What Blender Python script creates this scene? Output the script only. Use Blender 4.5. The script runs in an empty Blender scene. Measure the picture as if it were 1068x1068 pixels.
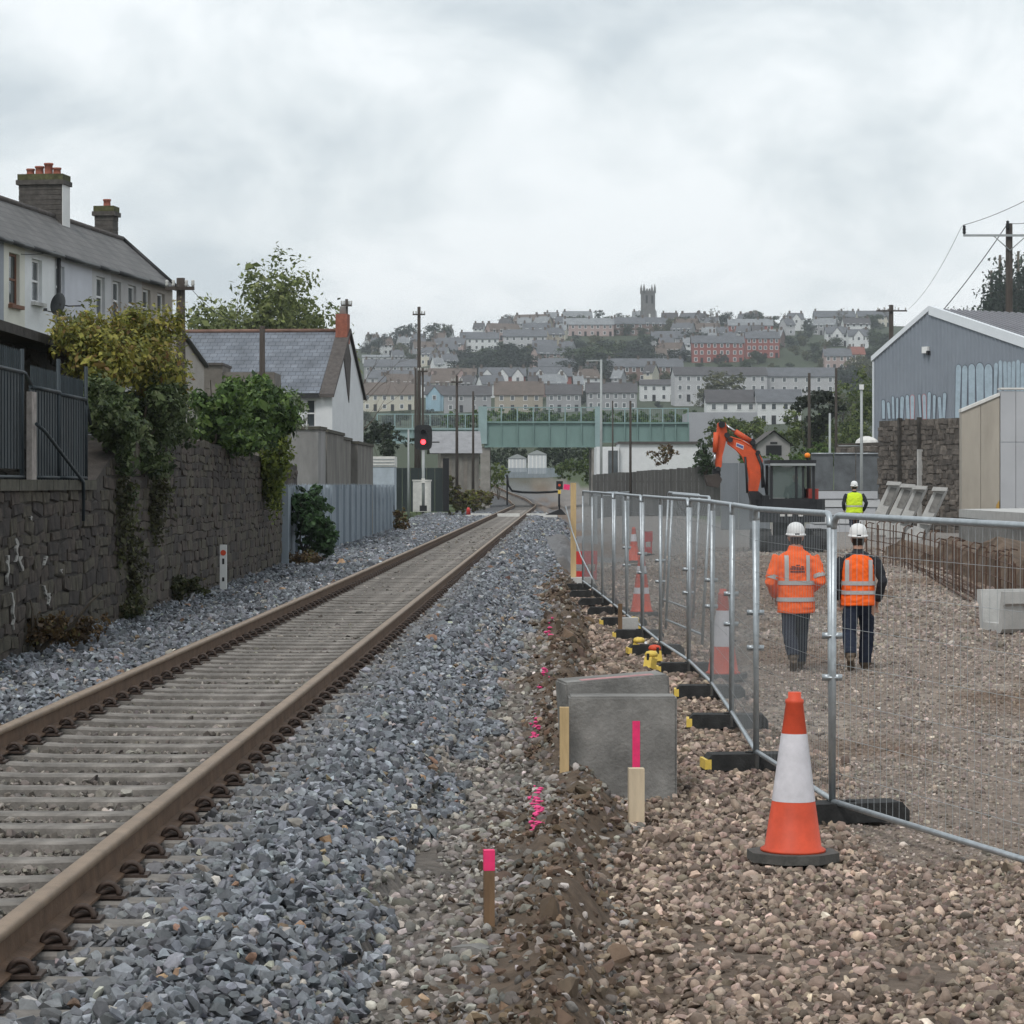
import bpy, bmesh, math, random
import numpy as np
from mathutils import Vector, Matrix

rnd = random.Random(7)
npr = np.random.default_rng(11)
R = math.radians
scene = bpy.context.scene
C = scene.collection

# ------------------------------------------------------------------ camera
CAMZ, F, CU, HV = 2.2, 2800.0, 534.0, 505.0      # eye height, focal length and horizon of the place (photo pixels)
cd = bpy.data.cameras.new('camera'); cam = bpy.data.objects.new('camera', cd); C.objects.link(cam)
cam.location = (0, 0, CAMZ); cam.rotation_euler = (R(90), 0, 0)
cd.sensor_width = 36; cd.lens = 36*F/1068; cd.shift_y = -(534-HV)/1068
cd.clip_start = 0.5; cd.clip_end = 9000
scene.camera = cam

# ------------------------------------------------------------------ world: overcast sky
w = bpy.data.worlds.new('World'); scene.world = w; w.use_nodes = True
nt = w.node_tree; nt.nodes.clear()
N = nt.nodes.new; L = nt.links.new
SUN_EL, SUN_AZ = R(52), R(205)
sky = N('ShaderNodeTexSky'); sky.sky_type = 'NISHITA'; sky.sun_disc = False
sky.sun_elevation = SUN_EL; sky.sun_rotation = SUN_AZ; sky.air_density = 1.4; sky.dust_density = 3
bg1 = N('ShaderNodeBackground'); bg1.inputs['Strength'].default_value = 0.10
L(sky.outputs[0], bg1.inputs[0])
tc = N('ShaderNodeTexCoord'); mp = N('ShaderNodeMapping'); mp.inputs['Scale'].default_value = (5.5, 5.5, 9); mp.inputs['Location'].default_value = (0.35, 1.2, 0.4)
L(tc.outputs['Generated'], mp.inputs[0])
n1 = N('ShaderNodeTexNoise'); n1.inputs['Scale'].default_value = 1.9; n1.inputs['Detail'].default_value = 6; n1.inputs['Roughness'].default_value = 0.55; n1.inputs['Distortion'].default_value = 0.4
L(mp.outputs[0], n1.inputs['Vector'])
cr = N('ShaderNodeValToRGB'); e = cr.color_ramp.elements
e[0].position = 0.36; e[0].color = (0.575, 0.64, 0.685, 1)
e[1].position = 0.63; e[1].color = (0.88, 0.92, 0.945, 1)
m_ = e.new(0.5); m_.color = (0.74, 0.795, 0.825, 1)
L(n1.outputs[0], cr.inputs[0])
bg2 = N('ShaderNodeBackground'); bg2.inputs['Strength'].default_value = 1.0
L(cr.outputs[0], bg2.inputs[0])
mx = N('ShaderNodeMixShader'); mx.inputs[0].default_value = 0.94
L(bg1.outputs[0], mx.inputs[1]); L(bg2.outputs[0], mx.inputs[2])
wo = N('ShaderNodeOutputWorld'); L(mx.outputs[0], wo.inputs[0])

sd = bpy.data.lights.new('sun', 'SUN'); sd.energy = 1.4; sd.angle = R(16); sd.color = (1, 0.97, 0.93)
sun = bpy.data.objects.new('sun', sd); C.objects.link(sun)
sdir = Vector((math.sin(SUN_AZ)*math.cos(SUN_EL), math.cos(SUN_AZ)*math.cos(SUN_EL), math.sin(SUN_EL)))
sun.rotation_euler = sdir.to_track_quat('Z', 'Y').to_euler(); sun.location = (0, 0, 60)

vs = scene.view_settings; vs.view_transform = 'Standard'; vs.look = 'None'; vs.exposure = 0.24; vs.gamma = 1
scene.cycles.max_bounces = 4; scene.cycles.diffuse_bounces = 2; scene.cycles.glossy_bounces = 2; scene.cycles.use_adaptive_sampling = True; scene.cycles.adaptive_threshold = 0.02; scene.cycles.transparent_max_bounces = 12; scene.cycles.volume_bounces = 0

# ------------------------------------------------------------------ helpers
def P(u, v, Y):
    """the point of the place at depth Y seen at photo position (u, v)"""
    return Vector(((u-CU)/F*Y, Y, CAMZ-(v-HV)/F*Y))
def XU(u, Y): return (u-CU)/F*Y
def ZV(v, Y): return CAMZ-(v-HV)/F*Y

MATS = {}
def mat(name, col, rough=0.85, var=0.25, scale=6.0, bump=0.0, bscale=30.0, metal=0.0, col2=None, stretch=(1, 1, 1), detail=5, spec=0.3):
    if name in MATS: return MATS[name]
    m = bpy.data.materials.new(name); m.use_nodes = True
    t = m.node_tree; b = t.nodes['Principled BSDF']
    b.inputs['Roughness'].default_value = rough; b.inputs['Metallic'].default_value = metal
    b.inputs['Specular IOR Level'].default_value = spec
    c = Vector(col)
    if col2 is None: a1, a2 = c*(1-var), c*(1+var)
    else: a1, a2 = c, Vector(col2)
    tcn = t.nodes.new('ShaderNodeTexCoord'); mpn = t.nodes.new('ShaderNodeMapping'); mpn.inputs['Scale'].default_value = stretch
    t.links.new(tcn.outputs['Object'], mpn.inputs[0])
    no = t.nodes.new('ShaderNodeTexNoise'); no.inputs['Scale'].default_value = scale; no.inputs['Detail'].default_value = detail; no.inputs['Roughness'].default_value = 0.65
    t.links.new(mpn.outputs[0], no.inputs['Vector'])
    rp = t.nodes.new('ShaderNodeValToRGB'); rp.color_ramp.elements[0].position = 0.3; rp.color_ramp.elements[1].position = 0.7
    rp.color_ramp.elements[0].color = (*a1, 1); rp.color_ramp.elements[1].color = (*a2, 1)
    t.links.new(no.outputs[0], rp.inputs[0]); t.links.new(rp.outputs[0], b.inputs['Base Color'])
    if bump:
        n2 = t.nodes.new('ShaderNodeTexNoise'); n2.inputs['Scale'].default_value = bscale; n2.inputs['Detail'].default_value = 6
        t.links.new(mpn.outputs[0], n2.inputs['Vector'])
        bn = t.nodes.new('ShaderNodeBump'); bn.inputs['Strength'].default_value = bump; bn.inputs['Distance'].default_value = 0.03
        t.links.new(n2.outputs[0], bn.inputs['Height']); t.links.new(bn.outputs[0], b.inputs['Normal'])
    MATS[name] = m
    return m

def attr_mat(name, attr, kind='GEOMETRY', rough=0.9, nscale=30, namt=0.3, bump=0.3, trans=False, spec=0.25):
    """base colour read from a colour stored with the geometry, broken up by noise"""
    m = bpy.data.materials.new(name); m.use_nodes = True
    t = m.node_tree; b = t.nodes['Principled BSDF']; b.inputs['Roughness'].default_value = rough; b.inputs['Specular IOR Level'].default_value = spec
    a = t.nodes.new('ShaderNodeAttribute'); a.attribute_type = kind; a.attribute_name = attr
    tcn = t.nodes.new('ShaderNodeTexCoord')
    no = t.nodes.new('ShaderNodeTexNoise'); no.inputs['Scale'].default_value = nscale; no.inputs['Detail'].default_value = 8; no.inputs['Roughness'].default_value = 0.7
    t.links.new(tcn.outputs['Object'], no.inputs['Vector'])
    mr = t.nodes.new('ShaderNodeMapRange'); mr.inputs[1].default_value = 0.3; mr.inputs[2].default_value = 0.7; mr.inputs[3].default_value = 1-namt; mr.inputs[4].default_value = 1+namt
    t.links.new(no.outputs[0], mr.inputs[0])
    mu = t.nodes.new('ShaderNodeVectorMath'); mu.operation = 'SCALE'
    t.links.new(a.outputs['Color'], mu.inputs[0]); t.links.new(mr.outputs[0], mu.inputs['Scale'])
    t.links.new(mu.outputs[0], b.inputs['Base Color'])
    if bump:
        bn = t.nodes.new('ShaderNodeBump'); bn.inputs['Strength'].default_value = bump; bn.inputs['Distance'].default_value = 0.03
        t.links.new(no.outputs[0], bn.inputs['Height']); t.links.new(bn.outputs[0], b.inputs['Normal'])
    if trans:
        tr = t.nodes.new('ShaderNodeBsdfTranslucent'); t.links.new(mu.outputs[0], tr.inputs[0])
        ms = t.nodes.new('ShaderNodeMixShader'); ms.inputs[0].default_value = 0.3
        t.links.new(b.outputs[0], ms.inputs[1]); t.links.new(tr.outputs[0], ms.inputs[2])
        t.links.new(ms.outputs[0], t.nodes['Material Output'].inputs[0])
    MATS[name] = m
    return m

def slate_mat(name, c1, c2, sx=3.2, sy=4.5):
    m = bpy.data.materials.new(name); m.use_nodes = True
    t = m.node_tree; b = t.nodes['Principled BSDF']; b.inputs['Roughness'].default_value = 0.6
    uv = t.nodes.new('ShaderNodeUVMap'); br = t.nodes.new('ShaderNodeTexBrick')
    br.inputs['Scale'].default_value = 1.0; br.inputs['Brick Width'].default_value = 1/sx; br.inputs['Row Height'].default_value = 1/sy
    br.inputs['Mortar Size'].default_value = 0.012; br.inputs['Bias'].default_value = 0.0
    br.inputs['Color1'].default_value = (*c1, 1); br.inputs['Color2'].default_value = (*c2, 1); br.inputs['Mortar'].default_value = (*(Vector(c1)*0.45), 1)
    t.links.new(uv.outputs[0], br.inputs['Vector'])
    tcn = t.nodes.new('ShaderNodeTexCoord')
    no = t.nodes.new('ShaderNodeTexNoise'); no.inputs['Scale'].default_value = 1.3; no.inputs['Detail'].default_value = 8; t.links.new(tcn.outputs['Object'], no.inputs['Vector'])
    mr = t.nodes.new('ShaderNodeMapRange'); mr.inputs[1].default_value = 0.3; mr.inputs[2].default_value = 0.7; mr.inputs[3].default_value = 0.7; mr.inputs[4].default_value = 1.3
    t.links.new(no.outputs[0], mr.inputs[0])
    mu = t.nodes.new('ShaderNodeVectorMath'); mu.operation = 'SCALE'; t.links.new(br.outputs[0], mu.inputs[0]); t.links.new(mr.outputs[0], mu.inputs['Scale'])
    t.links.new(mu.outputs[0], b.inputs['Base Color'])
    bn = t.nodes.new('ShaderNodeBump'); bn.inputs['Strength'].default_value = 0.6; bn.inputs['Distance'].default_value = 0.02
    t.links.new(br.outputs['Fac'], bn.inputs['Height']); bn.invert = True; t.links.new(bn.outputs[0], b.inputs['Normal'])
    MATS[name] = m
    return m

def glow_mat(name, col, strength):
    m = bpy.data.materials.new(name); m.use_nodes = True
    b = m.node_tree.nodes['Principled BSDF']; b.inputs['Base Color'].default_value = (*col, 1)
    b.inputs['Emission Color'].default_value = (*col, 1); b.inputs['Emission Strength'].default_value = strength
    MATS[name] = m
    return m

class MB:
    """collects shapes for one mesh"""
    def __init__(s): s.v = []; s.f = []; s.mi = []; s.uv = {}; s.sm = []
    def add(s, vs, fs, mi=0, smooth=False):
        o = len(s.v); s.v.extend([tuple(p) for p in vs])
        for f in fs: s.f.append(tuple(i+o for i in f)); s.mi.append(mi); s.sm.append(smooth)
        return s
    def box(s, x0, x1, y0, y1, z0, z1, mi=0, M=None):
        v = [Vector(p) for p in ((x0, y0, z0), (x1, y0, z0), (x1, y1, z0), (x0, y1, z0), (x0, y0, z1), (x1, y0, z1), (x1, y1, z1), (x0, y1, z1))]
        if M is not None: v = [M @ p for p in v]
        return s.add(v, [(0, 3, 2, 1), (4, 5, 6, 7), (0, 1, 5, 4), (1, 2, 6, 5), (2, 3, 7, 6), (3, 0, 4, 7)], mi)
    def cbox(s, c, d, mi=0, rz=0, rx=0, ry=0):
        M = Matrix.Translation(c) @ Matrix.Rotation(rz, 4, 'Z') @ Matrix.Rotation(ry, 4, 'Y') @ Matrix.Rotation(rx, 4, 'X')
        return s.box(-d[0]/2, d[0]/2, -d[1]/2, d[1]/2, -d[2]/2, d[2]/2, mi, M)
    def tube(s, pts, r, n=8, mi=0, cap=True, closed=False, flat=1.0):
        pts = [Vector(p) for p in pts]; rs = r if isinstance(r, (list, tuple)) else [r]*len(pts)
        k = len(pts); vs = []; up = None
        for i, p in enumerate(pts):
            if closed: d = pts[(i+1) % k]-pts[i-1]
            else: d = pts[min(i+1, k-1)]-pts[max(i-1, 0)]
            d.normalize()
            if up is None:
                up = Vector((0, 0, 1)) if abs(d.z) < 0.9 else Vector((0, 1, 0))
            a = d.cross(up)
            if a.length < 1e-6: a = d.orthogonal()
            a.normalize(); b = a.cross(d).normalized(); up = b
            rr = rs[i]; ra, rb = (rr if isinstance(rr, (list, tuple)) else (rr, rr*flat))
            for j in range(n):
                t = 2*math.pi*j/n
                vs.append(p+a*math.cos(t)*ra+b*math.sin(t)*rb)
        fs = []
        for i in range(k if closed else k-1):
            for j in range(n):
                i2 = (i+1) % k
                fs.append((i*n+j, i*n+(j+1) % n, i2*n+(j+1) % n, i2*n+j))
        s.add(vs, fs, mi, n > 5)
        if cap and not closed:
            o = len(s.v)-len(vs)
            s.f.append(tuple(o+j for j in range(n))[::-1]); s.mi.append(mi); s.sm.append(False)
            s.f.append(tuple(o+(k-1)*n+j for j in range(n))); s.mi.append(mi); s.sm.append(False)
        return s
    def lathe(s, prof, c=(0, 0, 0), n=20, mi=0, smooth=True):
        vs = []; c = Vector(c)
        for r, z in prof:
            for j in range(n):
                t = 2*math.pi*j/n; vs.append(c+Vector((r*math.cos(t), r*math.sin(t), z)))
        fs = [(i*n+j, i*n+(j+1) % n, (i+1)*n+(j+1) % n, (i+1)*n+j) for i in range(len(prof)-1) for j in range(n)]
        s.add(vs, fs, mi, smooth)
        o = len(s.v)-len(vs)
        s.f.append(tuple(o+j for j in range(n))[::-1]); s.mi.append(mi); s.sm.append(False)
        s.f.append(tuple(o+(len(prof)-1)*n+j for j in range(n))); s.mi.append(mi); s.sm.append(False)
        return s
    def prism(s, poly, d, mi=0):
        """poly: 3-D outline, d: vector of thickness"""
        d = Vector(d); a = [Vector(p) for p in poly]; b = [p+d for p in a]; n = len(a)
        fs = [tuple(range(n)), tuple(range(2*n-1, n-1, -1))]+[(i, n+i, n+(i+1) % n, (i+1) % n) for i in range(n)]
        return s.add(a+b, fs, mi)
    def build(s, name, m, parent=None, loc=None, rz=None, uvf=None, fixn=True):
        me = bpy.data.meshes.new(name); me.from_pydata(s.v, [], s.f)
        for x in (m if isinstance(m, (list, tuple)) else [m]): me.materials.append(x)
        me.polygons.foreach_set('material_index', s.mi)
        me.polygons.foreach_set('use_smooth', s.sm)
        if fixn:
            bm = bmesh.new(); bm.from_mesh(me); bmesh.ops.recalc_face_normals(bm, faces=bm.faces); bm.to_mesh(me); bm.free()
        if uvf:
            ul = me.uv_layers.new(name='UVMap')
            for p in me.polygons:
                for li in p.loop_indices: ul.data[li].uv = uvf(me.vertices[me.loops[li].vertex_index].co, p.normal)
        o = bpy.data.objects.new(name, me); C.objects.link(o)
        if parent is not None: o.parent = parent
        if loc is not None: o.location = loc
        if rz is not None: o.rotation_euler[2] = rz
        return o

def tag(o, label, cat, group=None):
    o['label'] = label; o['category'] = cat
    if group: o['group'] = group
    if o.name.split('.')[0].split('_')[-1] in ('wall', 'slab', 'deck', 'board', 'post', 'wire', 'block'): o['kind'] = 'thing'
    return o
def thing(name, label, cat, loc=(0, 0, 0), rz=0, group=None):
    o = bpy.data.objects.new(name, None); C.objects.link(o); o.empty_display_size = 0.2
    o.location = loc; o.rotation_euler[2] = rz
    return tag(o, label, cat, group)
def struct(o): o['kind'] = 'structure'; return o
def stuff(o, label=None, cat=None):
    o['kind'] = 'stuff'
    if label: o['label'] = label; o['category'] = cat
    return o
def inst(me, name, parent=None, loc=(0, 0, 0), rot=(0, 0, 0), scl=(1, 1, 1)):
    o = bpy.data.objects.new(name, me); C.objects.link(o)
    if parent is not None: o.parent = parent
    o.location = loc; o.rotation_euler = rot; o.scale = scl
    return o
def copy_tree(o, parent=None):
    c = o.copy(); C.objects.link(c); c.parent = parent
    for ch in list(o.children): copy_tree(ch, c)
    return c
from mathutils import noise as mnoise
def remesh(mb, voxel, name, m, parent, smooth=4, loc=None, matf=None, wrinkle=0.0):
    """one continuous surface grown from overlapping tapered shapes"""
    me = bpy.data.meshes.new('tmp'); me.from_pydata(mb.v, [], mb.f)
    bm = bmesh.new(); bm.from_mesh(me); bmesh.ops.recalc_face_normals(bm, faces=bm.faces); bm.to_mesh(me); bm.free()
    o = bpy.data.objects.new('tmp', me); C.objects.link(o)
    md = o.modifiers.new('r', 'REMESH'); md.mode = 'VOXEL'; md.voxel_size = voxel
    ms = o.modifiers.new('s', 'SMOOTH'); ms.iterations = smooth; ms.factor = 0.5
    dg = bpy.context.evaluated_depsgraph_get()
    me2 = bpy.data.meshes.new_from_object(o.evaluated_get(dg))
    bpy.data.objects.remove(o)
    me2.name = name
    if wrinkle:
        sd_ = rnd.uniform(0, 50); nrm = [v.normal.copy() for v in me2.vertices]
        for v, n_ in zip(me2.vertices, nrm):
            q = v.co; k_ = mnoise.noise((q.x*7+sd_, q.y*7, q.z*17+3*mnoise.noise((q.x*5, q.y*5, q.z*4+sd_))))+0.5*mnoise.noise((q.x*16, q.y*16+sd_, q.z*26)); v.co = q+n_*k_*wrinkle
    me2.materials.clear()
    for x in (m if isinstance(m, (list, tuple)) else [m]): me2.materials.append(x)
    for p in me2.polygons:
        p.use_smooth = True
        p.material_index = matf(p.center) if matf else 0
    ob = bpy.data.objects.new(name, me2); C.objects.link(ob); ob.parent = parent
    if loc is not None: ob.location = loc
    return ob

# value noise in numpy
_perm = npr.random((256, 256))
def vnoise(x, y):
    xi = np.floor(x).astype(int); yi = np.floor(y).astype(int); fx = x-xi; fy = y-yi
    fx = fx*fx*(3-2*fx); fy = fy*fy*(3-2*fy)
    a = _perm[xi % 256, yi % 256]; b = _perm[(xi+1) % 256, yi % 256]; c = _perm[xi % 256, (yi+1) % 256]; d = _perm[(xi+1) % 256, (yi+1) % 256]
    return (a*(1-fx)+b*fx)*(1-fy)+(c*(1-fx)+d*fx)*fy
def fbm(x, y, o=4):
    s = 0; a = 0.5; t = 0
    for i in range(o):
        s = s+a*vnoise(x*2**i+17*i, y*2**i+31*i); t += a; a *= 0.55
    return s/t
def sstep(a, b, x):
    t = np.clip((x-a)/(b-a), 0, 1); return t*t*(3-2*t)

# ------------------------------------------------------------------ ground shape
RAIL_Z, GAUGE = 0.59, 1.67
def xr(Y):                                    # right rail line; beyond the bridge the line bends left
    Y = np.asarray(Y, float)
    return -2.05+0.0187*Y-np.where(Y > 205, (Y-205)**2/900.0, 0)
def xberm(Y): return 0.22+0.0185*(np.asarray(Y, float)-11)
HILL = np.array([(0, 0), (225, 0.0), (300, 2.4), (450, 7.5), (600, 14), (760, 22.6), (850, 31), (930, 38.7), (1030, 50), (1130, 62.7), (1230, 73.8), (1350, 82), (1700, 88), (2400, 90)])
def bwob(Y): return (fbm(Y*0.55, Y*0+3.3, 4)-0.5)*0.75
def gz(X, Y):
    X = np.asarray(X, float); Y = np.asarray(Y, float)
    base = np.interp(Y, HILL[:, 0], HILL[:, 1])
    hillm = sstep(230, 330, Y)
    base = base*(0.86+0.14*sstep(-60, 30, X)) + 16*sstep(60, 105, X)*sstep(330, 480, Y)*(1-sstep(560, 760, Y)) + hillm*(fbm(X/60, Y/60, 2)-0.5)*5
    xR = xr(Y); xL = xR-GAUGE; mid = (xR+xL)/2
    # ballast bed
    bed = 0.395
    tt = 0.04*((X < xR-0.05) & (X > xL+0.05))
    right = bed-(bed-0.12)*sstep(0.55, 1.65, X-xR) + 0.05*np.exp(-((X-xR-0.75)/0.3)**2)
    left = bed-0.06*sstep(0.4, 2.2, xL-X) + 0.03*np.exp(-((xL-X-0.8)/0.35)**2)
    z = np.where(X > mid, right, left)
    z = z+np.where((X > xR+0.5) | (X < xL-0.5), (fbm(X*2.2, Y*1.4, 3)-0.5)*0.13, 0)
    z = z-tt
    # trench edge: bank of dirt between ballast toe and site
    xb = xberm(Y)+bwob(Y)
    d = X-xb
    bankh = (0.09+0.10*fbm(Y*0.5, Y*0+9.1, 2))*(1-0.75*np.exp(-((Y-17.6)/1.6)**2))
    z = np.where(X > xR+1.2, np.maximum(z*0+0.0, 0)+ (0.16)*(1-sstep(-0.02, 0.22, d)) + bankh*0.8*np.exp(-(d/0.17)**2)*(0.5+fbm(X*9, Y*6, 3)) - 0.07*np.exp(-((d-0.42)/0.16)**2)*sstep(0.3, 0.6, fbm(Y*0.7, Y*0+5, 2)) + (fbm(X*3, Y*2, 4)-0.5)*0.09*(1-sstep(30, 90, Y)*0.5), z)
    # yard rises slightly further back
    z = z+np.where(X > 3, 0.42*sstep(3, 6, X)*sstep(34, 78, Y), 0)
    rx_ = X-0.10*Y+0.4*fbm(Y*0.12, Y*0+3, 2)
    z = z-np.where(X > 2.4, 0.045*sstep(2.4, 3.2, X)*(np.exp(-((rx_-1.9)/0.22)**2)+np.exp(-((rx_-3.5)/0.22)**2))-0.05*(fbm(X*1.4, Y*0.6, 3)-0.5), 0)
    # left of the boundary wall the ground is higher
    z = np.where(X < -5.75, 2.0*sstep(-5.75, -6.0, X)+0.5*sstep(60, 120, Y)*0, z)
    z = np.where((X < -5.2) & (Y > 66) & (X > -12), np.minimum(z, 0.5+0*z)+0.0, z)
    z = z*(1-hillm)+0
    return z+base
def gz1(x, y): return float(gz(np.array([x]), np.array([y]))[0])

def lines(segs):
    out = []
    for a, b, st in segs: out += list(np.arange(a, b-1e-6, st))
    return out+[segs[-1][1]]
xs = np.array(lines([(-2400, -400, 100), (-400, -120, 20), (-120, -20, 6), (-20, -6.4, 0.9), (-6.4, -1.0, 0.1), (-1.0, 3.0, 0.05), (3.0, 12, 0.22), (12, 40, 2), (40, 160, 8), (160, 400, 20), (400, 2400, 100)]))
yl = [-90, -40, -10, 0, 4]
y = 6.0
while y < 2380: yl.append(y); y += max(0.05, 0.0058*y) if y < 130 else 0.03*y
ys = np.array(yl+[2400])
XX, YY = np.meshgrid(xs, ys)
ZZ = gz(XX, YY)
def ground_colour(X, Y):
    n1_ = fbm(X*1.3, Y*0.7, 4); n2_ = fbm(X*0.35+40, Y*0.18, 4)
    c = np.zeros(X.shape+(3,))
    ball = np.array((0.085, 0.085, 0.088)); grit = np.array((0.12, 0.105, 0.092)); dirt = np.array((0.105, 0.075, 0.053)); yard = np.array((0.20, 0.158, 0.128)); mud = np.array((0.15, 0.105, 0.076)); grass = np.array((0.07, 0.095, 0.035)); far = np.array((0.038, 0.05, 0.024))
    xR = xr(Y); xb = xberm(Y)+bwob(Y)
    def mixc(c, col, f): return c*(1-f[..., None])+col*f[..., None]
    c = mixc(c, ball, np.ones(X.shape))  # dark dirt under the ballast, deepened to paint in shade between the stones
    c = mixc(c, np.array((0.125, 0.115, 0.105)), ((X < xR-0.1) & (X > xR-GAUGE+0.1)).astype(float))
    c = mixc(c, grit, sstep(xR+0.9, xR+1.3, X))
    c = mixc(c, dirt, sstep(0.4, 0.6, n1_)*sstep(xR+1.3, xR+1.9, X)*0.8)
    c = mixc(c, np.array((0.13, 0.10, 0.078)), sstep(xb+0.25, xb+0.6, X))
    c = mixc(c, yard, sstep(1.7, 2.5, X))
    c = mixc(c, np.array((0.30, 0.255, 0.215)), sstep(0.5, 0.7, fbm(X*0.8+70, Y*0.35+8, 4))*sstep(1.8, 3.0, X)*0.8)
    c = mixc(c, dirt, np.exp(-((X-xb-0.05)/0.42)**2)*(1-sstep(58, 72, Y)))
    c = mixc(c, np.array((0.15, 0.148, 0.15)), sstep(60, 76, Y)*sstep(xR+0.8, xR+1.2, X)*(1-sstep(xR+3.2, xR+4.5, X)))
    c = mixc(c, mud, sstep(0.42, 0.58, n2_)*sstep(1.5, 3.0, X))
    c = mixc(c, np.array((0.21, 0.19, 0.175)), sstep(50, 90, Y)*sstep(3, 5, X))
    c = mixc(c, grass, (X < -5.2).astype(float))
    c = mixc(c, grass, sstep(105, 150, Y)*((X < xR-GAUGE-3.4) | (X > xR+9)))
    c = mixc(c, far, sstep(240, 330, Y))
    return c
def sheet(name, XX, YY, ZZ, cols, m):
    ny, nx = XX.shape
    me = bpy.data.meshes.new(name)
    me.vertices.add(nx*ny); me.vertices.foreach_set('co', np.stack([XX, YY, ZZ], -1).astype(np.float32).ravel())
    a = (np.arange(ny-1)[:, None]*nx+np.arange(nx-1)[None]).ravel()
    q = np.stack([a, a+1, a+nx+1, a+nx], -1)
    me.loops.add(q.size); me.loops.foreach_set('vertex_index', q.ravel().astype(np.int32))
    me.polygons.add(len(q)); me.polygons.foreach_set('loop_start', np.arange(0, q.size, 4, dtype=np.int32))
    me.polygons.foreach_set('use_smooth', np.ones(len(q), bool))
    at = me.attributes.new('gcol', 'FLOAT_COLOR', 'POINT')
    at.data.foreach_set('color', np.concatenate([cols.reshape(-1, 3), np.ones((nx*ny, 1))], 1).astype(np.float32).ravel())
    me.update(); me.validate(); me.materials.append(m)
    o = bpy.data.objects.new(name, me); C.objects.link(o)
    return o
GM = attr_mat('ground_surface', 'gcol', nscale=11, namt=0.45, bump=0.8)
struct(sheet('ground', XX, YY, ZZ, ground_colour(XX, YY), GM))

# ------------------------------------------------------------------ loose stone (uncountable: stuff)
STONE_MAT = attr_mat('stone_face', 'col', 'INSTANCER', rough=0.85, nscale=2.2, namt=0.28, bump=0.25)
def make_stones(prefix, n, angular, seed):
    r = random.Random(seed); col = bpy.data.collections.new(prefix)
    for k in range(n):
        bm = bmesh.new()
        sc = (r.uniform(0.42, 0.6), r.uniform(0.34, 0.48), r.uniform(0.24, 0.38))
        for i in range(13 if angular else 26):
            d = Vector((r.gauss(0, 1), r.gauss(0, 1), r.gauss(0, 1))).normalized()*(r.uniform(0.82, 1.05) if angular else r.uniform(0.95, 1.02))
            bm.verts.new((d.x*sc[0], d.y*sc[1], d.z*sc[2]))
        res = bmesh.ops.convex_hull(bm, input=bm.verts)
        bmesh.ops.delete(bm, geom=[g for g in res['geom_interior'] if isinstance(g, bmesh.types.BMVert)], context='VERTS')
        if not angular:
            for f in bm.faces: f.smooth = True
        me = bpy.data.meshes.new(prefix); bm.to_mesh(me); bm.free()
        me.materials.append(STONE_MAT)
        col.objects.link(bpy.data.objects.new(prefix, me))
    return col
ANG = make_stones('ballast_stone', 10, True, 3)
RND = make_stones('pebble', 6, False, 5)
MIX = make_stones('crushed_stone', 8, True, 8)
for o_ in RND.objects: MIX.objects.link(o_)
def scatter(name, pts, scl, cols, col, label, cat, parent=None, flat=0.7):
    n = len(pts)
    me = bpy.data.meshes.new(name); me.vertices.add(n); me.vertices.foreach_set('co', pts.astype(np.float32).ravel())
    a = me.attributes.new('col', 'FLOAT_COLOR', 'POINT'); a.data.foreach_set('color', np.concatenate([cols, np.ones((n, 1))], 1).astype(np.float32).ravel())
    rot = np.stack([npr.normal(0, flat, n), npr.normal(0, flat, n), npr.uniform(0, 6.28, n)], -1)
    a = me.attributes.new('rot', 'FLOAT_VECTOR', 'POINT'); a.data.foreach_set('vector', rot.astype(np.float32).ravel())
    a = me.attributes.new('scl', 'FLOAT', 'POINT'); a.data.foreach_set('value', scl.astype(np.float32))
    o = bpy.data.objects.new(name, me); C.objects.link(o); o.parent = parent
    g = bpy.data.node_groups.new(name, 'GeometryNodeTree')
    g.interface.new_socket('Geometry', in_out='INPUT', socket_type='NodeSocketGeometry'); g.interface.new_socket('Geometry', in_out='OUTPUT', socket_type='NodeSocketGeometry')
    nn = g.nodes.new; ll = g.links.new
    gi = nn('NodeGroupInput'); go = nn('NodeGroupOutput'); ip = nn('GeometryNodeInstanceOnPoints'); ci = nn('GeometryNodeCollectionInfo')
    ci.inputs['Collection'].default_value = col; ci.inputs['Separate Children'].default_value = True; ci.inputs['Reset Children'].default_value = True
    ip.inputs['Pick Instance'].default_value = True
    ra = nn('GeometryNodeInputNamedAttribute'); ra.data_type = 'FLOAT_VECTOR'; ra.inputs['Name'].default_value = 'rot'
    sa = nn('GeometryNodeInputNamedAttribute'); sa.data_type = 'FLOAT'; sa.inputs['Name'].default_value = 'scl'
    er = nn('FunctionNodeEulerToRotation'); rv = nn('FunctionNodeRandomValue'); rv.data_type = 'INT'
    ll(gi.outputs[0], ip.inputs['Points']); ll(ci.outputs[0], ip.inputs['Instance'])
    ll(ra.outputs[0], er.inputs[0]); ll(er.outputs[0], ip.inputs['Rotation']); ll(sa.outputs[0], ip.inputs['Scale'])
    for s_ in rv.outputs:
        if s_.type == 'INT' and s_.enabled: out = s_
    for s_ in rv.inputs:
        if s_.type == 'INT' and s_.name == 'Max': s_.default_value = 1000
    ll(out, ip.inputs['Instance Index']); ll(ip.outputs[0], go.inputs[0])
    md = o.modifiers.new('stones', 'NODES'); md.node_group = g
    return stuff(o, label, cat)
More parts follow.
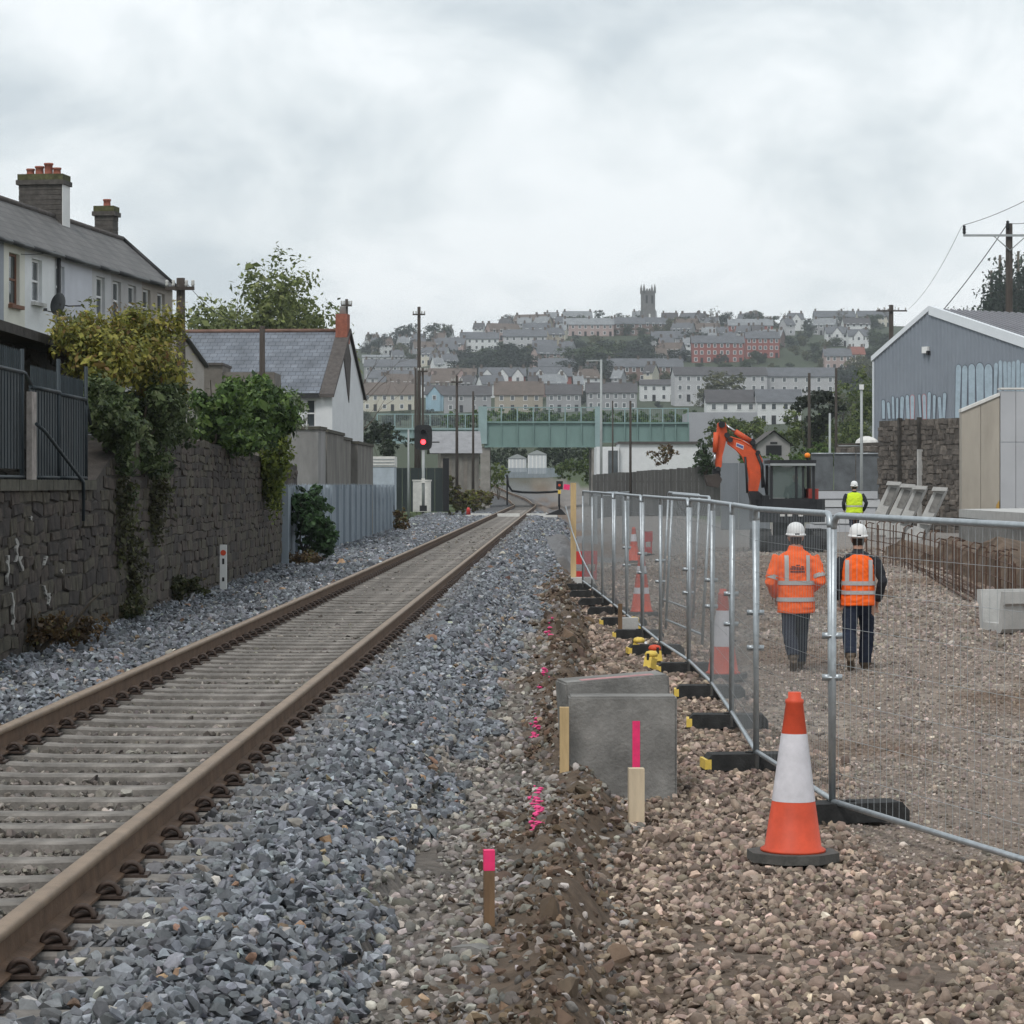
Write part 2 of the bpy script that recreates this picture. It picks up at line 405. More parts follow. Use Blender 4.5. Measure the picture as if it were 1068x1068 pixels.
def jitter(x0, x1, y0, y1, cell, jit=0.5):
    gx = np.arange(x0, x1, cell); gy = np.arange(y0, y1, cell)
    X, Y = np.meshgrid(gx, gy); n = X.size
    X = X.ravel()+npr.uniform(-jit, jit, n)*cell*1.0; Y = Y.ravel()+npr.uniform(-jit, jit, n)*cell*1.0
    k = np.abs(X) < 0.205*Y+1.0                    # what could be in view, with a margin to the sides
    return X[k], Y[k]
def tones(n, mean, sd=0.28, hue=0.05):
    f = np.exp(npr.normal(0, sd, n))[:, None]*(1+npr.normal(0, hue, (n, 3)))
    return np.clip(np.array(mean)*f, 0.01, 0.8)
def zone_pts(bands, keep):
    out = []
    for (x0, x1, y0, y1, cell, s0, s1) in bands:
        X, Y = jitter(x0, x1, y0, y1, cell)
        k = keep(X, Y); X = X[k]; Y = Y[k]
        S = npr.uniform(s0, s1, len(X))*np.exp(npr.normal(0, 0.22, len(X)))
        out.append((X, Y, S))
    return [np.concatenate(a) for a in zip(*out)]
sleeper_y0, SP = 7.2, 0.62
def on_sleeper(X, Y):
    mid = xr(Y)-GAUGE/2
    ph = ((Y-sleeper_y0+(X-mid)*0.0187) % SP)
    return (np.abs(X-mid) < 1.32) & ((ph < 0.105) | (ph > SP-0.105))
def rails_near(X, Y, d=0.11): return (np.abs(X-xr(Y)) < d) | (np.abs(X-xr(Y)+GAUGE) < d)

BANDS = lambda x0, x1: [(x0, x1, 6, 15, 0.043, 0.048, 0.076), (x0, x1, 15, 27, 0.051, 0.05, 0.084), (x0, x1, 27, 52, 0.075, 0.065, 0.10), (x0, x1, 52, 105, 0.12, 0.09, 0.15), (x0, x1+1.5, 105, 170, 0.17, 0.13, 0.2)]
# shoulders
X, Y, S = zone_pts(BANDS(-5.6, 1.2), lambda X, Y: ((X > xr(Y)+0.14) & (X < xr(Y)+1.12+0.012*Y+0.9*(fbm(X*1.7, Y*0.9, 3)-0.5)) | (X < xr(Y)-GAUGE-0.14)) & (X > -5.35) & ~(on_sleeper(X, Y) & (np.abs(X-xr(Y)+GAUGE/2) < 1.25)))
sl = on_sleeper(X, Y)
Zs = gz(X, Y)+npr.uniform(-0.012, 0.03, len(X))+np.where(X > xr(Y)+0.6, npr.uniform(0, 0.02, len(X)), 0)
tone = (0.158, 0.167, 0.183)
cc = tones(len(X), tone, 0.36, 0.02)
br_ = npr.random(len(X)); cc[br_ < 0.03] = tones((br_ < 0.03).sum(), (0.36, 0.34, 0.31)); cc[br_ > 0.985] = tones((br_ > 0.985).sum(), (0.22, 0.15, 0.10))
near = np.clip(1-(X-xr(Y)-0.14)/0.5, 0, 1)*(X > xr(Y)); cc = cc*(1-0.35*near[:, None])+np.array((0.17, 0.15, 0.13))*0.35*near[:, None]
scatter('track_ballast', np.stack([X, Y, Zs], -1), S, cc, ANG, 'grey blue crushed stone ballast along both sides of the rails', 'ballast')
# between the rails: older, browner, lower
X, Y, S = zone_pts([(-5, 1, 6, 15, 0.037, 0.034, 0.06), (-5, 1, 15, 30, 0.05, 0.045, 0.07), (-5, 1, 30, 60, 0.08, 0.06, 0.09), (-5, 2, 60, 110, 0.13, 0.08, 0.13)], lambda X, Y: (X < xr(Y)-0.1) & (X > xr(Y)-GAUGE+0.1) & ~on_sleeper(X, Y))
cc = tones(len(X), (0.155, 0.138, 0.122), 0.36, 0.025)
scatter('crib_ballast', np.stack([X, Y, 0.366+npr.uniform(-0.015, 0.022, len(X))], -1), S, cc, ANG, 'dull brown grey ballast packed between the sleepers', 'ballast')
# mixed stones by the trench edge
X, Y, S = zone_pts([(-1.6, 3, 8, 20, 0.052, 0.03, 0.07), (-1.6, 3, 20, 60, 0.085, 0.05, 0.09)], lambda X, Y: (X > xr(Y)+0.95) & (X < xberm(Y)+bwob(Y)+0.3) & (fbm(X*2.1, Y*1.2, 3) > 0.24) & (npr.random(len(X)) < np.where(np.abs(X-xberm(Y)-bwob(Y)) < 0.25, 0.3, 0.95)))
cc = tones(len(X), (0.21, 0.19, 0.172), 0.4, 0.03)
scatter('trench_side_stones', np.stack([X, Y, gz(X, Y)+npr.uniform(-0.012, 0.015, len(X))], -1), S, cc, MIX, 'mixed grey stones between ballast slope and trench', 'stones')
# dirt clods on the bank
X, Y, S = zone_pts([(-0.6, 3, 8, 30, 0.045, 0.02, 0.06), (-0.6, 3, 30, 60, 0.08, 0.04, 0.13)], lambda X, Y: (np.abs(X-xberm(Y)-bwob(Y)-0.03) < (0.22+0.55*fbm(Y*0.8, X*0+1.7, 3)+0.12*(Y < 18))*npr.random(len(X))**0.6) & (npr.random(len(X)) < 0.15+0.75*sstep(0.38, 0.62, fbm(X*2.5, Y*1.3+7, 3))))
S = S*np.where(npr.random(len(S)) < 0.03, 2.6, 1)
scatter('dirt_clods', np.stack([X, Y, gz(X, Y)+npr.uniform(-0.01, 0.02, len(X))], -1), S, tones(len(X), (0.105, 0.074, 0.052), 0.38, 0.04), ANG, 'dark brown clods of dug earth along the trench edge', 'earth')
# washed gravel on the site side
X, Y, S = zone_pts([(0, 3.2, 9, 16, 0.043, 0.04, 0.066), (0.2, 3.0, 16, 27, 0.052, 0.045, 0.075), (0.4, 3.2, 27, 62, 0.085, 0.06, 0.11)], lambda X, Y: (X > xberm(Y)+bwob(Y)+0.1+0.3*npr.random(len(X))) & (X < 2.35+0.8*(fbm(Y*0.4, Y*0+2, 2)-0.5)+np.where(Y < 15.5, 0.9, 0)) & (npr.random(len(X)) < 0.25+0.75*sstep(0.28, 0.42, fbm(X*1.6+9, Y*1.1, 3))))
cc = tones(len(X), (0.238, 0.182, 0.146), 0.45, 0.03)
scatter('site_gravel', np.stack([X, Y, gz(X, Y)+npr.uniform(-0.012, 0.018, len(X))], -1), S, cc, MIX, 'pinkish brown washed gravel between trench and mesh fence', 'gravel')
# compacted yard beyond the fence
X, Y, S = zone_pts([(1.6, 8, 10, 21, 0.036, 0.016, 0.042), (1.6, 9, 21, 36, 0.05, 0.024, 0.055), (1.8, 12, 36, 75, 0.10, 0.05, 0.10)], lambda X, Y: (X > 2.0) & (npr.random(len(X)) < np.where(Y < 17.2, 0.9, 0.45+0.5*sstep(0.36, 0.55, fbm(X*0.55+3, Y*0.28, 5)))))
cc = tones(len(X), (0.25, 0.208, 0.178), 0.34, 0.03)
mudf = (sstep(0.44, 0.58, fbm(X*0.35+40, Y*0.18, 4))*0.75)[:, None]; cc = cc*(1-mudf)+tones(len(X), (0.17, 0.122, 0.09), 0.3, 0.03)*mudf
scatter('yard_gravel', np.stack([X, Y, gz(X, Y)+npr.uniform(-0.010, 0.004, len(X))], -1), S, cc, MIX, 'trodden gravel and mud of the building yard', 'gravel')

# ------------------------------------------------------------------ railway track
m_rail = mat('rusty_rail', (0.122, 0.074, 0.046), 0.75, 0.35, 6, 0.15, 40, metal=0.0)
m_head = mat('worn_rail_head', (0.225, 0.162, 0.112), 0.55, 0.2, 6, metal=0.0)
m_conc = mat('weathered_sleeper', (0.175, 0.16, 0.145), 0.9, 0.5, 4, 0.3, 60)
m_clip = mat('rust_brown_clip', (0.06, 0.042, 0.034), 0.65, 0.35, 30, metal=0.2)
track = thing('railway_track', 'single railway track of rusty rails on concrete sleepers', 'railway track'); del track['category']; struct(track)
prof = [(-0.075, 0), (0.075, 0), (0.075, 0.012), (0.012, 0.028), (0.009, 0.112), (0.036, 0.124), (0.037, 0.15), (0.028, 0.159), (-0.028, 0.159), (-0.037, 0.15), (-0.036, 0.124), (-0.009, 0.112), (-0.012, 0.028), (-0.075, 0.012)]
yy = list(np.arange(5, 30, 1.0))+list(np.arange(30, 205, 5.0))+list(np.arange(205, 330, 5.0))
for off in (0.0, -GAUGE):
    b = MB(); k = len(prof); vs = []; fs = []; mi = []
    for Yv in yy:
        x0 = float(xr(Yv))+off; zb = RAIL_Z-0.159+(gz1(x0, Yv)-0.39 if Yv > 215 else 0)
        for px, pz in prof: vs.append((x0+px, Yv, zb+pz))
    for i in range(len(yy)-1):
        for j in range(k):
            b.f.append((i*k+j, i*k+(j+1) % k, (i+1)*k+(j+1) % k, (i+1)*k+j)); b.mi.append(1 if j in (5, 6, 7, 8, 9) else 0); b.sm.append(j in (5, 6, 7, 8, 9))
    b.v = vs
    b.build('rail', [m_rail, m_head], track)
# sleepers: one mesh, shared
b = MB(); hw = 0.115
secs = [(-1.30, 0.0), (-0.62, 0.0), (-0.45, -0.008), (0.45, -0.008), (0.62, 0.0), (1.30, 0.0)]
vs = []
for x_, dz in secs: vs += [(x_, -hw, -0.2), (x_, -hw+0.025, 0+dz-0.01), (x_, -hw+0.05, 0+dz), (x_, hw-0.05, 0+dz), (x_, hw-0.025, dz-0.01), (x_, hw, -0.2)]
for i in range(5):
    for j in range(5): b.f.append((i*6+j, i*6+j+1, i*6+7+j, i*6+6+j)); b.mi.append(0); b.sm.append(False)
b.f += [(0, 1, 2, 3, 4, 5), (35, 34, 33, 32, 31, 30)]; b.mi += [0, 0]; b.sm += [False, False]; b.v = vs
s0 = b.build('sleeper', m_conc, track); s0.location = (0, -50, -5); sme = s0.data; bpy.data.objects.remove(s0)
# spring clip
b = MB()
pts = []
for i in range(13):
    t = math.pi*(i/12)
    pts.append((0.055*math.cos(t)*1.0, -0.05+0.02*math.sin(t*0.5), 0.012+0.062*math.sin(t)))
for i in range(1, 8): pts.append((-0.055+0.016*i, -0.05+0.012*i, 0.014+0.02*math.sin(i*0.4)))
pts = [(x_*0.85, y_*0.85, z_*0.8) for x_, y_, z_ in pts]; b.tube(pts, 0.012, 6); b.cbox((0.0, 0.03, 0.018), (0.08, 0.05, 0.045)); b.cbox((0, 0, 0.003), (0.15, 0.14, 0.012))
c0 = b.build('rail_clip', m_clip, track); cme = c0.data; bpy.data.objects.remove(c0)
farb = MB(); ns = 0
for i in range(290):
    Yv = sleeper_y0+SP*i; mid = float(xr(Yv))-GAUGE/2
    if Yv > 185: break
    inst(sme, 'sleeper', track, (mid, Yv, 0.425+rnd.uniform(-0.008, 0.008)), (0, 0, -0.0187+rnd.uniform(-0.008, 0.008)))
    for off, sd_ in ((0, 1), (0, -1), (-GAUGE, 1), (-GAUGE, -1)):
        xc = float(xr(Yv))+off+0.105*sd_
        if Yv < 46: inst(cme, 'rail_clip', track, (xc, Yv, 0.43), (0, 0, R(90)*sd_+R(180) + R(90)))
        else: farb.cbox((xc, Yv, 0.46), (0.1, 0.11, 0.06))
stuff(farb.build('rail_clips', m_clip, track))
# white timber across the line, in three lengths
m_wpaint = mat('worn_white_paint', (0.62, 0.61, 0.58), 0.7, 0.12, 4)
wb = thing('crossing_board', 'worn white timber board laid across the rails in the distance', 'board', (0, 148, 0.5))
for u0, u1 in ((487, 512.5), (518.5, 542), (549, 581)):
    MB().box(XU(u0, 148), XU(u1, 148), -0.1, 0.1, -0.12, 0.09).build('timber', m_wpaint, wb)

# ------------------------------------------------------------------ pink spray marks on the stones
m_pink = mat('pink_spray_paint', (0.72, 0.07, 0.22), 0.8, 0.3, 20)
for (u0, v0, v1, wpx, lab) in ((558, 760, 781, 6, 'pink spray paint patch on stones left of the upper concrete slab'), (559, 826, 878, 8, 'long pink spray paint streak on stones left of the concrete slabs'), (567, 706, 724, 6, 'small pink spray paint mark behind the concrete slabs'), (573, 655, 672, 4, 'faint far pink spray paint mark on the dirt bank')):
    b = MB(); n_ = int((v1-v0)*1.6)
    base = None
    for i in range(n_):
        v = rnd.uniform(v0, v1); Yv = 2800*2.07/(v-HV); x_ = XU(u0+rnd.gauss(0, wpx*0.35)+3*math.sin(v*0.5), Yv)
        z_ = gz1(x_, Yv)
        if base is None: base = (x_, Yv, z_)
        s_ = rnd.uniform(0.007, 0.02)*Yv/15
        d = [Vector((rnd.gauss(0, 1), rnd.gauss(0, 1), rnd.gauss(0, 1))).normalized() for _ in range(6)]
        o_ = Vector((x_-base[0], Yv-base[1], z_-base[2]+0.028))
        b.add([o_+Vector((s_, 0, 0)), o_+Vector((-s_*.8, s_*.6, 0)), o_+Vector((-s_*.7, -s_*.9, 0)), o_+Vector((0, 0, s_*0.4)), o_+Vector((0, 0, -s_))], [(0, 1, 3), (1, 2, 3), (2, 0, 3), (1, 0, 4), (2, 1, 4), (0, 2, 4)])
    o_ = tag(b.build('paint_mark', m_pink, loc=base), lab, 'paint mark', 'pink survey marks'); o_['kind'] = 'stuff'

# ------------------------------------------------------------------ common materials
m_galv = mat('galvanised_steel', (0.40, 0.43, 0.45), 0.42, 0.18, 12, metal=0.65)
m_wire = mat('fence_wire', (0.36, 0.38, 0.39), 0.5, 0.1, 5, metal=0.5)
m_rubber = mat('black_rubber', (0.028, 0.028, 0.028), 0.85, 0.4, 14, 0.2, 60)
m_yellow = mat('yellow_reflector', (0.70, 0.50, 0.10), 0.5, 0.15, 20)
m_timber = mat('new_timber', (0.50, 0.36, 0.19), 0.8, 0.22, 9, 0.15, 50, stretch=(1, 1, 0.15))
m_ptimber = mat('pale_sawn_timber', (0.55, 0.45, 0.32), 0.8, 0.2, 9, 0.15, 50, stretch=(1, 1, 0.15))
m_otimber = mat('weathered_stake', (0.17, 0.105, 0.06), 0.85, 0.35, 12, 0.2, 50, stretch=(1, 1, 0.15))
m_pinkp = mat('pink_marker_paint', (0.80, 0.04, 0.16), 0.6, 0.12, 15)
m_concrete = mat('grey_concrete', (0.20, 0.193, 0.182), 0.88, 0.42, 3.2, 0.3, 40, detail=10)
m_concl = mat('pale_concrete', (0.44, 0.435, 0.42), 0.88, 0.16, 3.0, 0.15, 40, detail=9)
m_black = mat('black_paint', (0.02, 0.02, 0.022), 0.5, 0.3, 8)
m_dark = mat('dark_void', (0.012, 0.012, 0.014), 0.7, 0.2, 3)
m_white = mat('white_paint', (0.70, 0.70, 0.69), 0.7, 0.08, 2)
m_orange = mat('cone_orange', (0.60, 0.078, 0.034), 0.55, 0.22, 5)
m_sleeve = mat('cone_white_sleeve', (0.62, 0.60, 0.63), 0.45, 0.16, 7)
m_wood = mat('creosoted_pole', (0.052, 0.043, 0.037), 0.9, 0.35, 10, 0.2, 40, stretch=(1, 1, 0.1))
m_glass = mat('window_glass', (0.05, 0.06, 0.065), 0.08, 0.3, 1.2, spec=0.8)

# ------------------------------------------------------------------ temporary mesh fence
PH = 1.98
def bend_frame(Lp):
    r_ = 0.09
    pts = []
    for cx, cz, a0 in ((Lp-r_, PH-r_, 0), (r_, PH-r_, 90)):
        for k in range(7):
            t = R(a0+15*k); pts.append((cx+r_*math.cos(t), 0, cz+r_*math.sin(t)))
    return [(Lp, 0, 0.0)]+pts+[(0, 0, 0.0)]
def fence_panel(A, B, label, lean=0.0, near=False, sp=0.062, wr=0.0012):
    A = Vector(A); B = Vector(B); d = B-A; Lp = d.length-0.06; rz = math.atan2(d.y, d.x)
    t = thing('mesh_fence', label, 'fence panel', A, rz, 'mesh panels of the site fence')
    t.rotation_euler = (lean, math.asin(-d.z/d.length), rz)
    fr = bend_frame(Lp); n = 10 if near else 7
    half = len(fr)//2
    MB().tube(fr[half-4:half+4] if False else [p for p in fr if p[2] > PH-0.10], 0.021, n).build('top_rail', m_galv, t)
    MB().tube([(0, 0, 0.0), (0, 0, PH-0.09)], 0.021, n).build('post', m_galv, t)
    MB().tube([(Lp, 0, 0.0), (Lp, 0, PH-0.09)], 0.021, n).build('post', m_galv, t)
    MB().tube([(0.02, 0, 0.13), (Lp-0.02, 0, 0.13)], 0.019, n).build('bottom_rail', m_galv, t)
    b = MB()
    k = int(Lp/sp)
    for i in range(1, k):
        x_ = Lp*i/k; b.tube([(x_, 0.0, 0.13), (x_, 0.0, PH-0.01)], wr, 3, cap=False)
    for z_ in (0.32, 0.55, 0.78, 1.02, 1.26, 1.50, 1.74): b.tube([(0, 0.004, z_), (Lp, 0.004, z_)], 0.0016, 3, cap=False)
    b.build('wire_mesh', m_wire, t, fixn=False)
    return t
def fence_foot(x, y, z, rz, label, yellow=(1, 0)):
    t = thing('rubber_block', label, 'fence foot', (x, y, z), rz, 'rubber feet of the site fence')
    b = MB(); hx, hy, hz = 0.36, 0.115, 0.125
    prof_ = [(-hx, 0), (-hx, hz*0.55), (-hx+0.05, hz), (hx-0.05, hz), (hx, hz*0.55), (hx, 0)]
    b.prism([(px, -hy, pz) for px, pz in prof_], (0, 2*hy, 0)); b.build('block', m_rubber, t)
    for s_ in (-1, 1):
        if yellow[0 if s_ < 0 else 1]: MB().cbox((s_*(hx-0.018), 0, 0.05), (0.05, 0.234, 0.075)).build('reflector', m_yellow, t)
    MB().tube([(0.0, 0, hz-0.002), (0.0, 0, hz+0.012)], 0.035, 10).build('socket', m_rubber, t)
    return t
nodes = [(2.07, 17.35), (1.86, 20.5), (1.96, 24.0), (2.04, 27.45), (2.03, 30.9), (1.90, 34.4), (1.84, 37.9), (1.77, 41.4), (1.70, 44.9), (1.63, 48.4), (1.55, 51.9), (1.46, 55.4)]
ord_ = ['nearest', 'second', 'third', 'fourth', 'fifth', 'sixth', 'seventh', 'eighth', 'ninth', 'tenth', 'eleventh', 'last']
def P3(p, dz=0.06): return (p[0], p[1], gz1(p[0], p[1])*0+dz)
fence_panel(P3(nodes[0], 0.02), P3((3.10, 14.0), -0.02), 'right foreground mesh fence panel leaving the picture at the right edge', near=True, sp=0.09, wr=0.0017)
for i in range(len(nodes)-1):
    fence_panel(P3(nodes[i], 0.03+0.004*i), P3(nodes[i+1], 0.034+0.004*i), f'{ord_[i]} mesh fence panel of the row running back from the near orange cone', lean=rnd.uniform(-0.012, 0.012), near=i < 4)
for i, p in enumerate(nodes):
    dx = -0.03 if i else 0.1
    fence_foot(p[0]+dx+rnd.uniform(-0.05, 0.03), p[1]+0.04, 0.02, R(rnd.uniform(-6, 6)) if i else R(14), f'black rubber fence foot with yellow end, {ord_[i]} in the row behind the near cone' if i else 'black rubber fence foot right behind the near orange cone', yellow=(1, 0) if i < 8 else (0, 0))
    if i < 8:
        for z_ in (0.95, 1.22):
            t = thing('fence_clamp', f'{"upper" if z_ > 1 else "lower"} steel coupler clamp on the {ord_[i]} pair of fence posts', 'clamp', (p[0]+0.0, p[1]+0.01, z_), 0, 'couplers joining fence panels')
            MB().tube([(-0.035, 0.0, -0.02), (-0.035, 0, 0.02)], 0.032, 8).build('collar', m_galv, t); MB().tube([(0.035, 0.0, -0.02), (0.035, 0, 0.02)], 0.032, 8).build('collar', m_galv, t); MB().tube([(-0.05, -0.03, 0), (0.05, -0.03, 0)], 0.011, 6).build('bolt', m_galv, t)
# second row of loose panels inside the yard (leaning spares)
for k_, (x_, y_) in enumerate(((2.55, 36.0), (2.9, 43.0))):
    fence_panel((x_, y_, 0.05), (x_-0.3, y_+3.45, 0.08), f'{"nearer" if k_ == 0 else "farther"} spare mesh panel standing in the yard behind the fence row', lean=0.05)

# timber post at the far end of the fence, on a concrete block
t = tag(MB().cbox((0, 0, 1.02), (0.12, 0.09, 2.1)).build('timber_post', m_timber, loc=(XU(598, 58.5), 58.5, 0.16)), 'tall yellow timber post on a concrete block at the fence end', 'post')
tag(MB().prism([(-0.42, -0.3, 0), (-0.38, -0.28, 0.17), (0.38, -0.28, 0.17), (0.42, -0.3, 0)], (0, 0.6, 0)).build('concrete_block', m_concl, loc=(XU(601, 58.3), 58.5, 0.0)), 'pale concrete block under the yellow timber post', 'block')
tag(MB().tube([P(590, 528, 58.3), P(597, 555, 57.8), P(606, 580, 55), P(618, 604, 50)], 0.016, 6).build('brace_tube', m_galv), 'thin steel brace sloping down beside the timber post', 'brace')
bb = XU(662, 42.0)
tag(MB().cbox((0, 0, 0.14), (0.26, 0.2, 0.28)).build('concrete_block', m_concl, loc=(XU(656, 38.6), 38.6, 0.0)), 'small pale concrete block beside the fence feet', 'block')

# ------------------------------------------------------------------ cones
def cone(x, y, z, h, label, bands, rz=0, tilt=0):
    t = thing('traffic_cone', label, 'traffic cone', (x, y, z), rz, 'orange traffic cones along the fence')
    t.rotation_euler[1] = tilt
    rb, rt = 0.165*h, 0.043*h
    b = MB(); pts = []
    for k in range(8):
        a = R(22.5+45*k); pts.append((0.27*h*math.cos(a)*1.04, 0.26*h*math.sin(a), 0.0))
    b.prism(pts, (0, 0, 0.055*h)); b.build('base', mat('dusty_rubber', (0.085, 0.082, 0.076), 0.9, 0.25, 14, 0.2, 60), t)
    def rr(z_): return rb+(rt-rb)*(z_-0.055*h)/(h-0.055*h)
    b = MB(); b.lathe([(rb+0.028, 0.056*h), (rb+0.028, 0.07*h), (rb+0.004, 0.085*h), (rr(0.45*h), 0.45*h), (rr(0.93*h), 0.93*h), (rt+0.012, 0.935*h), (rt+0.012, 0.955*h), (rt-0.004, 0.965*h), (rt-0.004, h)], n=28)
    b.build('cone_body', m_orange, t)
    for z0, z1 in bands:
        b = MB(); b.lathe([(rr(z0*h)+0.003, z0*h), (rr(z1*h)+0.003, z1*h)], n=28); b.f = b.f[:-2]; b.mi = b.mi[:-2]; b.sm = b.sm[:-2]
        b.build('sleeve', m_sleeve, t)
    return t
cone(XU(827, 15.5), 15.5, 0.03, 0.97, 'near orange and white traffic cone on black base before the fence', [(0.355, 0.755)], 0.1, 0.01)
cone(XU(754, 30.0), 30.0, 0.03, 1.0, 'orange cone with wide white sleeve just behind the fence row', [(0.36, 0.76)], 0.5)
cone(XU(669, 44.5), 44.5, 0.03, 1.02, 'distant orange cone with two narrow white bands by the fence', [(0.35, 0.45), (0.68, 0.80)], 0.2)
cone(XU(661, 72), 72, 0.1, 0.95, 'farthest small orange cone seen through the fence mesh', [(0.6, 0.8)], 0.2)
m_red = mat('red_plastic', (0.50, 0.045, 0.04), 0.5, 0.2, 6)
for k_, (u_, v_, Y_) in enumerate(((606, 578, 62), (616, 588, 60), (676, 548, 78))):
    t = thing('plastic_barrier', ['left red plastic barrier beyond the timber post', 'right red plastic barrier beyond the timber post', 'red plastic barrier far back in the yard'][k_], 'barrier', (XU(u_, Y_), Y_, gz1(XU(u_, Y_), Y_)), R(20*k_), 'red plastic barriers')
    t.scale = (0.42, 0.6, 0.75)
    MB().box(-0.35, 0.35, -0.05, 0.05, 0.55, 0.95).build('board', m_red, t); MB().box(-0.32, 0.32, -0.04, 0.04, 0.12, 0.34).build('board', m_red, t)
    for s_ in (-1, 1): MB().box(s_*0.3-0.04, s_*0.3+0.04, -0.25, 0.25, 0, 0.08).build('foot', m_rubber, t); MB().box(s_*0.3-0.03, s_*0.3+0.03, -0.03, 0.03, 0.08, 0.55).build('leg', m_red, t)

# road lamps: yellow flashing lamps lying by the feet
for k_, (u_, v_) in enumerate(((664, 684), (678, 700), (684, 693), (664, 660))):
    Y_ = 6160/(v_-HV); x_ = XU(u_, Y_)
    t = thing('warning_lamp', ['yellow warning lamp left of the others by the fence feet', 'yellow warning lamp nearest the concrete slabs', 'orange topped warning lamp between two yellow ones', 'farthest yellow warning lamp beside a rubber foot'][k_], 'lamp', (x_, Y_, 0.02), k_, 'warning lamps by the fence')
    MB().cbox((0, 0, 0.07), (0.13, 0.1, 0.13), ry=0.3).build('battery_box', m_yellow, t); MB().lathe([(0.07, 0), (0.08, 0.03), (0.06, 0.06), (0.02, 0.07)], (0.03, 0, 0.15), 12).build('lens', m_orange if k_ == 2 else m_yellow, t)
    MB().cbox((-0.03, 0, 0.15), (0.05, 0.03, 0.08)).build('handle', m_rubber, t)

# ------------------------------------------------------------------ concrete slabs and survey timbers
def bevel_block(name, dims, m, label, loc, rz=0, ry=0, bev=0.014):
    bm = bmesh.new(); bmesh.ops.create_cube(bm, size=1)
    for v in bm.verts: v.co = Vector((v.co.x*dims[0], v.co.y*dims[1], v.co.z*dims[2]+dims[2]/2))
    bmesh.ops.bevel(bm, geom=bm.edges[:], offset=bev, segments=2, affect='EDGES')
    me = bpy.data.meshes.new(name); bm.to_mesh(me); bm.free(); me.materials.append(m)
    o = bpy.data.objects.new(name, me); C.objects.link(o); o.location = loc; o.rotation_euler = (0, ry, rz)
    return o
Ys = 18.75
sl_ = bevel_block('concrete_slab', (0.755, 0.28, 0.86), m_concrete, '', (XU(649.5, Ys), Ys+0.1, -0.14))
tag(sl_, 'front upright concrete slab with a pink painted stripe', 'slab', 'pair of concrete slabs')
MB().box(0.062-0.0265+0.03, 0.062+0.0265+0.03, -0.1435, -0.1405, 0.30, 0.69).build('paint_stripe', m_pinkp, sl_)
s2 = bevel_block('concrete_slab', (0.76, 0.42, 0.86), m_concrete, '', (XU(646, Ys)+0.03, Ys+0.70, -0.05), R(9), R(-4))
tag(s2, 'rear concrete block leaning behind the striped slab', 'slab', 'pair of concrete slabs')
MB().box(-0.25, 0.28, -0.16, -0.05, 0.8605, 0.863).build('paint_patch', mat('faded_pink_paint', (0.42, 0.22, 0.22), 0.8, 0.3, 20), s2)
tag(MB().box(-0.032, 0.032, -0.03, 0.03, -0.05, 0.60).build('timber_stake', m_timber, loc=(XU(588.5, 18.55), 18.55, 0.06)), 'yellow timber stake against the left edge of the slab', 'stake')
t = tag(MB().box(-0.05, 0.05, -0.045, 0.045, -0.05, 0.36).build('timber_stake', m_ptimber, loc=(XU(663.5, 17.4), 17.4, 0.0), rz=0.06), 'short pale timber block standing in front of the slab', 'stake')
t = tag(MB().box(-0.024, 0.024, -0.024, 0.024, -0.1, 0.375).build('timber_stake', m_otimber, loc=(XU(510, 12.35), 12.35, 0.14), rz=0.12), 'brown survey stake with a pink painted top in the foreground stones', 'stake')
MB().box(-0.0248, 0.0248, -0.0248, 0.0248, 0.285, 0.378).build('painted_top', m_pinkp, t)
tag(MB().box(-0.03, 0.03, -0.03, 0.03, -0.05, 0.5).build('timber_stake', m_otimber, loc=(XU(646.5, 38.3), 38.2, 0.0)), 'thin far stake beside the small concrete block', 'stake')
b = MB(); b.prism([(-0.075, -0.04, 0), (-0.07, -0.04, 0.035), (0.02, -0.04, 0.045), (0.07, -0.04, 0.03), (0.08, -0.04, 0)], (0.02, 0.09, 0))
tag(b.build('broken_block', m_concrete, loc=(XU(489, 11.7), 11.7, 0.15), rz=-0.3), 'broken piece of pale concrete lying by the pink topped stake', 'rubble')

# ------------------------------------------------------------------ stone walls
def stone_variants(seed, n=8):
    r = random.Random(seed); out = []
    for k in range(n):
        b = MB(); e = 0.07
        def j(): return r.uniform(-e, e)
        f = [(-0.5, 0, -0.5), (0.5, 0, -0.5), (0.5, 0, 0.5), (-0.5, 0, 0.5)]
        fr = [Vector((x*0.86+j(), -1+r.uniform(-0.25, 0.2), z*0.80+j())) for x, y, z in f]
        md = [Vector((x+j()*0.6, -0.55, z+j()*0.6)) for x, y, z in f]
        bk = [Vector((x, 0.6, z)) for x, y, z in f]
        c = Vector((r.uniform(-0.15, 0.15), -1.05, r.uniform(-0.15, 0.15)))
        b.add(fr+md+bk+[c], [(0, 1, 12), (1, 2, 12), (2, 3, 12), (3, 0, 12)]+[(i, i+4, (i+1) % 4+4, (i+1) % 4) for i in range(4)]+[(i+4, i+8, (i+1) % 4+8, (i+1) % 4+4) for i in range(4)])
        out.append(b)
    return out
SV = stone_variants(4)
SVM = {}
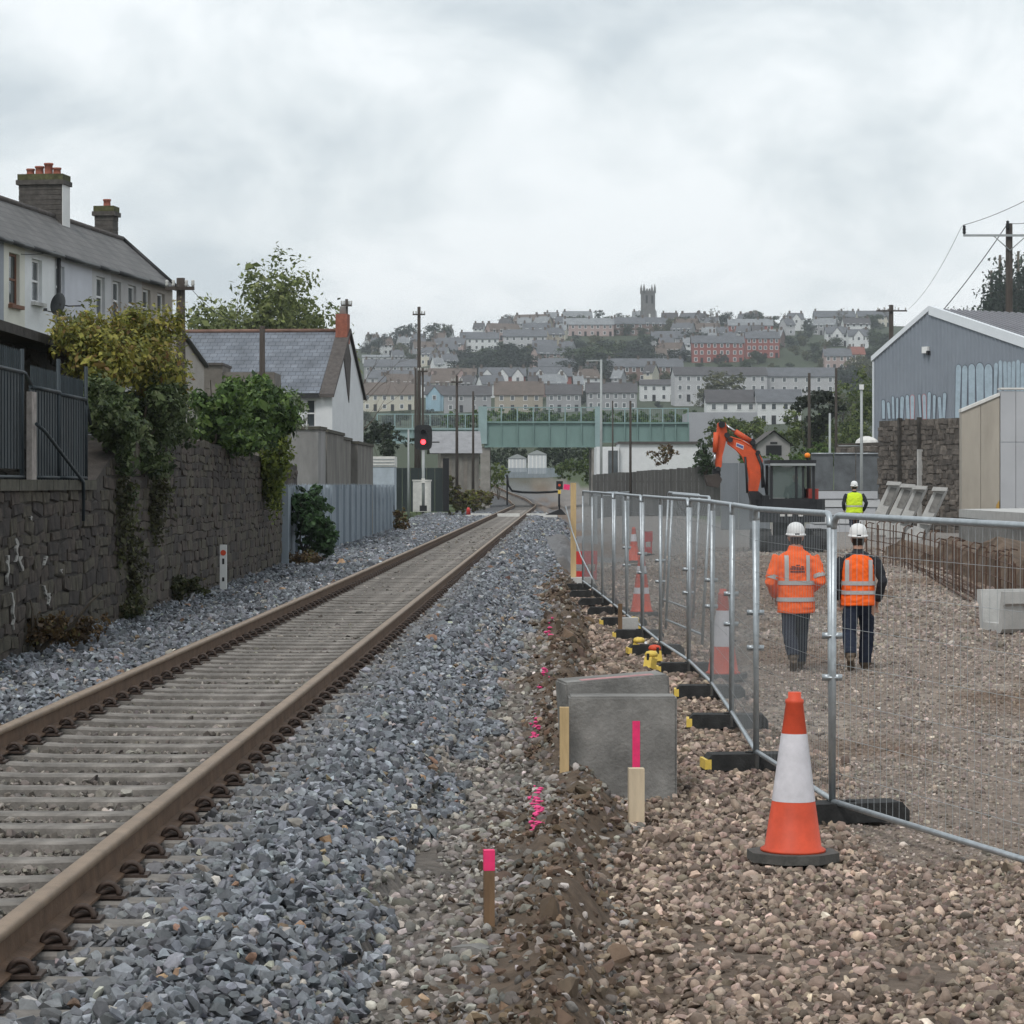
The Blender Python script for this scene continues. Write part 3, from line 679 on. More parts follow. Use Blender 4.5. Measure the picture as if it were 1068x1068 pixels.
def stone_wall(name, label, A, B, z0, top, thick, ch, sl, mats_, m_mortar, order, seed=1, proud=0.035, copes=None, maxn=300, rough=1.0):
    """rubble wall from A to B (front face on the right-hand side of A->B), top(s): height along it"""
    r = random.Random(seed)
    A = Vector((A[0], A[1], 0)); B = Vector((B[0], B[1], 0)); d = B-A; Ln = d.length; rz = math.atan2(d.y, d.x)
    t = thing(name, label, 'wall', A, rz)
    b = MB(); k = max(2, int(Ln/1.0)); fr = []
    for i in range(k+1):
        s_ = Ln*i/k; zt = top(s_); fr.append((s_, zt))
    vs = []; fs = []
    for s_, zt in fr: vs += [(s_, 0, z0-0.3), (s_, 0, zt), (s_, thick, zt), (s_, thick, z0-0.3)]
    for i in range(k):
        for j in range(4): fs.append((i*4+j, i*4+(j+1) % 4, i*4+4+(j+1) % 4, i*4+4+j))
    fs += [(0, 1, 2, 3), tuple(4*k+j for j in (3, 2, 1, 0))]
    b.add(vs, fs); b.build('mortar_core', m_mortar, t)
    stones = []
    z = z0-0.05
    while z < 9:
        h = ch*r.uniform(0.75, 1.3); s_ = -r.uniform(0, sl)
        any_ = False
        while s_ < Ln:
            w_ = sl*r.uniform(0.5, 1.6)
            zt = top(min(max(s_+w_/2, 0), Ln))
            if z+h*0.9 < zt and s_+w_ < Ln+0.15 and s_ > -0.15:
                stones.append((s_+w_/2, z+h/2+r.uniform(-0.3, 0.3)*h*rough, w_*(1+r.uniform(-0.2, 0.15)*rough)-0.015, h*(1+r.uniform(-0.3, 0.45)*rough)-0.012)); any_ = True
            s_ += w_
        z += h
        if not any_ and z > z0+1: break
    stones.sort(key=order)
    key = name
    if key not in SVM:
        SVM[key] = [[None]*len(SV) for _ in mats_]
        for mi_, mm in enumerate(mats_):
            for vi, sb in enumerate(SV):
                o = sb.build('stone', mm); SVM[key][mi_][vi] = o.data; bpy.data.objects.remove(o)
    rest = MB()
    for i, (cx, cz, w_, h) in enumerate(stones):
        p_ = proud*r.uniform(0.5, 1.5)
        if i < maxn: inst(r.choice(SVM[key])[r.randrange(len(SV))], 'stone', t, (cx, 0, cz), (0, r.uniform(-0.03, 0.03)+r.gauss(0, 0.13)*rough, 0), (w_, p_, h))
        else:
            sb = SV[r.randrange(len(SV))]
            an = r.gauss(0, 0.13)*rough; rest.add([(cx+v[0]*w_+v[2]*h*an, v[1]*p_, cz+v[2]*h-v[0]*w_*an) for v in sb.v], sb.f, r.randrange(len(mats_)))
    if rest.v: stuff(rest.build('stones', mats_, t))
    return t
wm = [mat('dark_rubble_a', (0.072, 0.058, 0.049), 0.92, 0.6, 2.2, 0.6, 25, stretch=(1.6, 1, 0.5), detail=10), mat('dark_rubble_b', (0.05, 0.042, 0.038), 0.92, 0.6, 2.2, 0.6, 25, stretch=(1.6, 1, 0.5), detail=10), mat('dark_rubble_c', (0.078, 0.068, 0.052), 0.92, 0.55, 2.2, 0.6, 25, stretch=(1.6, 1, 0.5), detail=10)]
m_mort = mat('grimy_mortar', (0.058, 0.051, 0.046), 0.95, 0.5, 3, 0.4, 30)
def ltop(s_): return float(np.interp(s_+24, [20, 34.6, 35.2, 38, 42, 58, 66], [2.12, 2.15, 2.5, 2.95, 3.0, 2.76, 2.65]))
lw = stone_wall('boundary_wall', 'long dark rubble stone wall along the left of the railway', (-5.36, 24), (-5.28, 66), 0.28, ltop, 0.5, 0.15, 0.52, wm, m_mort, lambda q: abs(q[0]-6.5), 2, 0.026, rough=0.5)
# rotated so that the front face looks at the track: front is local -Y -> world +X
m_cope = mat('mossy_coping', (0.075, 0.07, 0.055), 0.95, 0.45, 5, 0.4, 30)
for i in range(10): MB().box(i*1.06-0.5, i*1.06+0.53, -0.07, 0.55, 2.13, 2.25).build('coping_stone', m_cope, lw)
m_lime = mat('white_lime_streak', (0.34, 0.33, 0.31), 0.95, 0.4, 18, 0.3, 60)
r_ = random.Random(21)
for (s_, z_, hh, ww) in ((4.35, 1.45, 0.32, 0.10), (4.75, 1.62, 0.25, 0.16), (5.0, 1.42, 0.16, 0.22), (4.55, 1.05, 0.4, 0.09), (6.6, 1.38, 0.10, 0.12), (6.5, 1.05, 0.16, 0.10), (6.75, 0.95, 0.14, 0.13), (7.6, 1.2, 0.05, 0.10), (5.6, 1.85, 0.05, 0.12)):
    b = MB(); lft = []; rgt = []; x_ = s_
    for i in range(8):
        f = i/7; x_ += r_.uniform(-0.07, 0.07); wd = ww*(1.1-0.8*f)*r_.uniform(0.5, 1.3); lft.append((x_-wd/2, -0.048, z_-hh*f)); rgt.append((x_+wd/2, -0.048, z_-hh*f))
    b.prism(lft+rgt[::-1], (0, 0.03, 0)); b.build('lime_streak', m_lime, lw)
# earth and dead weeds at the foot
# ------------------------------------------------------------------ leaves
LEAF = attr_mat('leaf', 'tint', rough=0.6, nscale=3, namt=0.15, bump=0, trans=True, spec=0.35)
def foliage(name, blobs, n, size, palette, parent, seed, shell=0.55, hang=0.0, clump=0.16, loc=None, asp=0.55, droop=0.0):
    g = np.random.default_rng(seed)
    wts = np.array([b[1][0]*b[1][1]*b[1][2] for b in blobs])**0.67; wts = wts*np.array([b[2] if len(b) > 2 else 1 for b in blobs]); wts /= wts.sum()
    n = int(n*1.5); size = size*0.8
    nc = max(8, n//14)
    bi = g.choice(len(blobs), nc, p=wts)
    cen = np.array([b[0] for b in blobs], float)[bi]; rad = np.array([b[1] for b in blobs], float)[bi]
    d = g.normal(size=(nc, 3)); d /= np.linalg.norm(d, axis=1)[:, None]
    rr_ = shell+(1.05-shell)*g.random(nc)**0.6
    cpos = cen+d*rad*rr_[:, None]
    ctone = np.clip(g.normal(0.5, 0.22, nc), 0, 1)
    ci = g.integers(0, nc, n)
    cl = clump*np.mean(rad)
    p = cpos[ci]+g.normal(0, 1, (n, 3))*cl*np.array([1, 1, 0.8])
    p[:, 2] -= hang*g.random(n)**2
    # leaf orientation
    nrm = d[ci]+g.normal(0, 0.8, (n, 3))+np.array([0, 0, 0.35]); nrm /= np.linalg.norm(nrm, axis=1)[:, None]
    a = np.cross(nrm, g.normal(size=(n, 3))); a /= np.linalg.norm(a, axis=1)[:, None]+1e-9
    if droop: a[:, 2] -= droop; a /= np.linalg.norm(a, axis=1)[:, None]
    b_ = np.cross(nrm, a)
    s_ = size*np.exp(g.normal(0, 0.3, n))[:, None]
    v = np.stack([p-a*s_, p+b_*s_*asp+nrm*s_*0.15, p+a*s_, p-b_*s_*asp+nrm*s_*0.15], 1).reshape(-1, 3)
    pal = np.array(palette); pk = np.clip(ctone[ci]+g.normal(0, 0.16, n), 0, 0.999)*(len(pal)-1)
    i0 = pk.astype(int); f = (pk-i0)[:, None]; col = pal[i0]*(1-f)+pal[np.minimum(i0+1, len(pal)-1)]*f
    col = col*np.exp(g.normal(0, 0.15, (n, 1)))
    me = bpy.data.meshes.new(name); me.vertices.add(4*n); me.vertices.foreach_set('co', v.astype(np.float32).ravel())
    me.loops.add(4*n); me.loops.foreach_set('vertex_index', np.arange(4*n, dtype=np.int32)); me.polygons.add(n); me.polygons.foreach_set('loop_start', np.arange(0, 4*n, 4, dtype=np.int32))
    at = me.attributes.new('tint', 'FLOAT_COLOR', 'POINT'); at.data.foreach_set('color', np.repeat(np.concatenate([col, np.ones((n, 1))], 1), 4, 0).astype(np.float32).ravel())
    me.update(); me.validate(); me.materials.append(LEAF)
    o = bpy.data.objects.new(name, me); C.objects.link(o); o.parent = parent
    if loc is not None: o.location = loc
    return o
GREEN = [(0.02, 0.04, 0.012), (0.045, 0.085, 0.022), (0.09, 0.15, 0.035), (0.15, 0.21, 0.06)]
IVY = [(0.022, 0.035, 0.014), (0.05, 0.075, 0.028), (0.095, 0.13, 0.05), (0.17, 0.20, 0.10)]
YEL = [(0.06, 0.07, 0.02), (0.14, 0.155, 0.035), (0.30, 0.28, 0.055), (0.20, 0.12, 0.05)]
BRN = [(0.05, 0.035, 0.02), (0.10, 0.06, 0.03), (0.17, 0.11, 0.045), (0.09, 0.10, 0.03)]
m_bark = mat('bark', (0.085, 0.07, 0.055), 0.95, 0.4, 12, 0.4, 40, stretch=(1, 1, 0.3))
def stems(mb, base, tips, r0, seed, wob=0.08):
    r = random.Random(seed)
    for tp in tips:
        b0 = Vector(base); t1 = Vector(tp); pts = []
        for i in range(6):
            f = i/5; q = b0.lerp(t1, f)
            if 0 < i: q += Vector((r.gauss(0, wob), r.gauss(0, wob), r.gauss(0, wob*0.5)))*(t1-b0).length*0.35
            pts.append(q)
        mb.tube(pts, [r0*(1-0.8*i/5) for i in range(6)], 5)
def LP(u, v, Y, o): p = P(u, v, Y); return (p.x-o[0], p.y-o[1], p.z-o[2])

def shrub(name, label, base, blobs, n, size, pal, seed, group=None, stem_n=7, extra=None, **kw):
    t = thing(name, label, 'shrub', base, 0, group)
    bl = [((b[0][0]-base[0], b[0][1]-base[1], b[0][2]-base[2]), *b[1:]) for b in ragged(blobs, 14, seed)]
    foliage('foliage', bl, n, size, pal, t, seed, **kw)
    mb = MB(); r = random.Random(seed)
    stems(mb, (0, 0, 0), [Vector(r.choice(bl)[0])+Vector((r.uniform(-.3, .3), r.uniform(-.3, .3), r.uniform(0, .4))) for _ in range(stem_n)], 0.035, seed)
    if stem_n: mb.build('stems', m_bark, t)
    if extra:
        for i, (bb_, n2, s2_, p2, kw2) in enumerate(extra):
            foliage('foliage', [((b[0][0]-base[0], b[0][1]-base[1], b[0][2]-base[2]), *b[1:]) for b in bb_], n2, s2_, p2, t, seed+50+i, **kw2)
    return t
def ragged(blobs, k, seed, f=0.42):
    """many small sprays spread through a few big masses"""
    r = random.Random(seed); out = []
    for b in blobs:
        c, rad = b[0], b[1]
        for _ in range(k):
            d = Vector((r.gauss(0, 1), r.gauss(0, 1), r.gauss(0, 1))).normalized()*r.uniform(0.35, 1.08); q = f*r.uniform(0.55, 1.2)
            out.append(((c[0]+d.x*rad[0], c[1]+d.y*rad[1], c[2]+d.z*rad[2]), (rad[0]*q, rad[1]*q, rad[2]*q*r.uniform(0.7, 1.5)), *(b[2:])))
    return out
def B3(u, v, Y, ru, ry, rv, wgt=1.0): p = P(u, v, Y); return ((p.x, p.y, p.z), (ru*Y/F, ry, rv*Y/F), wgt)
shrub('ivy_mass', 'big ivy and yellowing shrub spilling over the stone wall', (-5.6, 38.5, 2.3),
      [B3(118, 440, 36, 28, 0.9, 42), B3(150, 425, 39, 40, 1.3, 34), B3(170, 450, 41, 28, 1.0, 36), B3(105, 425, 35, 18, 0.5, 34), B3(118, 490, 36.5, 24, 0.5, 34), B3(140, 470, 38.5, 34, 0.7, 28)], 15000, 0.048, IVY, 5, stem_n=9,
      extra=[([B3(105, 378, 37, 28, 0.6, 28), B3(140, 372, 38.5, 34, 0.8, 26), B3(165, 395, 40, 24, 0.8, 30), B3(85, 352, 37, 26, 0.5, 20, 0.4), B3(150, 345, 39, 24, 0.5, 20, 0.45)], 6000, 0.05, YEL, dict(clump=0.22)),
             ([B3(62+11*i+rnd.uniform(-4, 4), 345+rnd.uniform(-12, 8), 36.5+i*0.25, rnd.uniform(3, 6), 0.15, rnd.uniform(16, 26)) for i in range(12)], 2600, 0.05, YEL, dict(clump=0.3, shell=0.0, asp=0.35)),
             ([B3(118, 540, 36.2, 20, 0.22, 60), B3(135, 590, 37.2, 16, 0.2, 55), B3(155, 520, 39.5, 20, 0.25, 40), B3(128, 630, 37, 18, 0.25, 20)], 3800, 0.045, [(0.035, 0.035, 0.02), (0.06, 0.055, 0.03), (0.085, 0.09, 0.035), (0.10, 0.11, 0.05)], dict(clump=0.25, hang=0.2, shell=0.2))])
shrub('leafy_bush', 'dense green bush hanging over the wall near the white house', (-5.7, 50, 2.6),
      [B3(225, 425, 48, 32, 1.2, 30), B3(262, 425, 52, 36, 1.2, 32), B3(285, 440, 55, 26, 1.0, 28), B3(240, 455, 50, 42, 0.8, 20)], 11000, 0.065, GREEN, 8,
      extra=[([B3(287, 470, 56.5, 16, 0.35, 30), B3(283, 500, 57, 10, 0.3, 30)], 2200, 0.06, [(0.06, 0.09, 0.02), (0.14, 0.18, 0.03), (0.24, 0.27, 0.05)], dict(hang=0.3, shell=0.2)),
             ([B3(300, 430, 57, 16, 0.5, 22)], 700, 0.06, [(0.06, 0.10, 0.03), (0.12, 0.17, 0.06), (0.42, 0.42, 0.38)], {})])
shrub('leafy_bush', 'low green shrub at the end of the stone wall by the palisade', (-4.9, 63.5, 0.35),
      [B3(325, 545, 63, 24, 0.6, 34), B3(335, 562, 63, 22, 0.5, 24), B3(318, 528, 63.6, 16, 0.5, 24)], 3600, 0.075, [(0.018, 0.04, 0.014), (0.035, 0.075, 0.026), (0.06, 0.12, 0.04)], 9,
      extra=[([B3(318, 582, 62, 20, 0.4, 7)], 500, 0.05, BRN, dict(shell=0.1))])
# weeds along the foot of the wall
for k, (u, v, Y, ru, rv, lab) in enumerate(((40, 655, 29.5, 60, 14, 'reddish dead weeds along the foot of the dark wall'), (125, 640, 36.5, 28, 12, 'green weeds at the wall foot under the ivy'), (190, 610, 42, 30, 8, 'thin weeds by the white marker post'))):
    shrub('weed_patch', lab, (P(u, v, Y).x, Y, 0.35), [B3(u, v, Y, ru, 0.25, rv)], 1500, 0.035, BRN if k == 0 else [(0.03, 0.04, 0.015), (0.07, 0.08, 0.03), (0.10, 0.08, 0.04)], 60+k, stem_n=3, shell=0.1, clump=0.3)

# white marker post and black cable by the wall
t = thing('marker_post', 'white marker post with a red dot beside the stone wall', 'post', (XU(233, 47), 47, 0.30))
MB().box(-0.06, 0.06, -0.03, 0.03, 0, 0.84).build('post', m_white, t)
MB().tube([(0.0, -0.0305, 0.70), (0, -0.034, 0.70)], 0.05, 14).build('red_dot', m_orange, t); MB().box(-0.02, 0.02, -0.033, -0.0305, 0.5, 0.6).build('number_mark', m_black, t); MB().box(-0.02, 0.02, -0.033, -0.0305, 0.2, 0.27).build('number_mark', m_black, t)
b = MB(); b.tube([P(150, 637, 39.5), P(175, 634, 40.5), P(195, 636, 40.5), P(199, 622, 43), P(206, 614, 44.5), P(215, 617, 45), P(234, 618, 46.5)], 0.035, 7)
tag(b.build('black_pipe', m_black), 'loose black pipe lying at the foot of the wall by the marker post', 'pipe')

# ------------------------------------------------------------------ sheeted steel railing on the wall, garden wall behind
m_sheet = mat('blue_grey_sheet', (0.035, 0.045, 0.052), 0.6, 0.3, 3, metal=0.3, stretch=(1, 1, 0.2))
ra = thing('sheeted_railing', 'dark blue grey steel sheet railing on top of the stone wall', 'railing', (-5.45, 26, 2.25), R(90))
def ytou(u): return -5.45/(u-CU)*F-26
x0 = 0.0
segs = [(0.4, ytou(21), 3.44), (ytou(30), ytou(59), 3.30), (ytou(59.5), ytou(87), 3.28)]
for si, (a, b_, zt) in enumerate(segs):
    n = int((b_-a)/0.09); zt -= 2.25
    for i in range(n):
        xa = a+(b_-a)*i/n; MB().box(xa, xa+(b_-a)/n*0.80, -0.012 if i % 2 else -0.02, 0.0, 0.0 if si else 0.12, zt-0.02).build('sheet_rib', m_sheet, ra)
    MB().box(a, b_, 0.002, 0.012, 0.02 if si else 0.14, zt-0.05).build('backing_sheet', m_sheet, ra)
    MB().tube([(a-0.05, -0.03, zt), (b_+0.05, -0.03, zt)], 0.024, 7).build('top_bar', m_sheet, ra)
    MB().tube([(a-0.05, -0.03, 0.03), (b_+0.05, -0.03, 0.03)], 0.02, 7).build('bottom_bar', m_sheet, ra)
    b = MB()
    for i in range(int((b_-a)/0.11)): b.tube([(a+0.11*i+0.03, -0.02, zt), (a+0.11*i+0.03, -0.02, zt+0.22), (a+0.11*i+0.03, -0.02, zt+0.25)], [0.009, 0.009, 0.001], 4)
    stuff(b.build('spikes', m_sheet, ra))
MB().tube([(ytou(21), -0.03, 1.19), (ytou(24), -0.03, 1.18), (ytou(31), -0.03, 1.05)], 0.022, 6).build('top_bar', m_sheet, ra)
MB().tube([(ytou(87), -0.03, 1.03), (ytou(92), -0.03, 0.72)], 0.022, 6).build('top_bar', m_sheet, ra)
for u_ in (21, 59, 88): MB().tube([(ytou(u_), -0.02, -0.05), (ytou(u_), -0.02, 1.45)], 0.026, 6).build('post', m_sheet, ra)
MB().tube([(ytou(23), -0.16, 0.62), (ytou(28), -0.2, 0.55), (ytou(70), -0.2, -0.02), (ytou(70), -0.2, -0.5)], 0.022, 6).build('brace', m_sheet, ra)
MB().box(ytou(22), ytou(27), -0.12, -0.06, 0.0, 0.98).build('pale_post', mat('pale_weathered_wood', (0.30, 0.27, 0.25), 0.9, 0.3, 8), ra)
m_gw = [mat('black_stone_a', (0.045, 0.04, 0.036), 0.92, 0.45, 6, 0.4, 25), mat('black_stone_b', (0.06, 0.052, 0.045), 0.92, 0.45, 6, 0.4, 25)]
stone_wall('garden_wall', 'dark garden wall behind the sheet railing', (-6.9, 33), (-6.85, 41.2), 1.9, lambda s_: 4.13-0.0*s_, 0.4, 0.26, 0.5, m_gw, m_mort, lambda q: q[0], 6)
gp = thing('gate_pier', 'dark stone gate pier with a pyramid cap behind the railing', 'pier', (-6.85, 41.8, 1.9))
for i in range(8): MB().box(-0.3+0.01*(i % 2), 0.3-0.01*(i % 2), -0.3, 0.3, i*0.27, i*0.27+0.255).build('stone_block', m_gw[i % 2], gp)
MB().box(-0.42, 0.42, -0.42, 0.42, 2.16, 2.33).build('cap_slab', m_gw[1], gp)
b = MB(); b.add([(-0.42, -0.42, 2.333), (0.42, -0.42, 2.333), (0.42, 0.42, 2.333), (-0.42, 0.42, 2.333), (0, 0, 2.6)], [(0, 1, 4), (1, 2, 4), (2, 3, 4), (3, 0, 4), (3, 2, 1, 0)]); b.build('cap_pyramid', m_gw[1], gp)
b = MB(); b.box(-6.98, -6.4, 32.6, 41.4, 4.13, 4.26); tag(b.build('wall_coping', m_gw[0]), 'flat dark coping along the garden wall top', 'coping')

# ------------------------------------------------------------------ terrace of houses on the left
def facade(b, Ln, z0, z1, ops, y=0.0, rev=0.16, mi=0):
    xsl = sorted({0.0, Ln, *[o[0] for o in ops], *[o[1] for o in ops]}); zsl = sorted({z0, z1, *[o[2] for o in ops], *[o[3] for o in ops]})
    for i in range(len(xsl)-1):
        for j in range(len(zsl)-1):
            cx = (xsl[i]+xsl[i+1])/2; cz = (zsl[j]+zsl[j+1])/2
            if any(o[0] < cx < o[1] and o[2] < cz < o[3] for o in ops): continue
            b.add([(xsl[i], y, zsl[j]), (xsl[i+1], y, zsl[j]), (xsl[i+1], y, zsl[j+1]), (xsl[i], y, zsl[j+1])], [(0, 1, 2, 3)], mi)
    for (a, c, p, q) in ops:
        for vs in ([(a, y, p), (a, y+rev, p), (a, y+rev, q), (a, y, q)], [(c, y, p), (c, y, q), (c, y+rev, q), (c, y+rev, p)], [(a, y, q), (a, y+rev, q), (c, y+rev, q), (c, y, q)], [(a, y, p), (c, y, p), (c, y+rev, p), (a, y+rev, p)]):
            b.add(vs, [(0, 1, 2, 3)], mi)
def sash(parent, a, c, p, q, y, mframe, name='window', sill=None):
    f = MB(); w_ = 0.07
    f.box(a, a+w_, y-0.03, y+0.03, p, q); f.box(c-w_, c, y-0.03, y+0.03, p, q); f.box(a+w_, c-w_, y-0.03, y+0.03, q-w_, q); f.box(a+w_, c-w_, y-0.03, y+0.03, p, p+w_); f.box(a+w_, c-w_, y-0.025, y+0.025, (p+q)/2-0.03, (p+q)/2+0.03)
    o = f.build(name, mframe, parent)
    for z_a, z_b in ((p+w_, (p+q)/2-0.03), ((p+q)/2+0.03, q-w_)): MB().box(a+w_, c-w_, y+0.004, y+0.012, z_a, z_b).build('pane', m_glass, o)
    MB().box(a-0.07, c+0.07, y-0.24, y+0.02, p-0.1, p-0.002).build('sill', sill or m_concl, o)
    return o
m_slate = slate_mat('old_slate', (0.072, 0.068, 0.066), (0.10, 0.094, 0.09))
m_ridge = mat('ridge_tile', (0.085, 0.075, 0.07), 0.9, 0.3, 5)
TH0 = Vector((-13.35-0.52, 66, 0)); TD = Vector((0.13, 1.0, 0)).normalized(); TRZ = math.atan2(TD.y, TD.x)
EZ, RZ, RW = 8.7, 10.2, 1.7
def u2s(u):
    Yv = 62860/(898-u); return (Yv-66)/TD.y
def uvr(co, nrm): return (co.x, math.hypot(co.y, co.z))
houses = [(-14, 4, (0.30, 0.32, 0.36), 'blue grey painted end house of the left terrace', []),
          (4, 26, (0.62, 0.61, 0.55), 'cream terrace house with the brown framed window', [(15, 1)]),
          (26, 58.5, (0.66, 0.67, 0.68), 'white terrace house with a round satellite dish', [(38.5, 0)]),
          (58.5, 96, (0.52, 0.53, 0.58), 'pale lilac grey terrace house right of the black drainpipe', [(62.5, 0)]),
          (96, 116, (0.45, 0.45, 0.46), 'light grey terrace house in mid terrace', [(105, 0)]),
          (116, 148, (0.37, 0.36, 0.36), 'two windowed grey terrace house', [(122, 0), (138, 0)]),
          (148, 180, (0.31, 0.28, 0.25), 'tan grey house at the far end of the terrace', [(153, 0), (168, 0)])]
m_wf = mat('white_window_frame', (0.68, 0.68, 0.68), 0.5, 0.05, 3)
m_bf = mat('brown_window_frame', (0.16, 0.07, 0.04), 0.6, 0.2, 3)
m_gutter = mat('black_gutter', (0.03, 0.03, 0.032), 0.5, 0.2, 4)
for k, (ua, ub, colr, lab, wins) in enumerate(houses):
    sa, sb = u2s(ua), u2s(ub)
    t = thing('terrace_house', lab, 'house', TH0+TD*sa, TRZ, 'houses of the left terrace')
    Ln = sb-sa
    mw = mat('house_wall_%d' % k, colr, 0.9, 0.10, 1.1, 0.1, 30, detail=9)
    ops = []
    for (u_, br) in wins:
        c = u2s(u_)-sa; ops.append((c-0.45, c+0.45, 6.95 if br else 7.15, 8.32))
        ops.append((c-0.45, c+0.45, 3.4, 5.0))
    b = MB(); facade(b, Ln, 1.6, EZ, ops)
    D_ = 6.5
    b.add([(0, 0, 1.6), (0, D_, 1.6), (0, D_, EZ-1), (0, RW, RZ-0.05), (0, 0, EZ)], [(0, 1, 2, 3, 4)]); b.add([(Ln, 0, 1.6), (Ln, D_, 1.6), (Ln, D_, EZ-1), (Ln, RW, RZ-0.05), (Ln, 0, EZ)], [(0, 1, 2, 3, 4)])
    b.add([(0, D_, 1.6), (Ln, D_, 1.6), (Ln, D_, EZ-1), (0, D_, EZ-1)], [(0, 1, 2, 3)])
    b.build('wall', mw, t)
    for i, o_ in enumerate(ops): sash(t, *o_, 0.12, m_bf if wins[i//2][1] else m_wf, sill=m_bf if wins[i//2][1] else None)
    rb_ = MB(); ov = 0.16
    rb_.add([(0, -ov, EZ-0.12), (Ln, -ov, EZ-0.12), (Ln, RW, RZ), (0, RW, RZ), (0, D_+0.2, EZ-1.1), (Ln, D_+0.2, EZ-1.1)], [(0, 1, 2, 3), (3, 2, 5, 4)])
    rb_.add([(0, -ov, EZ-0.19), (Ln, -ov, EZ-0.19), (Ln, -ov, EZ-0.12), (0, -ov, EZ-0.12)], [(0, 1, 2, 3)])
    rf = rb_.build('roof', m_slate, t, uvf=uvr)
    MB().tube([(0, RW, RZ+0.02), (Ln, RW, RZ+0.02)], 0.09, 6).build('ridge', m_ridge, rf)
    MB().tube([(0, -ov-0.05, EZ-0.16), (Ln, -ov-0.05, EZ-0.16)], 0.065, 6).build('gutter', m_gutter, t)
    if k == 2: MB().tube([(Ln-0.02, -0.09, EZ-0.2), (Ln-0.02, -0.09, 1.6)], 0.06, 7).build('drainpipe', m_gutter, t)
    if k == 6: MB().tube([(Ln+0.03, -0.12, EZ-0.05), (Ln+0.03, RW, RZ+0.06)], 0.07, 6).build('verge', m_gutter, t)
# dish
dp = TH0+TD*u2s(40)+Vector((TD.y, -TD.x, 0))*0.55; dp.z = ZV(317, dp.y)
t = thing('satellite_dish', 'dark grey satellite dish on the white terrace house', 'satellite dish', dp, R(-60))
b = MB(); b.lathe([(0.02, 0.1), (0.15, 0.085), (0.28, 0.03), (0.31, 0.0), (0.30, -0.01), (0.02, 0.08)], n=22)
d_ = b.build('dish', mat('dish_grey', (0.06, 0.065, 0.07), 0.6, 0.2, 4), t); d_.rotation_euler = (R(-100), 0, R(20))
MB().tube([(0, 0.05, 0), (0.0, 0.3, -0.05), (0.3, 0.55, -0.05)], 0.02, 6).build('arm', m_gutter, t); MB().tube([(0.0, -0.05, -0.25), (0.15, -0.4, -0.2)], 0.015, 5).build('feed_arm', m_gutter, t); MB().cbox((0.16, -0.42, -0.18), (0.08, 0.08, 0.08)).build('feed', m_gutter, t)
# chimneys
m_chim = mat('sooty_brick', (0.075, 0.068, 0.062), 0.92, 0.4, 5, 0.3, 25)
m_pot = mat('terracotta_pot', (0.28, 0.10, 0.07), 0.85, 0.25, 8)
m_moss = mat('mossy_cap', (0.075, 0.075, 0.035), 0.95, 0.5, 6, 0.4, 30)
def chimney(u, Yc, wx, wy, vtop, vbot, pots, lab, white=False):
    x_ = XU(u, Yc); zt = ZV(vtop, Yc); zb = ZV(vbot, Yc)-0.9
    t = thing('chimney_stack', lab, 'chimney', (x_, Yc, zb), TRZ-R(90), 'chimneys of the left terrace')
    h = zt-zb; z = 0; i = 0
    while z < h-0.3:
        dz = 0.15; MB().box(-wx/2+0.006*(i % 2), wx/2-0.006*(i % 2), -wy/2, wy/2, z, z+dz-0.012).build('brick_course', m_chim, t); z += dz; i += 1
    MB().box(-wx/2+0.02, wx/2-0.02, -wy/2+0.02, wy/2-0.02, 0, z).build('core', m_mort, t)
    MB().box(-wx/2-0.07, wx/2+0.07, -wy/2-0.07, wy/2+0.07, z, z+0.14).build('cap', m_chim, t); MB().box(-wx/2-0.03, wx/2+0.03, -wy/2-0.03, wy/2+0.03, z+0.14, z+0.32).build('cap', m_moss, t)
    if white: MB().box(wx/2+0.002, wx/2+0.02, -wy/2, wy/2, 0, z).build('render_face', m_white, t)
    for (px, ph, pr) in pots: MB().lathe([(pr*1.1, 0), (pr, 0.05), (pr*0.95, ph-0.06), (pr*1.12, ph-0.05), (pr*1.12, ph), (pr*0.7, ph)], (px, 0, z+0.32), 12).build('chimney_pot', m_pot, t)
chimney(46, 80.7, 1.34, 0.75, 188, 220, [(-0.42, 0.2, 0.12), (-0.14, 0.27, 0.13), (0.14, 0.36, 0.13), (0.40, 0.22, 0.12)], 'wide sooty chimney with four clay pots and mossy cap', True)
chimney(111, 87.2, 0.62, 0.62, 221, 250, [(0.02, 0.24, 0.12)], 'narrow sooty chimney with a single clay pot')
# lean-to beyond the terrace end
e0 = TH0+TD*(u2s(180)+0.05)
t = thing('lean_to', 'plain rendered lean-to with a sloping black edge past the terrace end', 'building', e0, TRZ)
b = MB(); b.prism([(0, 0.4, 1.6), (0, 0.4, 8.0), (5.8, 0.4, 6.3), (5.8, 0.4, 1.6)], (0, 4, 0)); b.build('wall', mat('tan_render', (0.36, 0.33, 0.30), 0.9, 0.12, 2), t)
MB().tube([(0, 0.34, 8.05), (5.9, 0.34, 6.33)], 0.09, 6).build('verge', m_gutter, t)

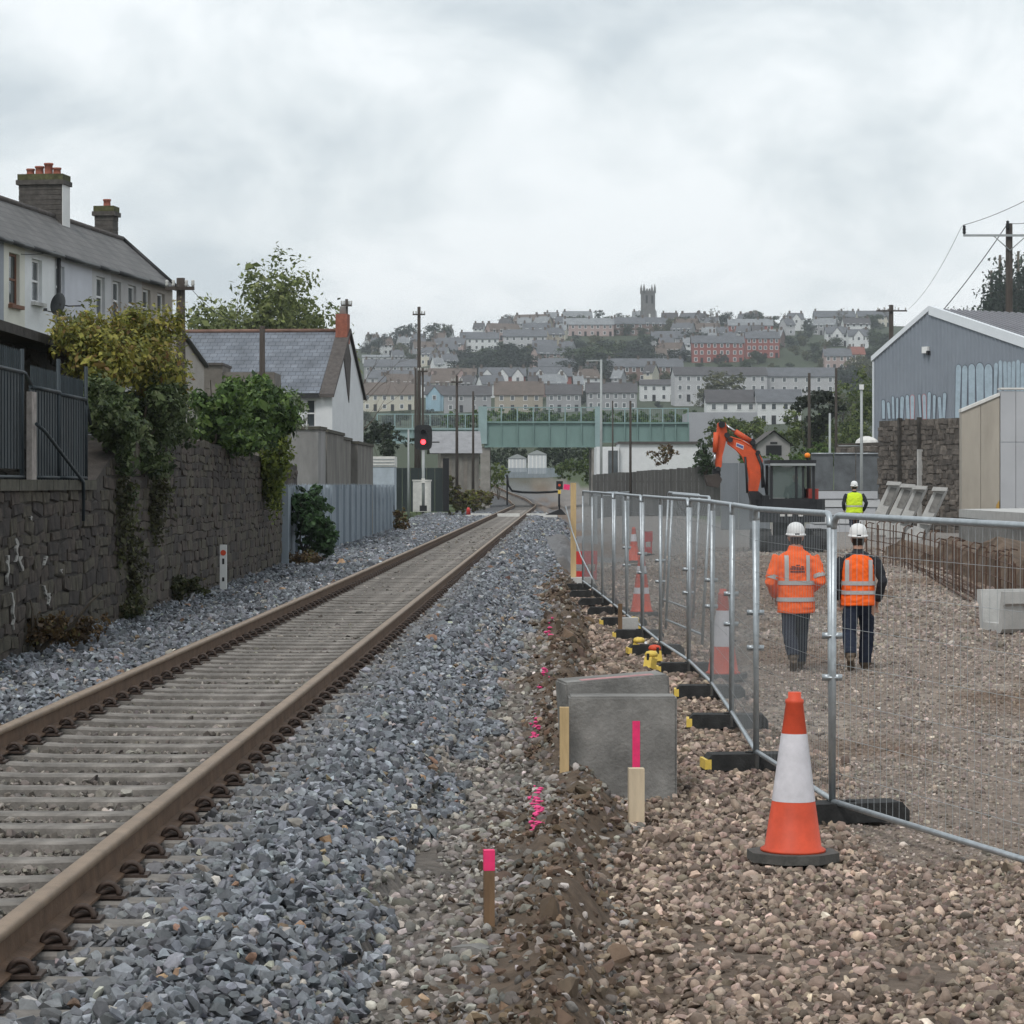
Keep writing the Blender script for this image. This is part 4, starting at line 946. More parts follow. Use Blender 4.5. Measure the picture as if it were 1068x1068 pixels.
# ------------------------------------------------------------------ palisade, stepped wall, white house
m_pal = mat('grey_palisade_steel', (0.26, 0.30, 0.34), 0.55, 0.15, 2.5, metal=0.3, stretch=(1, 1, 0.2))
A, B = Vector((-5.22, 61.5, 0.32)), Vector((-4.98, 112.0, 0.36)); d = B-A; Ln = d.length
t = thing('palisade_fence', 'pale grey steel palisade fence beyond the stone wall', 'fence', A, math.atan2(d.y, d.x))
n = int(Ln/0.165)
b = MB(); b.add([(-0.062, 0, 0.04), (-0.03, -0.022, 0.04), (0.03, -0.022, 0.04), (0.062, 0, 0.04), (-0.062, 0, 1.72), (-0.03, -0.022, 1.80), (0.03, -0.022, 1.80), (0.062, 0, 1.72), (0, -0.012, 1.9)], [(0, 1, 5, 4), (1, 2, 6, 5), (2, 3, 7, 6), (4, 5, 8), (5, 6, 8), (6, 7, 8)])
o = b.build('pale', m_pal); pme = o.data; bpy.data.objects.remove(o)
for i in range(n): inst(pme, 'pale', t, (0.08+i*Ln/n, 0, rnd.uniform(-0.02, 0.02)), (rnd.uniform(-0.01, 0.01), 0, 0))
for z_ in (0.45, 1.45): MB().box(0, Ln, 0.006, 0.05, z_, z_+0.05).build('rail', m_pal, t)
for i in range(19): MB().box(i*Ln/18-0.06, i*Ln/18+0.06, -0.10, 0.13, -0.2, 1.86).build('post', m_pal, t)
m_rend = mat('stained_grey_render', (0.23, 0.225, 0.22), 0.92, 0.3, 1.3, 0.2, 20, stretch=(1, 1, 0.35), detail=9)
m_rendd = mat('dark_streaked_render', (0.17, 0.16, 0.145), 0.92, 0.45, 1.6, 0.2, 20, stretch=(1, 1, 0.3), detail=9)
t = thing('stepped_wall', 'stained grey garden wall stepping down behind the palisade', 'wall', (0, 0, 0))
for (ua, ub, vt, Ya, Yb, mm) in ((300, 332, 448, 75, 76.5, m_rend), (331, 341, 451, 77, 83, m_rendd), (340, 351, 457, 83.1, 89, m_rendd), (350.5, 373, 463, 89.1, 97, m_rendd)):
    xa, xb = XU(ua, Ya), XU(ub, Ya); zt = ZV(vt, Ya)
    MB().prism([(xa, Ya, 0.2), (xb, Ya, 0.2), (xb+0.1, Yb, 0.2), (xa+0.1, Yb, 0.2)], (0, 0, zt-0.2)).build('wall_section', mm, t)
    MB().prism([(xa-0.03, Ya-0.05, zt+0.002), (xb+0.05, Ya-0.05, zt+0.002), (xb+0.15, Yb, zt+0.002), (xa+0.07, Yb, zt+0.002)], (0, 0, 0.09)).build('coping', m_cope, t)
# white house
HW = Vector((XU(346.5, 110), 110, 0.3)); tr = R(-6)
t = thing('white_house', 'white rendered house with blue grey slate roof and gable end', 'house', HW, tr)
# local: -x to the left along the long wall, +y away
ez, rz_, D_, Lh = 5.75, 8.35, 8.0, 13.0
m_wr = mat('white_render', (0.63, 0.64, 0.65), 0.9, 0.08, 1.5, 0.05, 20, detail=8)
b = MB(); wx0, wx1 = XU(318, 110)-HW.x, XU(329, 110)-HW.x
b2 = MB(); facade(b2, Lh, -0.3, ez, [(Lh+wx0, Lh+wx1, ZV(446, 110)-0.3, ZV(416, 110)-0.3)])
for i, p in enumerate(b2.v): b2.v[i] = (p[0]-Lh, p[1], p[2])
b2.add([(0, 0, -0.3), (0, D_, -0.3), (0, D_, ez), (0, D_/2, rz_), (0, 0, ez)], [(0, 1, 2, 3, 4)]); b2.add([(-Lh, 0, -0.3), (-Lh, D_, -0.3), (-Lh, D_, ez), (-Lh, D_/2, rz_), (-Lh, 0, ez)], [(0, 1, 2, 3, 4)]); b2.add([(0, D_, -0.3), (-Lh, D_, -0.3), (-Lh, D_, ez), (0, D_, ez)], [(0, 1, 2, 3)])
b2.build('wall', m_wr, t)
sash(t, wx0, wx1, ZV(446, 110)-0.3, ZV(416, 110)-0.3, 0.1, m_wf)
m_slate2 = slate_mat('blue_slate', (0.115, 0.13, 0.155), (0.145, 0.16, 0.185))
rb_ = MB(); k_ = (rz_-ez)/(D_/2)
rb_.add([(-Lh-0.1, -0.25, ez-0.25*k_+0.04), (-0.5, -0.25, ez-0.25*k_+0.04), (-0.5, D_/2, rz_+0.04), (-Lh-0.1, D_/2, rz_+0.04), (-0.5, D_+0.25, ez-0.25*k_+0.04), (-Lh-0.1, D_+0.25, ez-0.25*k_+0.04)], [(0, 1, 2, 3), (3, 2, 4, 5)])
rf = rb_.build('roof', m_slate2, t, uvf=uvr)
MB().tube([(-Lh, D_/2, rz_+0.08), (-0.3, D_/2, rz_+0.08)], 0.09, 6).build('ridge', mat('dull_ridge_tile', (0.19, 0.115, 0.09), 0.9, 0.3, 3), rf)
b = MB(); b.add([(-0.48, -0.3, ez-0.15), (0.12, -0.3, ez-0.15), (0.12, D_/2, rz_+0.16), (-0.48, D_/2, rz_+0.16), (0.12, D_+0.3, ez-0.15), (-0.48, D_+0.3, ez-0.15), (-0.48, -0.3, ez-0.3), (0.12, -0.3, ez-0.3), (0.12, D_/2, rz_), (0.12, D_+0.3, ez-0.3)], [(0, 1, 2, 3), (3, 2, 4, 5), (0, 6, 7, 1), (1, 7, 8, 2), (2, 8, 9, 4)])
b.build('verge_slates', m_ridge, rf)
MB().box(-Lh, -0.5, -0.33, -0.22, ez-0.32, ez-0.17).build('gutter', m_gutter, t)
MB().box(-0.45, 0.05, D_/2-0.6, D_/2+0.1, rz_-0.5, rz_+0.75).build('chimney', mat('red_brick', (0.26, 0.095, 0.065), 0.9, 0.25, 6), rf)
MB().lathe([(0.15, 0), (0.13, 0.3), (0.16, 0.33), (0.1, 0.34)], (-0.2, D_/2-0.25, rz_+0.75), 10).build('chimney_pot', m_concl, rf)
b = MB(); b.prism([(0.02, 2.6, rz_-1.0), (0.02, 4.0, rz_-3.0), (0.02, 4.5, rz_-1.1), (0.02, 3.8, rz_-0.4)], (0.02, 0, 0)); b.build('lead_flashing', m_ridge, t)
# low outbuilding in front of the roof
t = thing('outbuilding', 'dull brown flat outbuilding in front of the slate roof', 'building', (0, 0, 0))
b = MB(); b.box(XU(196, 103), XU(232, 103), 103, 106, 0.3, ZV(381, 103)); b.box(XU(232, 103), XU(286, 103), 103.1, 106, 0.3, ZV(388, 103)); b.build('wall', mat('brown_render', (0.15, 0.135, 0.12), 0.9, 0.25, 2), t)
MB().box(XU(195.5, 103), XU(233, 103), 102.9, 106.1, ZV(381, 103), ZV(378.5, 103)).build('coping', m_ridge, t)

# ------------------------------------------------------------------ trees near the line
def branch(mb, p, d, r, ln, lvl, rg, tips, spread=0.55):
    pts = [p.copy()]; rs = [r]; q = p.copy(); dd = d.copy()
    for i in range(4):
        dd = (dd+Vector((rg.gauss(0, 0.12), rg.gauss(0, 0.12), rg.gauss(0.05, 0.08)))).normalized(); q = q+dd*ln/4; pts.append(q.copy()); rs.append(r*(1-0.14*(i+1)))
    mb.tube(pts, rs, 5 if lvl > 1 else 7, cap=False)
    if lvl <= 2: tips.append(q.copy()); tips.append(pts[2].copy())
    if lvl > 0:
        for k in range(rg.choice((2, 3, 3))):
            nd = (dd+Vector((rg.gauss(0, spread), rg.gauss(0, spread), rg.gauss(0.1, spread*0.6)))).normalized()
            branch(mb, pts[rg.choice((3, 4, 4))], nd, rs[-1]*0.72, ln*rg.uniform(0.6, 0.85), lvl-1, rg, tips, spread)
base = Vector((XU(292, 150), 150, 0.5))
t = thing('ash_tree', 'tall loose leafed tree behind the slate roofed white house', 'tree', base)
mb = MB(); tips = []; rg = random.Random(15)
for (dx, lean, ln, rr) in ((-2.2, -0.20, 4.2, 0.16), (-1.0, -0.05, 5.0, 0.2), (0.3, 0.03, 5.4, 0.24), (1.3, 0.14, 4.6, 0.2), (2.2, 0.2, 4.2, 0.15)):
    branch(mb, Vector((dx, rg.uniform(-0.5, 0.5), 0)), Vector((lean, 0, 1)).normalized(), rr, ln, 3, rg, tips, 0.42)
mb.build('trunk', m_bark, t)
tips = [q for q in tips if q.z > 7.8 and q.z < 14.6 and -4.6 < q.x < 3.9]
foliage('crown', [((q.x, q.y, q.z), (rg.uniform(0.45, 0.85),)*3) for q in tips]+[((-0.5, 0, 10.5), (2.6, 1.5, 2.6), 0.35), ((1.6, 0, 10.5), (2.4, 1.5, 2.6), 0.35), ((-3.0, 0, 10.2), (1.3, 1.2, 1.8), 0.4), ((3.0, 0, 9.6), (1.3, 1.2, 1.6), 0.4)], 10000, 0.17, [(0.05, 0.065, 0.025), (0.11, 0.14, 0.045), (0.18, 0.21, 0.07), (0.26, 0.28, 0.11)], t, 16, shell=0.0, clump=0.36)

# ------------------------------------------------------------------ poles
def pole(u, vtop, Y, zb, r, lab, arms=(), cat='pole', mm=None, lean=0.0, extra=None):
    x_ = XU(u, Y); h = ZV(vtop, Y)-zb
    t = thing('utility_pole', lab, cat, (x_, Y, zb), 0, 'poles beside the railway')
    t.rotation_euler[1] = lean
    MB().tube([(0, 0, -0.3), (0, 0, h*0.5), (0, 0, h)], [r*1.15, r, r*0.85], 10).build('shaft', mm or m_wood, t)
    for (dz, wd) in arms:
        a_ = MB().cbox((0, -r-0.04, h-dz), (wd, 0.09, 0.09)).build('crossarm', m_wood, t)
        for s_ in (-1, -0.5, 0.5, 1): MB().lathe([(0.03, 0), (0.05, 0.05), (0.035, 0.1), (0.05, 0.14), (0.02, 0.17)], (s_*wd*0.45, -r-0.04, h-dz+0.05), 8).build('insulator', m_concl, a_)
    return t
pole(188.5, 290, 70, 2.0, 0.13, 'dark wooden pole at the far end of the left terrace', [(0.28, 0.75)])
pole(273.5, 340, 84, 0.4, 0.10, 'brown wooden pole in front of the slate roof')
pole(361.5, 312, 125, 0.5, 0.08, 'thin pole rising beside the white house chimney', [(0.3, 0.5)])
pole(437, 320, 172, 0.6, 0.12, 'tallest dark pole rising above the signal', [(0.5, 0.8)])
pole(433.5, 384, 165, 0.6, 0.08, 'shorter dark pole close left of the tallest pole')
pole(441, 384, 164, 0.6, 0.07, 'shorter dark pole close right of the tallest pole', [(0.2, 0.6)])
pole(476.5, 392, 168, 0.6, 0.09, 'wooden pole in front of the grey roofed cabin', [(0.4, 0.7)])
pole(493.5, 408, 178, 0.6, 0.08, 'wooden pole with a white top left of the bridge')
pole(657.5, 418, 150, 0.2, 0.07, 'thin dark pole in front of the white low building')
pole(639, 418, 170, 0.2, 0.05, 'second thin dark pole near the bridge pier')
pole(872, 384, 170, 0.3, 0.09, 'brown pole on the bank near the white cottage', lean=0.0)
pole(844, 389, 182, 0.3, 0.11, 'stout pole stump above the dark tree on the bank')
pole(929.5, 318, 175, 0.3, 0.17, 'brown pole left of the grey shed roof', [(0.4, 2.0)])
m_gpole = mat('pale_grey_column', (0.33, 0.35, 0.35), 0.6, 0.1, 3, metal=0.3)
t = pole(898.5, 405, 105, 0.3, 0.06, 'pale steel camera mast beside the grey shed', cat='mast', mm=m_gpole)
MB().cbox((0, 0, ZV(405, 105)-0.25), (0.16, 0.16, 0.2)).build('camera_head', m_white, t); MB().tube([(0, 0, 3.4), (-0.9, 0, 3.4)], 0.02, 6).build('bracket', m_gpole, t)
pole(865.5, 431, 118, 0.3, 0.06, 'short pale steel post by the green bank', cat='mast', mm=m_gpole)
pole(426, 448, 150, 0.6, 0.06, 'thin pale post left of the red signal', cat='mast', mm=m_gpole)
t = pole(627, 375, 190, 0.2, 0.09, 'pale street lamp column standing by the bridge', cat='street lamp', mm=m_gpole)
MB().tube([(0, 0, ZV(376.5, 190)-0.2), (-0.7, 0, ZV(376.5, 190)-0.16)], 0.05, 6).build('arm', m_gpole, t); MB().cbox((-0.8, 0, ZV(376.5, 190)-0.18), (0.5, 0.2, 0.1)).build('lamp_head', m_gpole, t)
t = pole(477, 393, 169.5, 0.6, 0.02, 'thin earth cable strapped on the cabin pole', cat='cable', mm=m_black)
# pole behind the shed with its crossarm
Yp = 135
t = thing('utility_pole', 'dark power pole with a pale steel crossarm behind the grey shed', 'pole', (XU(1052.5, Yp), Yp, 1), 0, 'poles beside the railway')
hp = ZV(233, Yp)-1
MB().tube([(0, 0, 0), (0, 0, hp)], [0.22, 0.17], 10).build('shaft', m_wood, t)
za = ZV(246, Yp)-1
a_ = MB().cbox((0, -0.25, za), (4.7, 0.1, 0.11)).build('crossarm', m_gpole, t)
for s_ in (-1, 1): MB().tube([(s_*0.85, -0.25, za), (0, -0.24, za-0.75)], 0.03, 6).build('strut', m_gpole, t)
for s_ in (-2.3, -0.12, 2.3): MB().lathe([(0.04, 0), (0.10, 0.08), (0.06, 0.16), (0.10, 0.24), (0.06, 0.32), (0.09, 0.4), (0.02, 0.45)], (s_, -0.25, za+0.06 if abs(s_) > 1 else za+0.3), 10).build('insulator', m_dark, a_)
def wire(lab, pts, r=0.014):
    b = MB(); out = []
    for i in range(len(pts)-1):
        a, c = Vector(pts[i]), Vector(pts[i+1]); sag = (c-a).length*0.012
        for k in range(12 if i == len(pts)-2 else 11):
            f = k/11; q = a.lerp(c, f); q.z -= sag*4*f*(1-f); out.append(q)
    b.tube(out, r, 4); tag(b.build('overhead_wire', m_black), lab, 'wire', 'overhead wires')
wire('wire from the steel crossarm tip running to the upper right', [P(1004, 235, Yp), P(1110, 186, Yp-18)], 0.015)
wire('wire from the power pole top running to the right', [P(1052, 233, Yp), P(1110, 218, Yp-18)], 0.015)
wire('faint wire dropping from the crossarm tip to the brown pole', [P(1003, 236, Yp), P(948, 322, 175)], 0.012)
wire('dark stay wire sloping down from the power pole to the shed roof', [P(1049, 236, Yp), P(1018, 280, Yp), P(984, 323, Yp+2)], 0.022)
wire('thin wire from the terrace pole toward the white house', [P(196, 297, 70), P(262, 330, 110)], 0.010)
wire('wire across the white wall of the terrace house', [P(22, 265, 71), P(58, 262, 74.2)], 0.012)
# ------------------------------------------------------------------ signal, relay case, hoarding, bushes
Ysg = 150
t = thing('railway_signal', 'railway colour light signal showing red beside the track', 'signal', (XU(441.5, Ysg), Ysg, 0.7))
MB().tube([(0, 0, 0), (0, 0, 3.5)], 0.085, 12).build('post', m_gpole, t); MB().cbox((0, 0, 0.15), (0.40, 0.4, 0.32)).build('base', m_black, t)
b = MB(); pts = []
for k in range(24):
    a = 2*math.pi*k/24; sx = math.copysign(abs(math.cos(a))**0.45, math.cos(a)); sz = math.copysign(abs(math.sin(a))**0.45, math.sin(a)); pts.append((0.5*sx, -0.1, 4.12+0.70*sz))
b.prism(pts, (0, 0.06, 0)); b.build('backboard', m_black, t); MB().box(-0.25, 0.25, -0.04, 0.3, 3.6, 4.6).build('housing', m_black, t)
for k, (zz, mm) in enumerate(((3.86, glow_mat('red_aspect', (1.0, 0.03, 0.04), 6.0)), (4.40, m_dark))):
    MB().tube([(0, -0.101, zz), (0, -0.13, zz)], 0.135, 16).build('lens', mm, t)
    MB().tube([(0.17*math.cos(R(a)), -0.26, zz+0.17*math.sin(R(a))) for a in range(-20, 201, 20)], 0.022, 5, flat=6).build('hood', m_black, t)
MB().tube([(0.5, 0, 3.85), (0.9, 0, 3.85)], 0.04, 6).build('sighting_arm', m_black, t); MB().cbox((0, -0.1, 1.7), (0.2, 0.1, 0.25)).build('number_plate', m_wpaint, t)
t = thing('relay_cabinet', 'pale grey relay cabinet at the foot of the red signal', 'cabinet', (XU(440, 151), 151.2, 0.65))
MB().box(-0.5, 0.5, -0.3, 0.3, 0, 1.72).build('case', m_wpaint, t); MB().box(-0.54, 0.54, -0.34, 0.34, 1.72, 1.8).build('lid', m_wpaint, t); MB().box(-0.46, -0.01, -0.315, -0.302, 0.06, 1.66).build('door', m_wpaint, t); MB().box(0.01, 0.46, -0.315, -0.302, 0.06, 1.66).build('door', m_wpaint, t)
m_dgreen = mat('dark_green_sheet', (0.028, 0.038, 0.038), 0.7, 0.25, 2, stretch=(1, 1, 0.2))
t = thing('hoarding', 'dark green sheet hoarding behind the signal', 'hoarding', (XU(411, 156), 156, 0.6))
wd = XU(462, 156)-XU(411, 156)
for i in range(6): MB().box(wd*i/6+0.01, wd*(i+1)/6-0.01, -0.02*(i % 2), 0.03, 0, ZV(488, 156)-0.6).build('panel', m_dgreen, t)
MB().box(wd, wd+0.35, -0.12, 0.25, 0, ZV(478, 156)-0.6).build('end_post', m_dark, t)
shrub('leafy_bush', 'brown and yellow green bushes on the left bank before the bridge', (XU(480, 158), 158, 0.7), [B3(470, 515, 157, 12, 0.9, 17), B3(482, 522, 158, 10, 0.8, 11), B3(494, 520, 163, 10, 0.8, 12), B3(505, 522, 168, 10, 0.8, 10)], 3000, 0.10, [(0.06, 0.045, 0.025), (0.11, 0.08, 0.035), (0.14, 0.15, 0.03), (0.22, 0.22, 0.05)], 31)
shrub('weed_patch', 'rusty brown weeds at the end of the palisade', (XU(418, 108), 108, 0.4), [B3(418, 545, 107, 9, 0.7, 12)], 700, 0.06, BRN, 32)
shrub('leafy_bush', 'dark round bush left of the signal', (XU(402, 180), 180, 1), [B3(398, 458, 180, 20, 1.5, 16), B3(412, 462, 178, 13, 1.2, 12)], 2600, 0.11, [(0.015, 0.022, 0.014), (0.03, 0.045, 0.025), (0.05, 0.07, 0.035)], 33)
t = thing('parked_trailer', 'pale slatted trailer body behind the palisade end', 'trailer', (XU(395, 125), 125, 0.5))
MB().box(-0.72, 0.72, 0, 2.5, 0.5, ZV(487, 125)-0.5).build('body', mat('pale_blue_steel', (0.38, 0.43, 0.48), 0.6, 0.15, 2), t); MB().box(-0.75, 0.75, -0.03, 2.5, ZV(487, 125)-0.498, ZV(476, 125)-0.5).build('slatted_top', m_wpaint, t)
for k in range(3): MB().box(-0.74, 0.74, -0.05, -0.031, ZV(486-3.2*k, 125)-0.5, ZV(485-3.2*k, 125)-0.5).build('slat', m_gpole, t)
MB().box(-0.6, 0.7, -0.06, 0, 0.55, 1.1).build('tail_panel', m_dark, t); MB().box(-0.62, 0.72, -0.09, -0.061, 1.12, 1.22).build('yellow_bar', m_yellow, t)
# cabin by the bridge
t = thing('trackside_cabin', 'low grey roofed cabin left of the railway bridge', 'building', (XU(474, 190), 190, 0.8), R(4))
wd = XU(500, 190)-XU(448, 190); zt = ZV(472, 190)-0.8; zr = ZV(449, 190)-0.8
b = MB(); b.box(-wd/2+0.8, wd/2, 0, 5, 0, zt); b.build('wall', mat('drab_wall', (0.19, 0.17, 0.15), 0.9, 0.25, 1.5), t)
b = MB(); b.add([(-wd/2, -0.4, zt-0.05), (wd/2+0.2, -0.4, zt-0.05), (wd/2+0.2, 2.6, zr), (-wd/2, 2.6, zr), (wd/2+0.2, 5.4, zt-0.05), (-wd/2, 5.4, zt-0.05)], [(0, 1, 2, 3), (3, 2, 4, 5), (1, 4, 2)]); b.build('roof', mat('grey_sheet_roof', (0.24, 0.24, 0.25), 0.7, 0.15, 2), t)
for i in range(5): MB().box(-wd/2+1.0+i*0.55, -wd/2+1.3+i*0.55, -0.06, -0.002, 0.2, zt-0.3).build('batten', m_rendd, t)

# ------------------------------------------------------------------ bridge
Yb = 215
m_teal = mat('teal_bridge_paint', (0.155, 0.235, 0.22), 0.6, 0.14, 0.8, stretch=(1, 1, 0.4), detail=8)
m_teal2 = mat('pale_teal_paint', (0.24, 0.325, 0.33), 0.6, 0.12, 1)
t = thing('railway_bridge', 'teal green girder road bridge crossing the line', 'bridge', (0, Yb, 0.4))
def bz(v): return ZV(v, Yb)-0.4
xa, xm, xb_ = XU(392, Yb), XU(505, Yb), XU(719, Yb)
g = MB().box(xm, XU(624, Yb), 0, 0.35, bz(466), bz(440)).build('girder', m_teal, t)
g2 = MB().box(XU(624, Yb)+0.02, xb_, 0.01, 0.36, bz(461), bz(441)).build('girder', m_teal, t)
g3 = MB().box(xa, xm-0.02, 0.01, 0.36, bz(462), bz(447)).build('girder', m_teal2, t)
for gg, x0_, x1_, z0_, z1_, npan in ((g, xm, XU(624, Yb), bz(466), bz(440), 7), (g2, XU(624, Yb), xb_, bz(461), bz(441), 7), (g3, xa, xm, bz(462), bz(447), 6)):
    mm = m_teal2 if gg is g3 else m_teal
    MB().box(x0_+0.03, x1_-0.03, -0.18, -0.002, z1_-0.10, z1_+0.05).build('flange', mm, gg); MB().box(x0_+0.03, x1_-0.03, -0.18, -0.002, z0_-0.05, z0_+0.08).build('flange', mm, gg)
    for i in range(npan+1):
        xx = x0_+0.08+(x1_-x0_-0.16)*i/npan; MB().box(xx-0.04, xx+0.04, -0.15, -0.004, z0_+0.082, z1_-0.102).build('stiffener', mm, gg)
    pr = MB().box(x0_+0.03, x1_-0.03, 0.05, 0.12, z1_+1.12, z1_+1.2).build('parapet_rail', m_teal2, t)
    for i in range(npan+1):
        xx = x0_+0.1+(x1_-x0_-0.2)*i/npan; MB().box(xx-0.045, xx+0.045, 0.05, 0.13, z1_+0.05, z1_+1.119).build('parapet_post', m_teal2, t)
    b = MB()
    for i in range(int((x1_-x0_)/0.16)): b.tube([(x0_+0.16*i, 0.08, z1_+0.05), (x0_+0.16*i, 0.08, z1_+1.12)], 0.012, 3, cap=False)
    b.build('parapet_mesh', m_teal2, t)
MB().box(xa, xb_, 0.37, 7.5, bz(455), bz(447)).build('deck', m_concrete, t)
for u0, u1 in ((499, 508), (620.5, 628)): MB().box(XU(u0, Yb), XU(u1, Yb), -0.28, 0.45, bz(463) if u0 < 600 else bz(468), bz(424)).build('pilaster', m_teal2, t)
m_abut = mat('abutment_stone', (0.25, 0.235, 0.215), 0.92, 0.3, 1.2, 0.3, 10)
MB().box(XU(501, Yb), XU(511, Yb), 0.0, 7, -0.5, bz(466.3)).build('abutment', m_abut, t); MB().box(XU(617, Yb), XU(631, Yb), 0.0, 7, -0.5, bz(468.3)).build('abutment', m_abut, t)
shrub('hedge', 'hedge showing above the bridge deck behind the parapet', (XU(560, 235), 235, 1), [B3(u_, 438, 236, 22, 1.0, 9) for u_ in range(480, 720, 26)], 6000, 0.16, GREEN, 41, stem_n=0)
# grey block at the right end of the bridge
tag(MB().box(XU(718, 225), XU(790, 225), 225, 233, 0.3, ZV(430, 225)).build('plain_grey_building', mat('pale_grey_render', (0.33, 0.335, 0.36), 0.9, 0.08, 0.6)), 'plain pale grey wall at the right end of the bridge', 'building')
# behind and under the bridge
m_cab = mat('white_container', (0.55, 0.57, 0.59), 0.6, 0.1, 1, stretch=(4, 1, 0.3))
for k, (u0, u1, vt, Y_) in enumerate(((530, 549, 478, 305), (550.5, 570, 474, 300))):
    t = thing('storage_container', ['left white storage container under the bridge', 'right white storage container under the bridge'][k], 'container', (XU((u0+u1)/2, Y_), Y_, 2.2), 0, 'white containers beyond the bridge')
    hw_ = XU(u1, Y_)-XU(u0, Y_); zz = ZV(vt, Y_)-2.2
    MB().box(-hw_/2, hw_/2, 0, 4, -0.4, zz).build('body', m_cab, t)
    for i in range(5): MB().box(-hw_/2+hw_*i/5+0.05, -hw_/2+hw_*i/5+0.18, -0.05, -0.002, 0, zz-0.1).build('rib', m_white, t)
    b = MB(); b.add([(-hw_/2-0.1, -0.1, zz), (hw_/2+0.1, -0.1, zz), (hw_/2+0.1, 4, zz), (-hw_/2-0.1, 4, zz), (0, -0.1, zz+0.5), (0, 4, zz+0.5)], [(0, 1, 4), (2, 3, 5), (0, 4, 5, 3), (1, 2, 5, 4)]); b.build('roof', m_gpole, t)
t = thing('palisade_fence', 'distant blue grey palisade under the bridge', 'fence', (XU(526, 290), 290, 1.4))
for i in range(50): MB().box(i*0.125, i*0.125+0.095, -0.01, 0.01, 0, ZV(488, 290)-1.4).build('pale', m_pal, t)
MB().box(0, 6.3, 0.012, 0.05, 1.5, 1.6).build('rail', m_pal, t)
shrub('leafy_bush', 'yellow green bush beneath the left end of the bridge', (XU(520, 240), 240, 0.7), [B3(517, 500, 240, 8, 0.8, 12), B3(524, 495, 245, 8, 0.8, 10)], 900, 0.13, [(0.05, 0.08, 0.02), (0.12, 0.16, 0.03), (0.2, 0.24, 0.05)], 43)
shrub('leafy_bush', 'green bush beneath the right end of the bridge', (XU(598, 250), 250, 0.8), [B3(592, 490, 250, 13, 1, 14), B3(605, 484, 255, 14, 1, 14), B3(613, 495, 240, 10, 1, 12)], 1800, 0.14, [(0.03, 0.05, 0.018), (0.07, 0.11, 0.025), (0.14, 0.18, 0.04)], 44, stem_n=0)
shrub('hedge', 'dark tree belt behind the containers under the bridge', (XU(555, 335), 335, 3), [B3(u_, 476, 335, 24, 2, 14) for u_ in range(505, 640, 22)], 5000, 0.2, [(0.015, 0.025, 0.012), (0.03, 0.05, 0.022), (0.05, 0.075, 0.03)], 45, stem_n=0)
# black barrier cable and dwarf signal at the far end of the straight
b = MB(); b.tube([P(529, 497, 225), P(530, 506, 225), P(534, 512, 225), P(545, 513.5, 225), P(560, 513.8, 225), P(575, 513.2, 225), P(583, 512.5, 225)], 0.10, 7)
bc = thing('barrier_cable', 'black flexible barrier slung low across the distant rails', 'barrier', (0, 0, 0)); b.build('cable', m_black, bc)
for u_, v_ in ((529, 497), (583, 512)): p_ = P(u_, v_, 225.05); MB().box(p_.x-0.07, p_.x+0.07, 225.0, 225.14, gz1(p_.x, 225)-0.1, p_.z+0.1).build('post', m_black, bc)
t = thing('dwarf_signal', 'small black post signal with a red disc right of the rails', 'signal', (XU(583.5, 140), 140, 0.6))
MB().tube([(0, 0, 0), (0, 0, 1.5)], 0.04, 8).build('post', m_black, t); b = MB(); b.prism([(-0.75, -0.2, 0), (0.35, -0.2, 0), (0.1, -0.2, 0.3), (0, -0.2, 0.3)], (0, 0.4, 0)); b.build('foot', m_black, t)
MB().cbox((0, -0.02, 1.55), (0.34, 0.12, 0.42)).build('head', m_dark, t); MB().tube([(0, -0.081, 1.55), (0, -0.1, 1.55)], 0.07, 12).build('disc', m_orange, t); MB().cbox((0.0, -0.06, 1.2), (0.16, 0.06, 0.2)).build('plate', m_yellow, t)
tag(MB().cbox((0, 0, 0), (0.32, 0.04, 0.28), ry=0.1).build('pink_flag', m_pinkp, loc=P(591, 508, 139)), 'small pink flag right of the dwarf signal', 'flag')
t = tag(MB().lathe([(0.13, 0), (0.10, 0.2), (0.12, 0.25), (0.05, 0.4)], n=10).build('red_lamp', m_red, loc=(XU(488.5, 145), 145, 0.55)), 'little red lamp left of the white crossing board', 'lamp')

# ------------------------------------------------------------------ right side background
t = thing('white_building', 'long low white building with a dark roof edge behind the yard', 'building', (0, 205, 0.3))
MB().box(XU(646, 205), XU(730, 205), 0, 7, 0, ZV(463, 205)-0.3).build('wall', m_wr, t); MB().box(XU(645, 205), XU(731, 205), -0.2, 7.2, ZV(463, 205)-0.3, ZV(460.5, 205)-0.3).build('roof_edge', m_ridge, t)
MB().box(XU(622, 205), XU(645.5, 205), -0.5, 6, 0, ZV(466, 205)-0.3).build('wing', m_wr, t); MB().box(XU(634, 205), XU(644, 205), -0.56, -0.502, 1.5, ZV(470, 205)-0.3).build('window', m_glass, t)
m_gbrown = mat('grey_weathered_boards', (0.082, 0.08, 0.077), 0.9, 0.3, 2, stretch=(2, 2, 0.2))
t = thing('board_fence', 'grey weathered vertical board fence across the back of the yard', 'fence', (XU(618, 150), 150, 0.2), R(2))
Lb = XU(752, 150)-XU(618, 150)
n = int(Lb/0.2)
for i in range(n):
    vt = 492-10*i/n; MB().box(i*Lb/n, (i+0.97)*Lb/n, -0.015*(i % 2), 0.03, -0.1, ZV(vt+3, 150)-0.2+rnd.uniform(-0.03, 0.03)).build('board', m_gbrown, t)
for z_ in (0.6, 2.1): MB().box(0, Lb, 0.032, 0.1, z_, z_+0.1).build('rail', m_gbrown, t)
b = MB(); r_ = random.Random(9)
t = thing('scaffold_stack', 'tangled stack of loose galvanised tubes behind the fence end', 'tubes', (XU(636, 95), 95, 0.1), 0)
